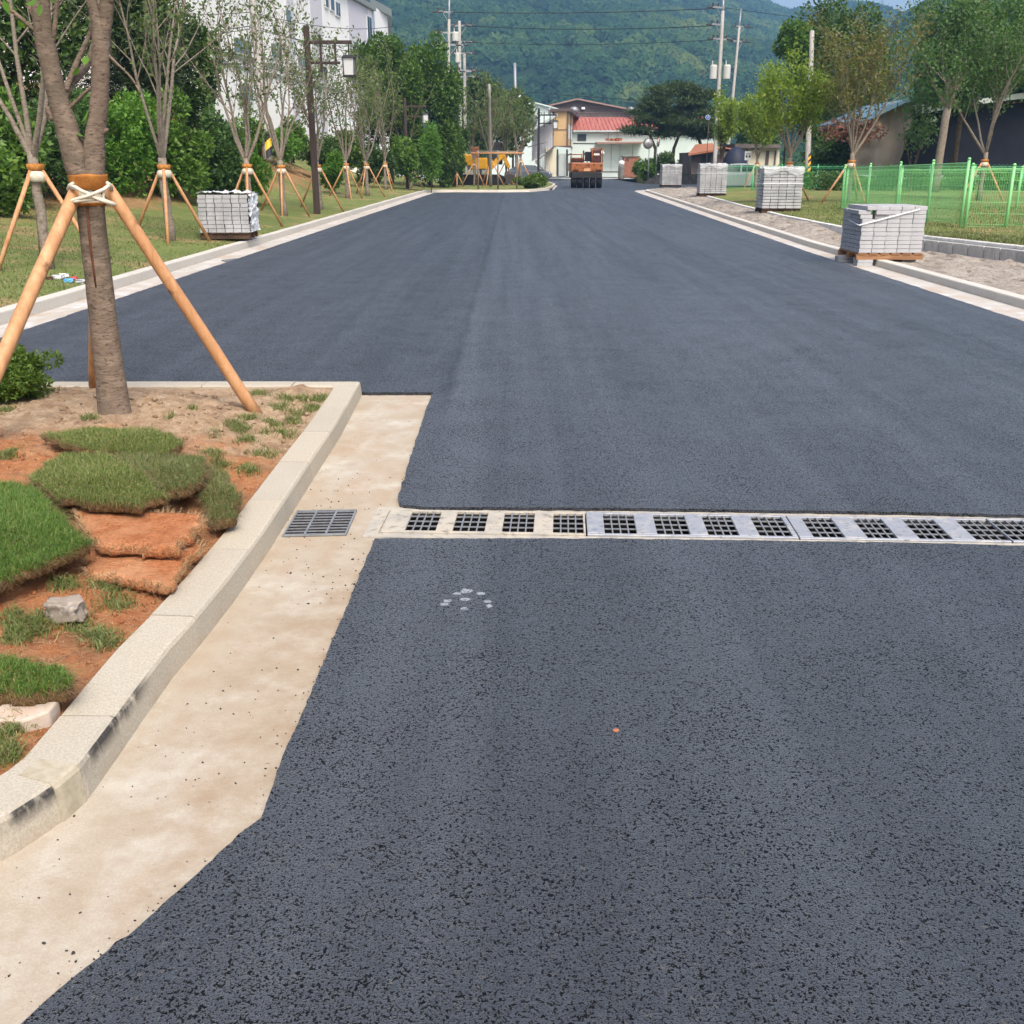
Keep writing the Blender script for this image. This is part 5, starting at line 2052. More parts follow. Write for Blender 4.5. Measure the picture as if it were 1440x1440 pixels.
# ------------------------------------------------------------------ green mesh fences
def fence(label, posts, h, mtl, loc0, group, wire_r=.0034, vs=.042, curl=False, foot=None):
    """posts: list of ground points"""
    t = thing('mesh_fence', label, 'fence', posts[0], 0, group)
    off = posts[0]
    for p in posts:
        m = MB()
        m.tube([p + Vector((0, 0, -.15)), p + Vector((0, 0, h + .06))], .03, 10)
        m.lathe([(.033, 0), (.033, .03), (.02, .05)], p + Vector((0, 0, h + .05)), 10)
        m.build('post', mtl, t, off=off, smooth=True)
    for a, b in zip(posts[:-1], posts[1:]):
        m = MB()
        L = (b - a).length
        n = int(L / vs)
        d = (b - a) / L
        for k in range(1, n):
            p = a + (b - a) * (k / n)
            m.tube([p + Vector((0, 0, .06)), p + Vector((0, 0, h))], wire_r, 3, cap=False)
        for z in (.06, .10, .28, .46, .64, .82, .94, .985):
            m.tube([a + Vector((0, 0, h * z)), b + Vector((0, 0, h * z))], wire_r * 1.25, 4, cap=False)
        m.tube([a + Vector((0, 0, h)), b + Vector((0, 0, h))], .010, 6, cap=False)
        if curl:
            pts = []
            for k in range(int(L / .09)):
                p = a + d * (k * .09)
                pts.append(p + Vector((0, 0, h + (.10 if k % 2 else .02))))
            m.tube(pts, wire_r * 1.4, 3, cap=False)
        m.build('mesh_panel', mtl, t, off=off)
    return t


GFN = 'green mesh fences'
FA = D(1182, 303, 29.0)
FE = D(1351, 314, 20.6)
zA, zE = .17, .30
hA = D(1186, 245, 29.0).z - zA
posts = []
for px, q in ((1182, 0), (1217, None), (1258, None), (1302, None), (1351, 1)):
    f_ = (px - 1182) / (1351 - 1182)
    # interpolate along the straight line in depth
    u = (FA.x * 0)
    # solve for parameter with that pixel column
    lo_, hi_ = 0.0, 1.0
    for _ in range(40):
        mid = (lo_ + hi_) / 2
        pp = FA.lerp(FE, mid)
        zc = pp.y * CT - (.25 - H) * ST
        if 720 + pp.x * 1440 / zc < px:
            lo_ = mid
        else:
            hi_ = mid
    pp = FA.lerp(FE, lo_)
    pp.z = zA + (zE - zA) * lo_
    posts.append(pp.copy())
hh = D(1353, 229, 20.6).z - zE
fence('bright green mesh fence running from the far corner to the tall corner post', posts, hh, M['fence'], None, GFN)
posts2 = [posts[-1] + Vector((.07, -.05, -.05))]
F2 = D(1414, 318, 20.4)
posts2.append(Vector((F2.x, F2.y, zE - .06)))
posts2.append(posts2[-1] + Vector((1.1, -.05, -.02)))
posts2.append(posts2[-1] + Vector((1.6, -.05, -.02)))
fence('bright green mesh fence with a low rail facing the road at the right edge', posts2, hh - .05, M['fence'], None, GFN)
p3 = [posts[0] + Vector((.12, .1, 0))]
for px in (1262, 1361, 1428):
    q = D(px, 300, 27.6)
    p3.append(Vector((q.x, q.y, .22)))
p3.append(p3[-1] + Vector((2.0, 0, 0)))
fence('green mesh fence closing the back of the small enclosure', p3, 1.14, M['fence'], None, GFN)
pf = [Vector((D(px, 262, 49 - (px - 1015) * .006).x, D(px, 262, 49 - (px - 1015) * .006).y, .10)) for px in (1016, 1058, 1098, 1148, 1198, 1250, 1305, 1368, 1436, 1500)]
fence('faded green mesh fence with curled top wire farther back', pf, 1.30, M['fence_far'], None, GFN, wire_r=.005, vs=.06, curl=True)
ft = MB()
a, b = posts2[0], posts2[-1]
ft.bar(a + Vector((-.25, .0, -.13)), b + Vector((0, 0, -.13)), .24, .22)
tag(ft.build('fence_footing', M['edging'], bevel=.01), 'low concrete footing under the fence at the right edge', 'fence footing')
# ------------------------------------------------------------------ utility poles and wires
def upole(label, base, top, r0, r1, mtl='concrete_pole', arms=(), boxes=(), hazard=None, steel_top=0.0, cat='utility pole'):
    """arms: (height, half-left, half-right, yaw) ; boxes: (height, dx, w, h)"""
    t = thing('utility_pole', label, cat, base, 0, 'utility poles')
    d = Vector(top) - Vector(base)
    n = 8
    hz = d.z
    cut = hz - steel_top
    m = MB()
    m.tube([d * (cut / hz) * (i / n) for i in range(n + 1)], [r0 + (r1 - r0) * i / n for i in range(n + 1)], 12)
    m.build('pole', M[mtl], t, smooth=True)
    if steel_top:
        MB().tube([d * (cut / hz - .02), d], [r1 * .75, r1 * .6], 8).build('pole_top', M['galv'], t, smooth=True)
    for z, l, r_, yaw in arms:
        c = d * (z / hz)
        e = Vector((math.cos(yaw), math.sin(yaw), 0))
        m = MB()
        m.bar(c - e * l, c + e * r_, .10, .12)
        if l > .6 or r_ > .6:
            s = -1 if l > r_ else 1
            m.bar(c + Vector((0, 0, -.8)), c + e * s * max(l, r_) * .6, .04, .04)
        ca = m.build('crossarm', M['galv'], t)
        im = MB()
        for q in (-l * .95, -l * .45, r_ * .45, r_ * .95):
            if abs(q) > .3:
                p = c + e * q
                im.lathe([(.05, 0), (.09, .06), (.05, .12), (.09, .18), (.03, .28)], p + Vector((0, 0, .04)), 8)
                im.tube([p + Vector((0, 0, .0)), p + Vector((-.45 if q < 0 else .45, -.2, -.06))], .055, 6)
        im.build('insulator', M['insul'], ca)
    for z, dx_, w, h in boxes:
        c = d * (z / hz)
        m = MB()
        m.lathe([(w / 2, 0), (w / 2, h * .9), (w * .42, h)], c + Vector((dx_, -.1, 0)), 14)
        m.tube([c + Vector((dx_ - w * .2, -.1, h)), c + Vector((dx_ - w * .2, -.1, h + .3))], .04, 6)
        m.build('transformer', M['transf'], t, smooth=False)
    if hazard:
        z0, z1 = hazard
        k = 7 if hazard[1] > 1.17 or hazard[0] > .08 else 3
        for q in range(k):
            za, zb = z0 + (z1 - z0) * q / k, z0 + (z1 - z0) * (q + 1) / k
            rr = [r0 + (r1 - r0) * (zz / hz) + .012 for zz in (za, zb)]
            mm = MB()
            # slanted stripe: shear the ring
            n_ = 16
            for zz, r_ in ((za, rr[0]), (zb, rr[1])):
                c = d * (zz / hz)
                for s in range(n_):
                    an = 2 * math.pi * s / n_
                    mm.v.append((c.x + math.cos(an) * r_, c.y + math.sin(an) * r_, c.z + math.cos(an) * r_ * .9))
            for s in range(n_):
                mm.f.append((s, (s + 1) % n_, n_ + (s + 1) % n_, n_ + s))
            mm.build('hazard_band', M['hazard_y'] if q % 2 else M['black'], t)
    return t


b = D(377, 226, 40)
tp = D(352, -40, 40)
upole('grey concrete pole with a yellow warning band in front of the white building', b, tp, .19, .15, arms=[(6.6, .5, .5, .2)], hazard=(.05, 1.0))
b = D(629, 250, 80)
upole('tall concrete pole with steel tip rising behind the round green tree', b, D(632, -14, 80), .15, .11, steel_top=2.2,
      arms=[(D(630, 63, 80).z - b.z, 1.1, 1.2, .15), (D(630, 46, 80).z - b.z, 1.1, .3, .2), (D(630, 17, 80).z - b.z, .9, .3, .3), (D(630, 100, 80).z - b.z, .1, 1.9, .1)])
b = D(648, 250, 86)
upole('shorter concrete pole carrying transformers right of the tall pole', b, D(646, 30, 86), .15, .12,
      arms=[(D(648, 36, 86).z - b.z, .8, 1.1, 0), (D(648, 59, 86).z - b.z, .9, 1.1, 0), (D(648, 75, 86).z - b.z, .5, 1.1, 0), (D(648, 108, 86).z - b.z, .5, 1.3, 0)],
      boxes=[(D(648, 58, 86).z - b.z, -.32, .55, .7), (D(648, 88, 86).z - b.z, -.15, .4, .75)])
b = D(655, 250, 88)
upole('thin grey pole touching the transformer pole', b, D(653, 76, 88), .15, .13, arms=[(D(655, 99, 88).z - b.z, 1.2, 1.0, 0)])
b = G(690, 262.5, .1)
upole('weathered pole standing among the island trees', b, D(688, 119, 62.5), .11, .08, arms=())
b = D(727, 250, 100)
p = upole('pale steel street light pole behind the island trees', b, D(724, 89, 100), .17, .14, 'galv', arms=[(D(724, 131, 100).z - b.z, 2.3, .1, .1)])
mb = MB()
c = D(729, 136, 99.6) - b
mb.lathe([(.02, -.25), (.26, -.2), (.30, 0), (.16, .25), (.02, .3)], c, 12)
mb.build('lamp_head', M['frame_white'], p, smooth=True)
b = D(1004, 250, 76)
upole('tall concrete pole with two pale transformers behind the narrow yellow green tree', b, D(1018, -12, 76), .16, .125, steel_top=1.4,
      arms=[(D(1013, 11, 76).z - b.z, 1.0, .1, .5), (D(1013, 35, 76).z - b.z, 1.0, .1, .5), (D(1013, 55, 76).z - b.z, .8, .5, .5)],
      boxes=[(D(1011, 111, 76).z - b.z, -.48, .52, .95), (D(1011, 111, 76).z - b.z, .52, .52, .95)])
b = D(1020, 250, 98)
upole('thinner concrete pole with slanted arms right of the transformer pole', b, D(1042, 13, 98), .17, .11, steel_top=1.6,
      arms=[(D(1037, 37, 98).z - b.z, .5, 1.3, .6), (D(1037, 58, 98).z - b.z, .7, 1.2, .6)])
b = D(1135, 249, 55)
upole('concrete pole with black and yellow stripes at its foot beyond the sand', b, D(1142, 44, 55), .155, .12, hazard=(.1, 1.15))


def wire(label, pts, r=.022, sag=.02):
    P = []
    for a, b in zip(pts[:-1], pts[1:]):
        a, b = D(*a), D(*b)
        L = (b - a).length
        for i in range(13):
            t = i / 12
            P.append(a.lerp(b, t) - Vector((0, 0, 4 * sag * L * t * (1 - t))))
    m = MB().tube(P, r, 5)
    o = m.build('power_line', M['wire'])
    tag(o, label, 'power line', 'overhead wires')


wire('top black wire across the white building', [(180, 8, 48), (352, 17, 42), (611, 19, 80)], .016)
wire('second wire across the white building below its top row of windows', [(180, 40, 48), (355, 36, 42), (611, 63, 80)], .016)
wire('third wire just under the second on the white building', [(180, 46, 48), (356, 40, 42), (612, 47, 80)], .014)
wire('low wire crossing behind the hanging lantern', [(240, 84, 50), (358, 88, 42), (628, 150, 80)], .014, .01)
wire('long wire from the left poles across the wooded hill to the right poles', [(634, 17, 80), (1004, 12, 76)], .030, .008)
wire('second long wire below it across the wooded hill', [(651, 36, 86), (1004, 36, 76)], .028, .012)
wire('third faint wire low across the wooded hill', [(651, 59, 86), (1004, 56, 76)], .018, .012)
wire('wire dropping from the street light to the pines', [(724, 128, 100), (1020, 146, 90)], .026, .006)
wire('wire from the right poles to the right edge', [(1020, 11, 76), (1480, 60, 60)], .016, .006)

# ------------------------------------------------------------------ white building on the left terrace
wb = thing('building', 'large white building with lavender panels rising behind the left trees', 'building', (-18, 70, 0))
off = wb.location
A, B_ = D(150, 100, 50.5), D(526, 100, 100)
A, B_ = Vector((A.x, A.y)), Vector((B_.x, B_.y))
fd = (B_ - A).normalized()
fnn = Vector((fd.y, -fd.x))   # outward, towards the road
Lf = (B_ - A).length
TOPZ = D(526, 19, 100).z


def fpt(s, z, o=0.0):
    q = A + fd * s + fnn * o
    return Vector((q.x, q.y, z))


def s_px(px):
    # station on the facade that projects to the pixel column
    lo_, hi_ = 0.0, Lf
    for _ in range(40):
        m_ = (lo_ + hi_) / 2
        q = fpt(m_, 8)
        zc = q.y * CT - (8 - H) * ST
        if 720 + q.x * 1440 / zc < px:
            lo_ = m_
        else:
            hi_ = m_
    return lo_


def z_px(px, py):
    s = s_px(px)
    q = fpt(s, 0)
    a, b, c = ray(px, py)
    return H + c * q.y / b


def fbox(mb, s0, s1, z0, z1, o0, o1):
    vs = [fpt(s0, z0, o0), fpt(s1, z0, o0), fpt(s1, z0, o1), fpt(s0, z0, o1), fpt(s0, z1, o0), fpt(s1, z1, o0), fpt(s1, z1, o1), fpt(s0, z1, o1)]
    mb.add(vs, [(0, 1, 2, 3), (7, 6, 5, 4), (1, 0, 4, 5), (2, 1, 5, 6), (3, 2, 6, 7), (0, 3, 7, 4)])


mb = MB()
fbox(mb, 0, Lf, .5, TOPZ, -16, 0)
mb.build('wall', M['white_wall'], wb, off=off, recalc=True)
mb = MB()
fbox(mb, -.3, Lf + .4, TOPZ + .02, TOPZ + .45, -16.4, .35)
mb.build('roof', M['grey_roof'], wb, off=off, recalc=True)
for x0, x1 in ((441, 457), (408, 418), (494, 521)):
    mb = MB()
    fbox(mb, s_px(x0), s_px(x1), 2.2, TOPZ - .02, .002, .05)
    mb.build('panel', M['lav_wall'], wb, off=off, recalc=True)
for x0, y0, x1, y1 in ((328, 56, 352, 75), (381, 63, 396, 81), (418, 80, 430, 93), (446, 93, 459, 110), (462, -6, 466, 10), (469, -2, 474, 14), (476, 4, 482, 22), (503, 66, 519, 92), (519, 24, 525, 62),
                       (405, 14, 412, 30), (430, 150, 440, 166), (330, 120, 350, 140)):
    s0, s1 = s_px(x0), s_px(x1)
    z0, z1 = z_px((x0 + x1) / 2, y1), z_px((x0 + x1) / 2, y0)
    mb = MB()
    fbox(mb, s0 - .1, s1 + .1, z0 - .1, z1 + .1, .052, .12)
    w = mb.build('window', M['frame_white'], wb, off=off, recalc=True)
    mb = MB()
    k = 2 if s1 - s0 > 1.2 else 1
    for q in range(k):
        fbox(mb, s0 + (s1 - s0) * q / k + .05, s0 + (s1 - s0) * (q + 1) / k - .05, z0, z1, .121, .135)
    mb.build('pane', M['window_pale'] if x0 < 440 else M['window'], w, off=off, recalc=True)
for px0, py0, px1 in ((300, 78, 430), (300, 92, 480)):
    mb = MB()
    z = z_px(px0 + 30, py0 + 3)
    fbox(mb, s_px(px0), s_px(px1), z, z + .18, .052, .11)
    mb.build('ledge', M['grey_roof'], wb, off=off, recalc=True)
# projecting end wing
a, b, c = D(527, 30, 101), D(545, 30, 108), D(526, 30, 122)
wz = D(545, 24, 108).z
w2 = thing('building', 'narrow pale wing at the right end of the white building', 'building', (a.x, a.y, 0))
mb = MB()
d_ = Vector((c.x, c.y + 6, 0))
mb.prism([(a.x, a.y), (b.x, b.y), (b.x - 1.5, b.y + 14), (a.x - 3, a.y + 18)], .5, wz)
mb.build('wall', M['white_wall'], w2, off=w2.location)
mb = MB()
mb.prism([(a.x - .3, a.y - .4), (b.x + .5, b.y - .3), (b.x - 1.1, b.y + 14.5), (a.x - 3.2, a.y + 18.3)], wz + .002, wz + .7)
mb.build('roof', M['grey_roof'], w2, off=w2.location)
# small shed
q = D(498, 200, 76)
sh_ = thing('shed', 'small grey shed with a dark open front above the bank', 'shed', q)
x0, x1 = D(470, 190, 76).x, D(502, 190, 76).x
z0, z1 = 2.0, D(486, 184, 76).z
MB().prism([(x0, q.y + .3), (x1, q.y + .3), (x1, q.y + 4), (x0, q.y + 4)], z0 - 1.2, z1).build('wall', M['white_wall'], sh_, off=q)
mb = MB()
ya = q.y - .5
zr0, zr1 = D(468, 172, 75.5).z, D(508, 181, 75.5).z
mb.add([(x0 - .4, ya, zr0), (x1 + .3, ya, zr1), (x1 + .3, q.y + 4.4, zr1 + .5), (x0 - .4, q.y + 4.4, zr0 + .5),
        (x0 - .4, ya, zr0 + .12), (x1 + .3, ya, zr1 + .12), (x1 + .3, q.y + 4.4, zr1 + .62), (x0 - .4, q.y + 4.4, zr0 + .62)],
       [(3, 2, 1, 0), (4, 5, 6, 7), (0, 1, 5, 4), (1, 2, 6, 5), (2, 3, 7, 6), (3, 0, 4, 7)])
mb.build('roof', M['pale_sheet'], sh_, off=q)
mb = MB()
for k in range(3):
    xx = x0 + (x1 - x0) * (.25 + .2 * k)
    mb.box((xx, q.y + .27, z1 - 1.1), (.45, .05, 1.7))
mb.build('opening', M['dark_wall'], sh_, off=q)


# ------------------------------------------------------------------ far buildings (facades square to the road)
def rect(mb, x0, y0, x1, y1, Y, d):
    a, b = V(x0, y1, Y), V(x1, y0, Y)
    if d > 0:
        mb.box(((a.x + b.x) / 2, Y + d / 2, (a.z + b.z) / 2), (b.x - a.x, d, b.z - a.z))
    else:
        mb.box(((a.x + b.x) / 2, Y + d / 2, (a.z + b.z) / 2), (b.x - a.x, -d, b.z - a.z))
    return mb


def polyY(mb, pts, Y, d):
    ps = [V(a, b, Y) for a, b in pts]
    n = len(ps)
    vs = [tuple(p) for p in ps] + [(p.x, p.y + d, p.z) for p in ps]
    fs = [tuple(range(n)), tuple(reversed(range(n, 2 * n)))] + [((i + 1) % n, i, n + i, n + (i + 1) % n) for i in range(n)]
    mb.add(vs, fs)
    return mb


YF = 124
fb = thing('factory', 'mint green factory with a red sheet roof at the end of the road', 'factory', (V(880, 240, YF).x, YF, 0))
off = fb.location
polyY(MB(), [(800, 184), (1010, 186), (1010, 249), (800, 249)], YF, 14).build('wall', M['mint'], fb, off=off, recalc=True)
mb = MB()
e0, e1 = V(806, 183, YF - .5), V(1014, 184.5, YF - .5)
r0, r1 = V(806, 164.5, YF + 7), V(1014, 166, YF + 7)
mb.add([tuple(e0), tuple(e1), tuple(r1), tuple(r0)] + [tuple(Vector(p) - Vector((0, 0, .12))) for p in (e0, e1, r1, r0)],
       [(0, 1, 2, 3), (7, 6, 5, 4), (0, 4, 5, 1), (1, 5, 6, 2), (2, 6, 7, 3), (3, 7, 4, 0)])
L_ = e1.x - e0.x
for k in range(int(L_ / .45)):
    x = e0.x + k * .45
    mb.bar((x, e0.y - .02, e0.z + .03), (x, r0.y, r0.z + .03), .07, .05)
mb.build('roof', M['red_roof'], fb, off=off, recalc=True)
rect(MB(), 806, 183.2, 1012, 185.4, YF - .6, .5).build('gutter', M['pale_sheet'], fb, off=off)
mb = MB()
rect(mb, 812, 188.6, 824.5, 198, YF - .06, .05)
w = mb.build('window', M['frame_dark'], fb, off=off)
mb = MB()
rect(mb, 814.5, 189.6, 823.7, 197.2, YF - .1, .035)
rect(mb, 812.3, 189.6, 813.6, 197.2, YF - .1, .035)
mb.build('pane', M['window'], w, off=off)
mb = MB()
rect(mb, 806, 201, 840, 202.2, YF - .05, .048)
rect(mb, 806, 184.2, 960, 185.8, YF - .05, .048)
for x in (855, 867.5):
    rect(mb, x, 186, x + .7, 200, YF - .05, .048)
for x in (859, 871, 889):
    rect(mb, x, 203, x + 1, 243, YF - .05, .048)
rect(mb, 846, 241, 872, 242.2, YF - .05, .048)
mb.build('seams', M['frame_dark'], fb, off=off)
mb = MB()
a0 = V(839, 200.4, YF - 2.2)
polyY(mb, [(839, 199.6), (905, 199), (905, 201.4), (839, 202)], YF - 2.2, 2.19)
mb.build('awning', M['brown_roof'], fb, off=off, recalc=True)
for x in (806.5, 886.5):
    vm = MB()
    c = V(x + .8, 164, YF + 6)
    vm.lathe([(.22, -.6), (.22, .40), (.40, .46), (.52, .70), (.42, .98), (.10, 1.1)], c, 14)
    vm.build('roof_vent', M['galv'], fb, off=off, smooth=True)
mb = MB()
rr = random.Random(9)
for k in range(9):
    c = V(853 + 20 * rr.random(), 197.6, YF - 1.5)
    mb.box((c.x, c.y + rr.uniform(-.4, .6), V(860, 198.5, YF - 1.2).z + .1 + rr.random() * .12), (rr.uniform(.3, .9), rr.uniform(.2, .5), rr.uniform(.12, .3)), rr.uniform(0, 3))
o = mb.build('scrap_heap', M['rust'])
tag(o, 'rusty scrap lying on the factory awning', 'scrap')
rect(MB(), 777, 0, 778, 1, 500, .01)
# brick box and gas cylinder before it
YB = 112
bb = thing('brick_shelter', 'low orange brick box against the mint green factory', 'brick box', (V(888, 240, YB).x, YB, 0))
rect(MB(), 876.5, 220.8, 899.5, 249, YB, 1.6).build('wall', M['brick'], bb, off=bb.location)
rect(MB(), 875.8, 219.4, 900.2, 221, YB - .08, 1.8).build('cap', M['stone_wall'], bb, off=bb.location)
rect(MB(), 880, 223, 884.5, 226, YB - .03, .028).build('vent', M['frame_dark'], bb, off=bb.location)
c = V(873.5, 247, YB)
gc = thing('gas_cylinder', 'dark gas tank with pale cap beside the brick box', 'gas tank', (c.x, c.y, 0))
MB().lathe([(.30, 0), (.32, .1), (.32, 1.3), (.28, 1.45)], n=14).build('body', M['stone_wall'], gc, smooth=True)
MB().lathe([(.27, 1.44), (.30, 1.55), (.30, 1.75), (.15, 1.86)], n=14).build('cap', M['frame_white'], gc, smooth=True)

YG = 152
br = thing('barn', 'large dark brown gabled hall behind the red roof', 'hall', (V(820, 240, YG).x, YG, 0))
off = br.location
polyY(MB(), [(746, 155), (812, 139.6), (893, 156), (893, 240), (746, 240)], YG, 20).build('wall', M['brown_wall'], br, off=off, recalc=True)
for pa, pb in (((744, 154), (812.3, 138)), ((811.7, 138), (896, 154.6))):
    mb = MB()
    polyY(mb, [pa, pb, (pb[0], pb[1] + 2.0), (pa[0], pa[1] + 2.0)], YG - .8, 21)
    mb.build('roof', M['brown_roof'], br, off=off, recalc=True)
mb = MB()
for x in range(762, 892, 12):
    rect(mb, x, 141 + abs(x - 812) * .2 + 2, x + .5, 168, YG - .05, .04)
for y in (150, 158):
    rect(mb, 770 + (158 - y) * 2, y, 888 - (158 - y) * 2, y + .4, YG - .08, .03)
mb.build('seams', M['brown_roof'], br, off=off)
rect(MB(), 817.8, 150.5, 822.6, 153.6, YG - .4, .3).build('lamp', M['frame_white'], br, off=off)

YM = 136
mh = thing('house', 'pale mint gabled house left of the beige upper storey', 'house', (V(742, 240, YM).x, YM, 0))
off = mh.location
polyY(MB(), [(690, 158), (752, 145), (788, 155), (788, 247), (690, 247)], YM, 10).build('wall', M['mint2'], mh, off=off, recalc=True)
for pa, pb in (((688, 157), (752.2, 143.2)), ((751.8, 143.2), (791, 154))):
    polyY(MB(), [pa, pb, (pb[0], pb[1] + 1.6), (pa[0], pa[1] + 1.6)], YM - .5, 11).build('roof', M['mint2'], mh, off=off, recalc=True)
w = rect(MB(), 741, 159, 756.5, 182, YM - .06, .05).build('window', M['frame_white'], mh, off=off)
rect(MB(), 743.3, 161.5, 755.3, 180, YM - .1, .035).build('pane', M['window_pale'], w, off=off)

# beige house with outside stair
ZB = 108
hb_ = thing('house', 'house with a beige overhanging upper storey and outside stair', 'house', (D(786, 240, ZB).x, D(786, 240, ZB).y, 0))
off = hb_.location
A3, B3 = D(777.5, 207, ZB), D(797.5, 207, ZB - .6)
C3 = D(811, 214, 130)
zt_ = D(797, 158, ZB).z
Dx, Dy = A3.x + (C3.x - B3.x), A3.y + (C3.y - B3.y)
zb_ = B3.z
MB().prism([(A3.x, A3.y), (B3.x, B3.y), (C3.x, C3.y), (Dx, Dy)], zb_, zt_).build('upper_storey', M['beige'], hb_, off=off)
sd_ = (Vector((C3.x, C3.y)) - Vector((B3.x, B3.y)))
sdn = sd_.normalized()
sn_ = Vector((sdn.y, -sdn.x))
mb = MB()
for p in ((A3.x, A3.y), (B3.x, B3.y)):
    mb.box((p[0], p[1] - .03, (zb_ + zt_) / 2), (.16, .16, zt_ - zb_ - .02))
mb.bar((A3.x, A3.y - .03, zb_ + .06), (B3.x, B3.y - .03, zb_ + .06), .14, .16)
mb.bar((A3.x, A3.y - .03, (zb_ + zt_) / 2), (B3.x, B3.y - .03, (zb_ + zt_) / 2), .10, .03)
q0, q1 = Vector((B3.x, B3.y)) + sn_ * .03, Vector((C3.x, C3.y)) + sn_ * .03
mb.bar((q0.x, q0.y, zb_ + .1), (q1.x, q1.y, zb_ + .1), .12, .22)
for k in (0, .25, .5, .75, 1):
    q = q0.lerp(q1, k)
    mb.box((q.x, q.y, (zb_ + zt_) / 2), (.14, .14, zt_ - zb_ - .03))
mb.build('frame', M['brown_wall'], hb_, off=off)
sm_ = MB()
for k in range(4):
    a, b = q0.lerp(q1, .04 + k * .25), q0.lerp(q1, .21 + k * .25)
    sm_.bar((a.x, a.y, zb_ + 1.6), (b.x, b.y, zb_ + 1.6), .03, 1.4)
sm_.build('window', M['frame_white'], hb_, off=off)
mb = MB()
mb.prism([(A3.x - .35, A3.y - .4), (B3.x + .4, B3.y - .4), (C3.x + .6, C3.y + .3), (Dx - .3, Dy + .3)], zt_ + .003, zt_ + .28)
mb.build('roof', M['brown_wall'], hb_, off=off)
YH = ZB * CT + 4.2
polyY(MB(), [(768, 208), (782, 208), (782, 248.5), (768, 248.5)], YH - 1.8, 6).build('wall', M['cream'], hb_, off=off, recalc=True)
polyY(MB(), [(782, 206), (803, 208), (803, 248.5), (782, 248.5)], YH + 1.2, 5).build('wall', M['mint2'], hb_, off=off, recalc=True)
rect(MB(), 785.5, 216, 795, 247.6, YH + 1.1, .09).build('door', M['pale_sheet'], hb_, off=off)
mb = MB()
for x in (784, 797.5):
    a = V(x, 210, YH + .8)
    b = V(x, 248, YH + .8)
    mb.tube([a, b], .09, 8)
mb.tube([V(797, 219, YH + .6), V(801, 217, YH + .6), V(804, 216, YH + .6)], .07, 6)
mb.build('pipe', M['frame_dark'], hb_, off=off)
# stair tower: cladding, roof, flights
polyY(MB(), [(748, 184), (777, 166), (777, 207), (748, 227)], YH + 1.5, .4).build('stair_wall', M['lav_wall'], hb_, off=off, recalc=True)
polyY(MB(), [(746, 182.5), (783, 159.5), (785, 162), (748, 185.5)], YH - 2.0, 4).build('stair_roof', M['pale_sheet'], hb_, off=off, recalc=True)
mb = MB()
p0_, p1_ = V(778, 207, YH - 2.2), V(753, 228, YH - 2.2)
p2_ = V(772, 247.5, YH - 2.2)
mb.bar(p0_, p1_, 1.1, .14)
mb.bar(p1_ + Vector((0, -1.0, 0)), p2_ + Vector((0, -1.0, 0)), 1.0, .14)
mb.bar(V(742, 207, YH - 2.2), V(768, 200.5, YH - 2.2), .4, .10)
mb.build('stair', M['stone_wall'], hb_, off=off)
mb = MB()
for q in range(5):
    o_ = Vector((0, -1.5, .22 + q * .2))
    mb.bar(p1_ + o_, p2_ + o_, .03, .035)
    o_ = Vector((0, -.6, .22 + q * .2))
    mb.bar(p0_ + o_, p1_ + o_, .03, .035)
for k in range(7):
    q = p1_.lerp(p2_, k / 6) + Vector((0, -1.5, 0))
    mb.bar(q, q + Vector((0, 0, 1.05)), .04, .04)
    q = p0_.lerp(p1_, k / 6) + Vector((0, -.6, 0))
    mb.bar(q, q + Vector((0, 0, 1.05)), .04, .04)
mb.build('railing', M['galv'], hb_, off=off)
rect(MB(), 746, 160.5, 773, 161.2, YH, .01)
ch_ = MB().lathe([(.14, 0), (.14, .5), (.24, .52), (.05, .75)], D(773, 162, ZB), 10)
ch_.build('chimney', M['galv'], hb_, off=off)

# stone wall and bed under the pines
sw = thing('stone_wall', 'low dark stone wall holding the pine bed', 'wall', G(940, 256, 0))
w0, w1, w2_ = G(882, 249.5), G(906, 254.5), G(1010, 257.0)
for a, b, ha, hb2 in ((w0, w1, .15, .55), (w1, w2_, .55, .85)):
    d = (b - a).normalized()
    nn_ = Vector((-d.y, d.x, 0))
    m = MB()
    m.prism_ax([(0, 0), (1, 0)], 0, 1, lambda u, v_, t_: (0, 0, 0)) if False else None
    vs = []
    for p, h_ in ((a, ha), (b, hb2)):
        for o_ in (0, .4):
            for z in (-.3, h_):
                vs.append((p.x + nn_.x * o_, p.y + nn_.y * o_, z))
    m.add(vs, [(0, 1, 3, 2), (4, 6, 7, 5), (0, 4, 5, 1), (2, 3, 7, 6), (1, 5, 7, 3), (0, 2, 6, 4)])
    m.build('wall_run', M['stone_wall'], sw, off=sw.location, recalc=True)
bd = MB()
bd.prism([(w0.x, w0.y + .4), (w1.x, w1.y + .38), (w2_.x, w2_.y + .38), (w2_.x + 14, w2_.y + 2), (w2_.x + 14, w2_.y + 22), (w0.x + 3, w0.y + 3)], -.25, .45)
tag(bd.build('planting_bed', M['lawn']), 'raised earth bed under the pines', 'bed', kind='structure')


# traffic mirrors
def mirror(label, c, r, foot, yaw, back):
    t = thing('traffic_mirror', label, 'traffic mirror', foot)
    m3 = Matrix.Rotation(yaw, 3, 'Z') @ Matrix.Rotation(R(90), 3, 'X')
    o = c - foot
    MB().lathe([(.01, -.02), (r * .55, .02), (r * .96, .05), (r, .09), (r * .9, .12)], o, 20, m3).build('hood', M['mirror_back'] if back else M['stone_wall'], t, smooth=True)
    MB().lathe([(r * .93, .10), (r * .6, .17), (.01, .20)], o, 20, m3).build('face', M['mirror_face'], t, smooth=True)
    MB().tube([(0, 0, -.2), (0, 0, o.z)], .04, 8).build('post', M['galv'], t, smooth=True)


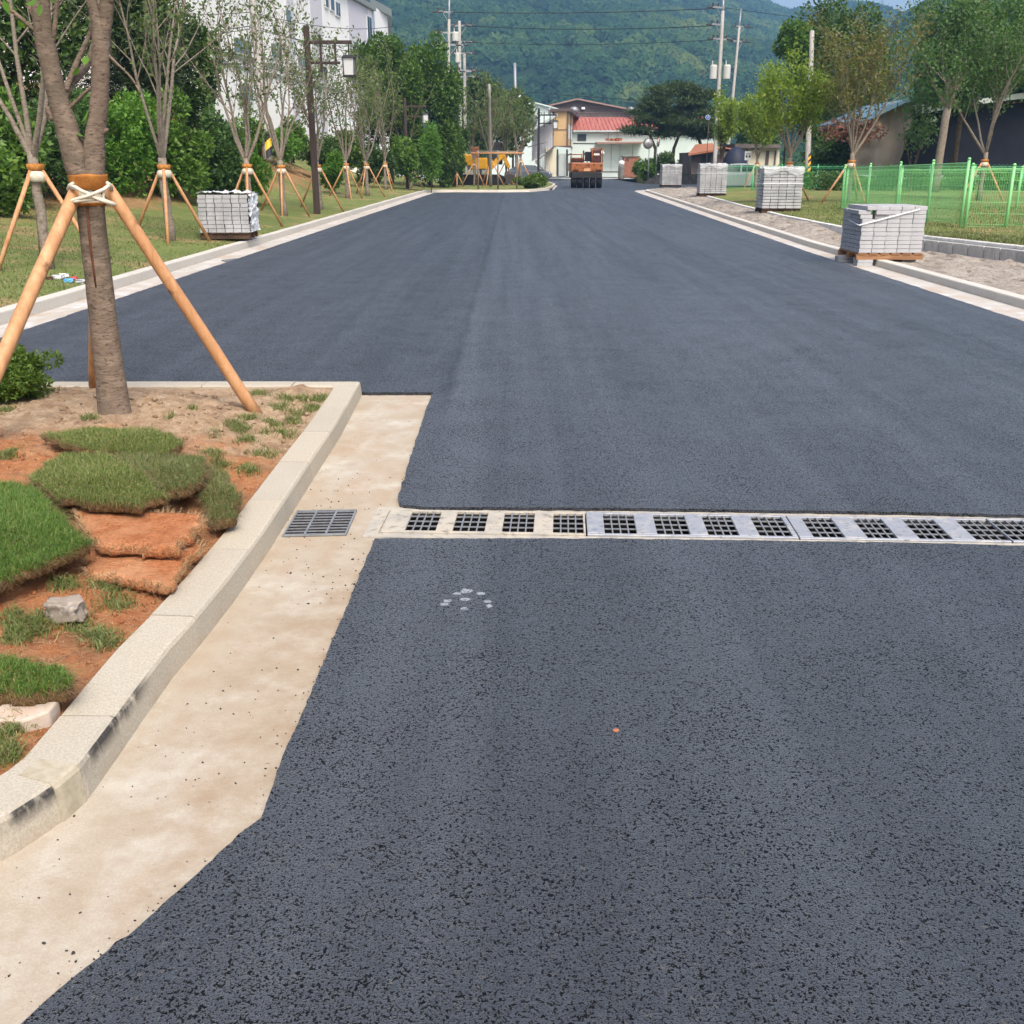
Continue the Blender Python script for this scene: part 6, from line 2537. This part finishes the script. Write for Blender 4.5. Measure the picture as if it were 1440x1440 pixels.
c = D(911, 202, 82)
mirror('round grey traffic mirror facing the road on a thin post', c, .42, Vector((c.x + .15, c.y + .2, .3)), R(8), False)
c = D(924.5, 200, 84)
mirror('second traffic mirror turned aside showing its orange rim', c, .36, Vector((c.x, c.y + .2, .45)), R(70), True)

# small houses right of the pines
YO = 84
oh = thing('house', 'low house with an orange tiled roof behind the pines', 'house', (V(985, 230, YO).x, YO, 0))
off = oh.location
polyY(MB(), [(972, 214), (1034, 211), (1034, 245), (972, 245)], YO, 6).build('wall', M['dark_wall'], oh, off=off, recalc=True)
mb = MB()
a, b, c, d = V(968, 216, YO - .8), V(1008, 210, YO - .8), V(1002, 201, YO + 2.5), V(978, 203, YO + 2.5)
vs = [a, b, c, d]
mb.add([tuple(p) for p in vs] + [tuple(p - Vector((0, 0, .15))) for p in vs], [(0, 1, 2, 3), (7, 6, 5, 4), (0, 4, 5, 1), (1, 5, 6, 2), (2, 6, 7, 3), (3, 7, 4, 0)])
mb.build('roof', M['orange_tile'], oh, off=off, recalc=True)
polyY(MB(), [(998, 211), (1016, 206), (1032, 209), (1032, 211), (1016, 208.4), (998, 213)], YO - .6, 4).build('gable_roof', M['orange_tile'], oh, off=off, recalc=True)
w = rect(MB(), 1005, 212, 1013, 217, YO - .06, .05).build('window', M['frame_white'], oh, off=off)
rect(MB(), 1018, 213, 1028, 222, YO - .06, .05).build('panel', M['cream'], oh, off=off)
rect(MB(), 986, 218, 1000, 228, YO - .06, .05).build('window', M['window'], oh, off=off)
YP = 88
ph = thing('house', 'low pale house with dark openings behind the white sign', 'house', (V(1065, 230, YP).x, YP, 0))
off = ph.location
polyY(MB(), [(1038, 208), (1096, 207), (1096, 245), (1038, 245)], YP, 5).build('wall', M['cream'], ph, off=off, recalc=True)
polyY(MB(), [(1034, 202), (1098, 203), (1100, 208), (1034, 208)], YP - .7, 6).build('roof', M['dark_wall'], ph, off=off, recalc=True)
for x0, x1 in ((1040, 1050), (1076, 1082), (1088, 1092)):
    rect(MB(), x0, 212, x1, 232, YP - .06, .05).build('door', M['dark_wall'], ph, off=off)
c = D(1034, 232, 78)
th = MB()
th.lathe([(.95, -1.4), (1.0, 0), (.85, .6), (.55, 1.05), (.2, 1.3)], (c.x, c.y, c.z), 9)
tag(th.build('tarpaulin_heap', M['tarp_blue'], smooth=True), 'domed dark blue tarpaulin heap by the orange roofed house', 'covered heap')
# white sign
c = D(1052, 219, 55)
sg = thing('sign', 'small white notice board on a post behind the second lawn tree', 'sign', (c.x, c.y, .3))
o_ = c - sg.location
MB().box(o_, (.36, .03, .46)).build('board', M['sign_white'], sg, bevel=.01)
mb = MB()
mb.box(o_ + Vector((-.08, -.02, -.03)), (.10, .012, .11))
mb.box(o_ + Vector((.08, -.02, -.03)), (.10, .012, .11))
mb.box(o_ + Vector((0, -.02, .09)), (.26, .012, .03))
mb.build('mark', M['frame_dark'], sg)
MB().tube([(0, .03, -.3), (0, .03, o_.z)], .025, 8).build('post', M['galv'], sg, smooth=True)
# blue round sign
c = D(995.5, 165, 74)
sg = thing('road_sign', 'small round blue road sign above the right end of the pines', 'road sign', (c.x + .12, c.y + .1, .4))
o_ = c - sg.location
m3 = Matrix.Rotation(R(90), 3, 'X')
MB().lathe([(.17, -.01), (.17, .012)], o_, 20, m3).build('disc', M['sign_white'], sg)
MB().lathe([(.15, .013), (.15, .02)], o_, 20, m3).build('blue_face', M['sign_blue'], sg)
mb = MB()
mb.bar(o_ + Vector((-.08, -.024, -.07)), o_ + Vector((.05, -.024, .06)), .012, .05, up=(0, 1, 0))
mb.bar(o_ + Vector((.06, -.024, -.03)), o_ + Vector((.06, -.024, .09)), .012, .04, up=(0, 1, 0))
mb.build('arrow', M['sign_white'], sg)
MB().tube([(0, .1, -.4), (0, .1, o_.z + .1)], .025, 8).build('post', M['bark_dark'], sg, smooth=True)

# netted shed on the right
YW = 58
wh = thing('shed', 'long shed hung with black netting and a grey brown tarpaulin end', 'shed', (V(1330, 230, YW).x, YW, 0))
off = wh.location
tarp = MB()
us = np.linspace(0, 1, 26)
vs_ = np.linspace(0, 1, 16)


def tarpf(u, w_):
    xb = 1198 + 62 * u
    yt = 172 - 34 * min(1, u * 1.05)
    xt = 1206 + 84 * u
    px = xb + (xt - xb) * w_
    py = 246 + (yt - 246) * w_
    p = V(px, py, YW)
    p.y += .25 * math.sin(u * 9 + w_ * 2.5) + .12 * mnoise.noise(Vector((u * 5, w_ * 5, 2)))
    return p


v, f = sheet_grid(list(us), list(vs_), tarpf)
o = mesh_np('tarpaulin', [tuple(p) for p in v], f, M['tarp_grey'], wh, off=off, smooth=True)
mb = MB()
polyY(mb, [(1246, 246), (1254, 215), (1262, 192), (1288, 169), (1318, 163), (1350, 151), (1500, 136), (1500, 246)], YW + .5, 12)
mb.build('netting', M['net_black'], wh, off=off, recalc=True)
mb = MB()
polyY(mb, [(1284, 148), (1330, 146), (1470, 126), (1520, 124), (1520, 133.5), (1440, 138.5), (1345, 150.5), (1300, 160), (1288, 160)], YW - .3, 13)
mb.build('roof', M['pale_sheet'], wh, off=off, recalc=True)
mb = MB()
polyY(mb, [(1204, 170), (1270, 140), (1300, 136), (1300, 140), (1272, 145), (1208, 176)], YW - .5, 13.5)
mb.build('roof_trim', M['blue_trim'], wh, off=off, recalc=True)
mb = MB()
polyY(mb, [(1300, 166), (1316, 163), (1319, 170), (1303, 173)], YW + .1, .3)
mb.build('loose_sheet', M['frame_white'], wh, off=off, recalc=True)
mb = MB()
for k in range(12):
    x = 1352 + k * 9
    polyY(mb, [(x, 152 - (x - 1352) * .13), (x + 5, 151 - (x - 1352) * .13), (x + 5, 154 - (x - 1352) * .13), (x, 155.5 - (x - 1352) * .13)], YW + .15, .3)
mb.build('batten', M['dark_wall'], wh, off=off, recalc=True)


# ------------------------------------------------------------------ vehicles
def car(label, loc, rz, mtl, suv=False):
    t = thing('parked_car', label, 'car', loc, rz)
    L, W_ = 4.3, 1.75
    zr = 1.6 if suv else 1.45
    low = [(-2.15, .35), (-2.15, .62), (-2.05, .82), (-1.1, .92), (1.45, .95), (2.05, .90), (2.15, .72), (2.15, .35), (1.75, .25), (-1.75, .25)]
    m = MB()
    n = len(low)
    secs = [(-W_ / 2, .96), (-W_ / 2 + .08, 1.0), (W_ / 2 - .08, 1.0), (W_ / 2, .96)]
    vs = []
    for y, k in secs:
        vs += [(x * k, y, .25 + (z - .25) * (k if k < 1 else 1)) for x, z in low]
    fs = [tuple(range(n)), tuple(reversed(range(3 * n, 4 * n)))]
    for s in range(3):
        for i in range(n):
            fs.append((s * n + i, s * n + (i + 1) % n, (s + 1) * n + (i + 1) % n, (s + 1) * n + i))
    m.add(vs, fs)
    cab = [(-1.25, .90), (-.45, zr - .03), (.1, zr), (.95, zr - .04), (1.75, .93)]
    n = len(cab)
    vs = []
    for y, k in ((-W_ / 2 + .06, 0), (-W_ / 2 + .24, 1), (W_ / 2 - .24, 1), (W_ / 2 - .06, 0)):
        for x, z in cab:
            vs.append((x, y if z < 1 or k else y, z if k else min(z, 1.0)))
    m2 = MB()
    W2 = W_ / 2
    pr = [(x, z) for x, z in cab]
    lo_ = [(x, -(W2 - .06) if z < 1 else -(W2 - .26), z) for x, z in pr]
    hi_ = [(x, (W2 - .06) if z < 1 else (W2 - .26), z) for x, z in pr]
    m.add(lo_ + hi_, [tuple(range(n)), tuple(reversed(range(n, 2 * n)))] + [(i, i + 1, n + i + 1, n + i) for i in range(n - 1)])
    m.build('body', mtl, t, bevel=.04, recalc=True)
    for s in (-1, 1):
        g = MB()
        y0_, y1_ = s * (W2 - .075), s * (W2 - .232)
        for xa, xb in ((-1.02, .12), (.2, 1.45)):
            ta, tb_ = xa + .42 if xa < -.5 else xa, xb - .42 if xb > 1 else xb
            z0_, z1_ = 1.0, zr - .10
            q = [Vector((xa, y0_, z0_)), Vector((xb, y0_, z0_)), Vector((tb_, y1_, z1_)), Vector((ta, y1_, z1_))]
            g.add([v + Vector((0, s * .012, 0)) for v in q] + [v - Vector((0, s * .03, 0)) for v in q], [(0, 1, 2, 3), (7, 6, 5, 4), (0, 4, 5, 1), (1, 5, 6, 2), (2, 6, 7, 3), (3, 7, 4, 0)])
        g.build('window', M['window'], t, recalc=True)
    for xa, za, xb, zb2 in ((-1.27, .95, -.50, zr - .07), (1.77, .97, 1.0, zr - .08)):
        g = MB()
        sx_ = -1 if xa < 0 else 1
        q = [Vector((xa, -.72, za)), Vector((xa, .72, za)), Vector((xb, .55, zb2)), Vector((xb, -.55, zb2))]
        o_ = Vector((sx_ * .02, 0, .02))
        g.add([v + o_ for v in q] + [v - o_ for v in q], [(0, 1, 2, 3), (7, 6, 5, 4), (0, 4, 5, 1), (1, 5, 6, 2), (2, 6, 7, 3), (3, 7, 4, 0)])
        g.build('windscreen', M['window'], t, recalc=True)
    m3 = Matrix.Rotation(R(90), 3, 'X')
    for x in (-1.35, 1.35):
        for s in (-1, 1):
            w = MB().lathe([(.22, -.10), (.32, -.08), (.33, 0), (.32, .08), (.22, .10)], (x, s * (W2 - .09), .32), 18, m3).build('wheel', M['rubber'], t, smooth=True)
            MB().lathe([(.02, -.125), (.20, -.115), (.215, 0), (.20, .115), (.02, .125)], (x, s * (W2 - .09), .32), 14, m3).build('rim', M['hub'], w, smooth=True)
    for s in (-1, 1):
        MB().box((-2.09, s * .62, .70), (.14, .34, .15)).build('headlight', M['headlight'], t, bevel=.03)
    return t


p = D(746, 247, 96)
car('dark grey car parked below the outside stair', Vector((p.x - .2, p.y, .0)), R(170), M['car_grey'])
p = D(1037, 258, 58)
car('silver car parked behind the faded green fence', Vector((p.x, p.y, .1)), R(-12), M['car_silver'])
p = D(931, 240, 100)
car('white car mostly hidden behind the hedge under the pines', Vector((p.x, p.y, .25)), R(5), M['car_white'], True)

# excavator behind the island trees
p = D(690, 252, 74)
ex = thing('excavator', 'yellow excavator parked behind the island trees', 'excavator', (p.x, p.y, .0))
zz_ = lambda y: D(690, y, 74).z
xx_ = lambda x: D(x, 235, 74).x - p.x
MB().box(((xx_(648) + xx_(666)) / 2, 0, (zz_(217) + zz_(234)) / 2), (xx_(666) - xx_(648), 1.5, zz_(217) - zz_(234))).build('counterweight', M['excav'], ex, bevel=.12)
MB().box(((xx_(664) + xx_(686)) / 2, .1, (zz_(222) + zz_(238)) / 2), (xx_(686) - xx_(664), 1.8, zz_(222) - zz_(238))).build('body', M['excav'], ex, bevel=.06)
MB().box(((xx_(662) + xx_(674)) / 2, .3, zz_(214)), (xx_(674) - xx_(662), 1.0, .7)).build('engine_cover', M['roller_orange'], ex, bevel=.05)
cb = MB().box((xx_(696), .4, zz_(216)), (1.1, 1.3, 1.5)).build('cab', M['frame_dark'], ex, bevel=.06)
MB().box((xx_(696), -.27, zz_(214)), (.8, .04, .8)).build('window', M['window'], cb)
bm2 = MB()
bm2.bar((xx_(688), -.5, zz_(238)), (xx_(708), -.5, zz_(217)), .35, .55, up=(0, 1, 0))
bm2.bar((xx_(707), -.5, zz_(217)), (xx_(716), -.5, zz_(236)), .28, .38, up=(0, 1, 0))
bm2.build('boom', M['excav'], ex, bevel=.04)
MB().prism_ax([(-.1, 0), (.75, .05), (.85, .55), (.3, .75), (-.15, .5)], -1.0, -.1, lambda u, v_, t_: (xx_(711) + u, t_, .15 + v_)).build('bucket', M['frame_dark'], ex, bevel=.03, recalc=True)
for s in (-.75, .85):
    MB().prism_ax([(-1.5, .0), (1.5, .0), (1.85, .3), (1.8, .6), (1.4, .8), (-1.4, .8), (-1.8, .6), (-1.85, .3)], s - .25, s + .25, lambda u, v_, t_: (xx_(676) + u, t_, v_)).build('track', M['rubber'], ex, bevel=.04, recalc=True)

# pneumatic roller on the road
p = G(825, 264.6, ZA)
ro_ = thing('road_roller', 'orange tyre roller seen from behind on the new asphalt', 'road roller', p)
m3 = Matrix.Rotation(R(90), 3, 'Y')
for k in range(5):
    x = -.84 + k * .42
    w = MB().lathe([(.30, -.17), (.44, -.165), (.475, -.12), (.48, 0), (.475, .12), (.44, .165), (.30, .17)], (x, .5, .48), 22, m3).build('wheel', M['rubber'], ro_, smooth=True)
    MB().lathe([(.02, -.13), (.29, -.14), (.29, .14), (.02, .13)], (x, .5, .48), 14, m3).build('rim', M['roller_orange'], w)
for k in range(4):
    x = -.63 + k * .42
    MB().lathe([(.30, -.17), (.44, -.165), (.475, -.12), (.48, 0), (.475, .12), (.44, .165), (.30, .17)], (x, 3.4, .48), 18, m3).build('wheel', M['rubber'], ro_, smooth=True)
MB().box((0, 1.9, .80), (1.96, 3.9, .36)).build('chassis', M['black'], ro_, bevel=.03)
MB().box((0, .10, .90), (1.80, .10, .28)).build('scraper_bar', M['black'], ro_)
bd_ = MB().box((0, 1.95, 1.29), (2.06, 3.9, .58)).build('body', M['roller_orange'], ro_, bevel=.06)
lv = MB()
for s in (-1, 1):
    for q in range(3):
        lv.box((s * .74, -.012, 1.08 + q * .035), (.36, .03, .016))
lv.box((-.15, -.012, 1.22), (.26, .03, .05))
lv.box((.10, -.012, 1.36), (.05, .03, .07))
lv.box((.86, -.012, 1.36), (.07, .03, .06))
lv.build('louvre', M['black'], bd_)
MB().box((0, -.02, 1.14), (.42, .02, .18)).build('number_plate', M['plate'], ro_)
MB().box((-.62, 1.0, 1.74), (.74, 1.2, .30)).build('water_tank', M['roller_red'], ro_, bevel=.05)
rl = MB()
for x0, x1, h_ in ((-1.0, -.28, .50), (.32, 1.0, .86)):
    for x in (x0, x1):
        for y in (.12, 1.4):
            rl.tube([(x, y, 1.58), (x, y, 1.58 + h_)], .028, 6)
    for y in (.12, 1.4):
        for f_ in (.5, 1.0):
            rl.tube([(x0, y, 1.58 + h_ * f_), (x1, y, 1.58 + h_ * f_)], .028, 6)
    for x in (x0, x1):
        rl.tube([(x, .12, 1.58 + h_), (x, 1.4, 1.58 + h_)], .028, 6)
rl.build('handrail', M['roller_orange'], ro_, smooth=True)
MB().box((.66, 1.2, 1.98), (.60, .9, .80)).build('console', M['roller_red'], ro_, bevel=.05)
MB().box((.66, .73, 2.08), (.36, .04, .14)).build('gauge_panel', M['strap'], ro_)
MB().box((.12, 1.15, 1.72), (.46, .46, .12)).build('seat', M['rubber'], ro_, bevel=.04)
MB().box((.12, .98, 2.0), (.44, .10, .50)).build('backrest', M['rubber'], ro_, bevel=.04)
sw_ = MB()
sw_.tube([(.12, 1.9, 1.6), (.12, 1.75, 2.1)], .03, 6)
n_ = 16
ring = [Vector((.12 + math.cos(2 * math.pi * k / n_) * .2, 1.74 + math.sin(2 * math.pi * k / n_) * .12, 2.12 + math.sin(2 * math.pi * k / n_) * .14)) for k in range(n_ + 1)]
sw_.tube(ring, .02, 5)
sw_.build('steering_wheel', M['black'], ro_, smooth=True)
MB().tube([(-.1, 2.3, 1.6), (-.1, 2.3, 2.35)], .05, 8).build('exhaust', M['black'], ro_, smooth=True)
mr = MB().tube([(1.0, 1.4, 2.2), (1.10, 1.35, 2.2)], .02, 5).build('mirror_arm', M['black'], ro_)
MB().lathe([(.02, -.02), (.13, -.015), (.13, .03), (.02, .05)], (1.08, 1.3, 2.18), 14, Matrix.Rotation(R(90), 3, 'X')).build('mirror', M['strap'], mr, smooth=True)


# litter by the left kerb
def crumple(name, label, px, py, dims, mtl, seed, rz=0.0):
    p = sinv((px, py))
    return stone(name, label, 'litter', Vector((p.x, p.y, p.z + dims[2] * .4)), dims, mtl, seed, sub=3, rough=.7, rz=rz)


crumple('litter_cup', 'white paper box lying on top of the litter by the left kerb', 90, 390, (.10, .06, .05), M['plastic_white'], 2)
crumple('litter_bag', 'grey plastic bag in the litter by the left kerb', 81, 392, (.12, .09, .05), M['plastic_grey'], 5)
crumple('litter_bag', 'blue plastic bag in the litter by the left kerb', 97, 397, (.09, .07, .05), M['plastic_blue'], 8)
crumple('litter_wrapper', 'red wrapper in the litter by the left kerb', 105, 394, (.06, .06, .05), M['plastic_red'], 11)
crumple('litter_bag', 'clear crumpled bag at the right end of the litter', 115, 398, (.11, .08, .05), M['plastic_grey'], 14)
crumple('litter_bottle', 'brownish bottle lying left of the litter', 67, 393, (.09, .035, .035), M['roller_red'], 17, .3)

# ------------------------------------------------------------------ hills and their woods
M['hill_ground'] = mat('hill_ground', (.014, .032, .012), .95, .1)
PX = [-400, 300, 540, 900, 1010, 1060, 1085, 1112, 1150, 1190, 1225, 1245, 1267, 1300, 1400, 1900]
PE = [-90, -110, -100, -68, -34, 0, 14, 24, 22, 10, 14, 20, 31, 42, 60, 80]


def elev(py):
    a, b, c = ray(720, py)
    return c / b


def hill_z(x, y):
    a = x / y
    px = 720 + a * 1588
    e = elev(interp(px, PX, PE))
    Y0_, Y1_ = 380, 1500
    t = max(0, min(1.15, (y - Y0_) / (Y1_ - Y0_)))
    s = t ** .85 if t < 1 else 1 - (t - 1) * 1.5
    z = e * Y1_ * s
    z += (mnoise.noise(Vector((x * .0045, y * .0045, 1))) * 26 + mnoise.noise(Vector((x * .011, y * .011, 5))) * 11) * min(1, t * 3) * (1 - t) ** .5 if t < 1 else 0
    return z - 1


PX2 = [1080, 1180, 1250, 1268, 1285, 1300, 1322, 1350, 1440, 1600, 2200]
PE2 = [231, 130, 45, 24, 16, 8, 0, -12, -40, -70, -80]


def hill2_z(x, y):
    px = 720 + (x / y) * 1588
    e = elev(interp(px, PX2, PE2))
    t = max(0, min(1.2, (y - 200) / (620 - 200)))
    s = t ** .9 if t < 1 else 1 - (t - 1) * 1.5
    return e * 620 * s + mnoise.noise(Vector((x * .012, y * .012, 2))) * 7 * min(1, t * 3) * max(0, 1 - t) - 1


ys = np.concatenate([np.linspace(370, 1500, 150), np.linspace(1520, 1660, 6)])
v, f = sheet_grid(list(ys), list(np.linspace(-.72, .95, 200)), lambda y, a: (a * y, y, hill_z(a * y, y)))
tag(mesh_np('hill', v, f, M['hill_ground'], smooth=True), 'long wooded mountain behind the factories', 'hill', kind='structure')
ys = np.concatenate([np.linspace(195, 620, 40), np.linspace(630, 700, 5)])
v, f = sheet_grid(list(ys), list(np.linspace(.2, .95, 50)), lambda y, a: (a * y, y, hill2_z(a * y, y)))
tag(mesh_np('hill', v, f, M['hill_ground'], smooth=True), 'nearer wooded hill at the upper right', 'hill', kind='structure')

mw, nt, b = new_mat('hill_woods')
oi = N(nt, 'ShaderNodeObjectInfo')
cr = N(nt, 'ShaderNodeValToRGB')
els = cr.color_ramp.elements
els[0].color = rgb((.012, .040, .018))
els[1].color = rgb((.13, .172, .038))
els[1].position = 1
for ps_, c in ((.35, (.022, .068, .022)), (.65, (.046, .105, .028)), (.88, (.085, .14, .032))):
    e = els.new(ps_)
    e.color = rgb(c)
# stands of one kind of tree keep together
pn = N(nt, 'ShaderNodeTexNoise')
pn.inputs['Scale'].default_value = .016
pn.inputs['Detail'].default_value = 3
nt.links.new(oi.outputs['Location'], pn.inputs['Vector'])
fac = math_n(nt, 'ADD', math_n(nt, 'MULTIPLY', oi.outputs['Random'], .44), mapr(nt, pn.outputs['Fac'], .40, .62, 0, .58))
nt.links.new(fac, cr.inputs['Fac'])
vec = N(nt, 'ShaderNodeNewGeometry').outputs['Position']
nf, _ = noise_fac(nt, vec, .9, .35, .65, detail=4)
nt.links.new(mix(nt, math_n(nt, 'MULTIPLY', nf, .45), cr.outputs['Color'], (.012, .036, .014)), b.inputs['Base Color'])
b.inputs['Roughness'].default_value = .8
b.inputs['Specular IOR Level'].default_value = .15
_, hh_ = noise_fac(nt, vec, 1.4, 0, 1, detail=4)
set_bump(nt, b, hh_, 1.0, .9)


def woods(name, label, pts, scales, mtl):
    me = bpy.data.meshes.new(name)
    me.from_pydata([tuple(p) for p in pts], [], [])
    at = me.attributes.new('sc', 'FLOAT', 'POINT')
    at.data.foreach_set('value', np.asarray(scales, dtype=np.float32))
    o = bpy.data.objects.new(name, me)
    COL.objects.link(o)
    ng = bpy.data.node_groups.new(name, 'GeometryNodeTree')
    ng.interface.new_socket('Geometry', in_out='INPUT', socket_type='NodeSocketGeometry')
    ng.interface.new_socket('Geometry', in_out='OUTPUT', socket_type='NodeSocketGeometry')
    nd, L = ng.nodes, ng.links
    gi, go = nd.new('NodeGroupInput'), nd.new('NodeGroupOutput')
    ico = nd.new('GeometryNodeMeshIcoSphere')
    ico.inputs['Subdivisions'].default_value = 4
    sp = nd.new('GeometryNodeSetPosition')
    nz_ = nd.new('ShaderNodeTexNoise')
    nz_.inputs['Scale'].default_value = 2.4
    nz_.inputs['Detail'].default_value = 3
    pos = nd.new('GeometryNodeInputPosition')
    L.new(pos.outputs[0], nz_.inputs['Vector'])
    sub = nd.new('ShaderNodeVectorMath')
    sub.operation = 'SUBTRACT'
    L.new(nz_.outputs['Color'], sub.inputs[0])
    sub.inputs[1].default_value = (.5, .5, .5)
    scl = nd.new('ShaderNodeVectorMath')
    scl.operation = 'SCALE'
    L.new(sub.outputs[0], scl.inputs[0])
    scl.inputs['Scale'].default_value = 1.25
    L.new(ico.outputs['Mesh'], sp.inputs['Geometry'])
    L.new(scl.outputs[0], sp.inputs['Offset'])
    sm = nd.new('GeometryNodeSetMaterial')
    sm.inputs['Material'].default_value = mtl
    L.new(sp.outputs[0], sm.inputs['Geometry'])
    iop = nd.new('GeometryNodeInstanceOnPoints')
    L.new(gi.outputs[0], iop.inputs['Points'])
    L.new(sm.outputs[0], iop.inputs['Instance'])
    rv = nd.new('FunctionNodeRandomValue')
    rv.data_type = 'FLOAT_VECTOR'
    rv.inputs[0].default_value = (-.3, -.3, 0)
    rv.inputs[1].default_value = (.3, .3, 6.28)
    L.new(rv.outputs[0], iop.inputs['Rotation'])
    na = nd.new('GeometryNodeInputNamedAttribute')
    na.data_type = 'FLOAT'
    na.inputs['Name'].default_value = 'sc'
    L.new(na.outputs[0], iop.inputs['Scale'])
    L.new(iop.outputs[0], go.inputs[0])
    md = o.modifiers.new('woods', 'NODES')
    md.node_group = ng
    me.materials.append(mtl)
    tag(o, label, 'woods', kind='stuff')
    return o


rgh = np.random.default_rng(31)
pts, scs = [], []
n = 0
while n < 38000:
    y = 370 + (1510 - 370) * rgh.random() ** .62
    a = rgh.uniform(-.32, .62)
    if rgh.random() > y / 1510:
        pass
    x = a * y
    s = rgh.choice([rgh.uniform(2.2, 4.2), rgh.uniform(3.6, 6.6)]) * (.72 + .42 * (y - 370) / 1140)
    pts.append((x, y, hill_z(x, y) + s * .35))
    scs.append(s)
    n += 1
woods('woods', 'dense broadleaf forest covering the mountain behind the factories', pts, scs, mw)
pts, scs = [], []
for _ in range(9000):
    y = 195 + 430 * rgh.random() ** .7
    a = rgh.uniform(.22, .62)
    x = a * y
    s = rgh.uniform(1.7, 3.2) * (.8 + .4 * (y - 195) / 430)
    pts.append((x, y, hill2_z(x, y) + s * .3))
    scs.append(s)
woods('woods', 'green forest on the nearer hill at the upper right', pts, scs, mw)
# lattice mast on the saddle
p = D(1240, 12, 1000)
p = Vector((p.x, p.y, D(1240, 22, 1000).z))
ms = thing('lattice_mast', 'tiny lattice pylon on the mountain saddle at the upper right', 'pylon', p)
hm = D(1240, -4, 1000).z - p.z
m = MB()
for sx_ in (-1, 1):
    for sy_ in (-1, 1):
        m.bar((sx_ * 2.2, sy_ * 2.2, -8), (sx_ * .5, sy_ * .5, hm), .3, .3)
for k in range(5):
    z = hm * k / 5
    q = 2.2 - 1.7 * k / 5
    m.bar((-q, -q, z), (q, -q, z + hm / 6), .2, .2)
    m.bar((q, -q, z), (-q, -q, z + hm / 6), .2, .2)
m.build('tower', M['galv'], ms)

# ------------------------------------------------------------------ air, sky, sun, camera
HZ_DENS = .00033
mh_ = bpy.data.materials.new('haze_air')
mh_.use_nodes = True
nt = mh_.node_tree
nt.nodes.remove(nt.nodes['Principled BSDF'])
pv = N(nt, 'ShaderNodeVolumePrincipled')
pv.inputs['Color'].default_value = (.30, .56, 1.0, 1)
pv.inputs['Density'].default_value = HZ_DENS
pv.inputs['Anisotropy'].default_value = 0.0
nt.links.new(pv.outputs[0], nt.nodes['Material Output'].inputs['Volume'])
hz = MB().box((100, 830, 160), (3000, 1760, 323))
tag(hz.build('haze', mh_), 'thin bluish summer haze', 'haze', kind='stuff')

W = bpy.data.worlds.new('World')
SC.world = W
W.use_nodes = True
nt = W.node_tree
bg = nt.nodes['Background']
sky = N(nt, 'ShaderNodeTexSky', sky_type='NISHITA')
sky.sun_disc = False
SUN_EL, SUN_AZ = R(55), R(160)     # azimuth clockwise from +Y
sky.sun_elevation = SUN_EL
sky.sun_rotation = SUN_AZ
sky.air_density = 1.0
sky.dust_density = 6.0
sky.ozone_density = 1.0
nt.links.new(sky.outputs[0], bg.inputs['Color'])
bg.inputs['Strength'].default_value = .15
sl = bpy.data.lights.new('sun', 'SUN')
sl.energy = 1.6
sl.angle = R(20)
sl.color = (1.0, .96, .90)
so = bpy.data.objects.new('sun', sl)
COL.objects.link(so)
sd3 = Vector((math.sin(SUN_AZ) * math.cos(SUN_EL), math.cos(SUN_AZ) * math.cos(SUN_EL), math.sin(SUN_EL)))
so.rotation_euler = sd3.to_track_quat('Z', 'Y').to_euler()
so.location = (0, -10, 40)

cam = bpy.data.cameras.new('camera')
co = bpy.data.objects.new('camera', cam)
COL.objects.link(co)
co.location = (0, 0, H)
co.rotation_euler = (R(90) - TH, 0, 0)
cam.sensor_width = 36
cam.lens = 36
cam.clip_end = 6000
cam.clip_start = .05
SC.camera = co
vs_ = SC.view_settings
vs_.view_transform = 'Standard'
vs_.look = 'None'
vs_.exposure = 0.75
vs_.gamma = 1
SC.cycles.use_denoising = True
SC.cycles.max_bounces = 7
SC.cycles.diffuse_bounces = 3
SC.cycles.glossy_bounces = 3
SC.cycles.transparent_max_bounces = 8
SC.cycles.volume_bounces = 1
SC.cycles.sample_clamp_indirect = 8
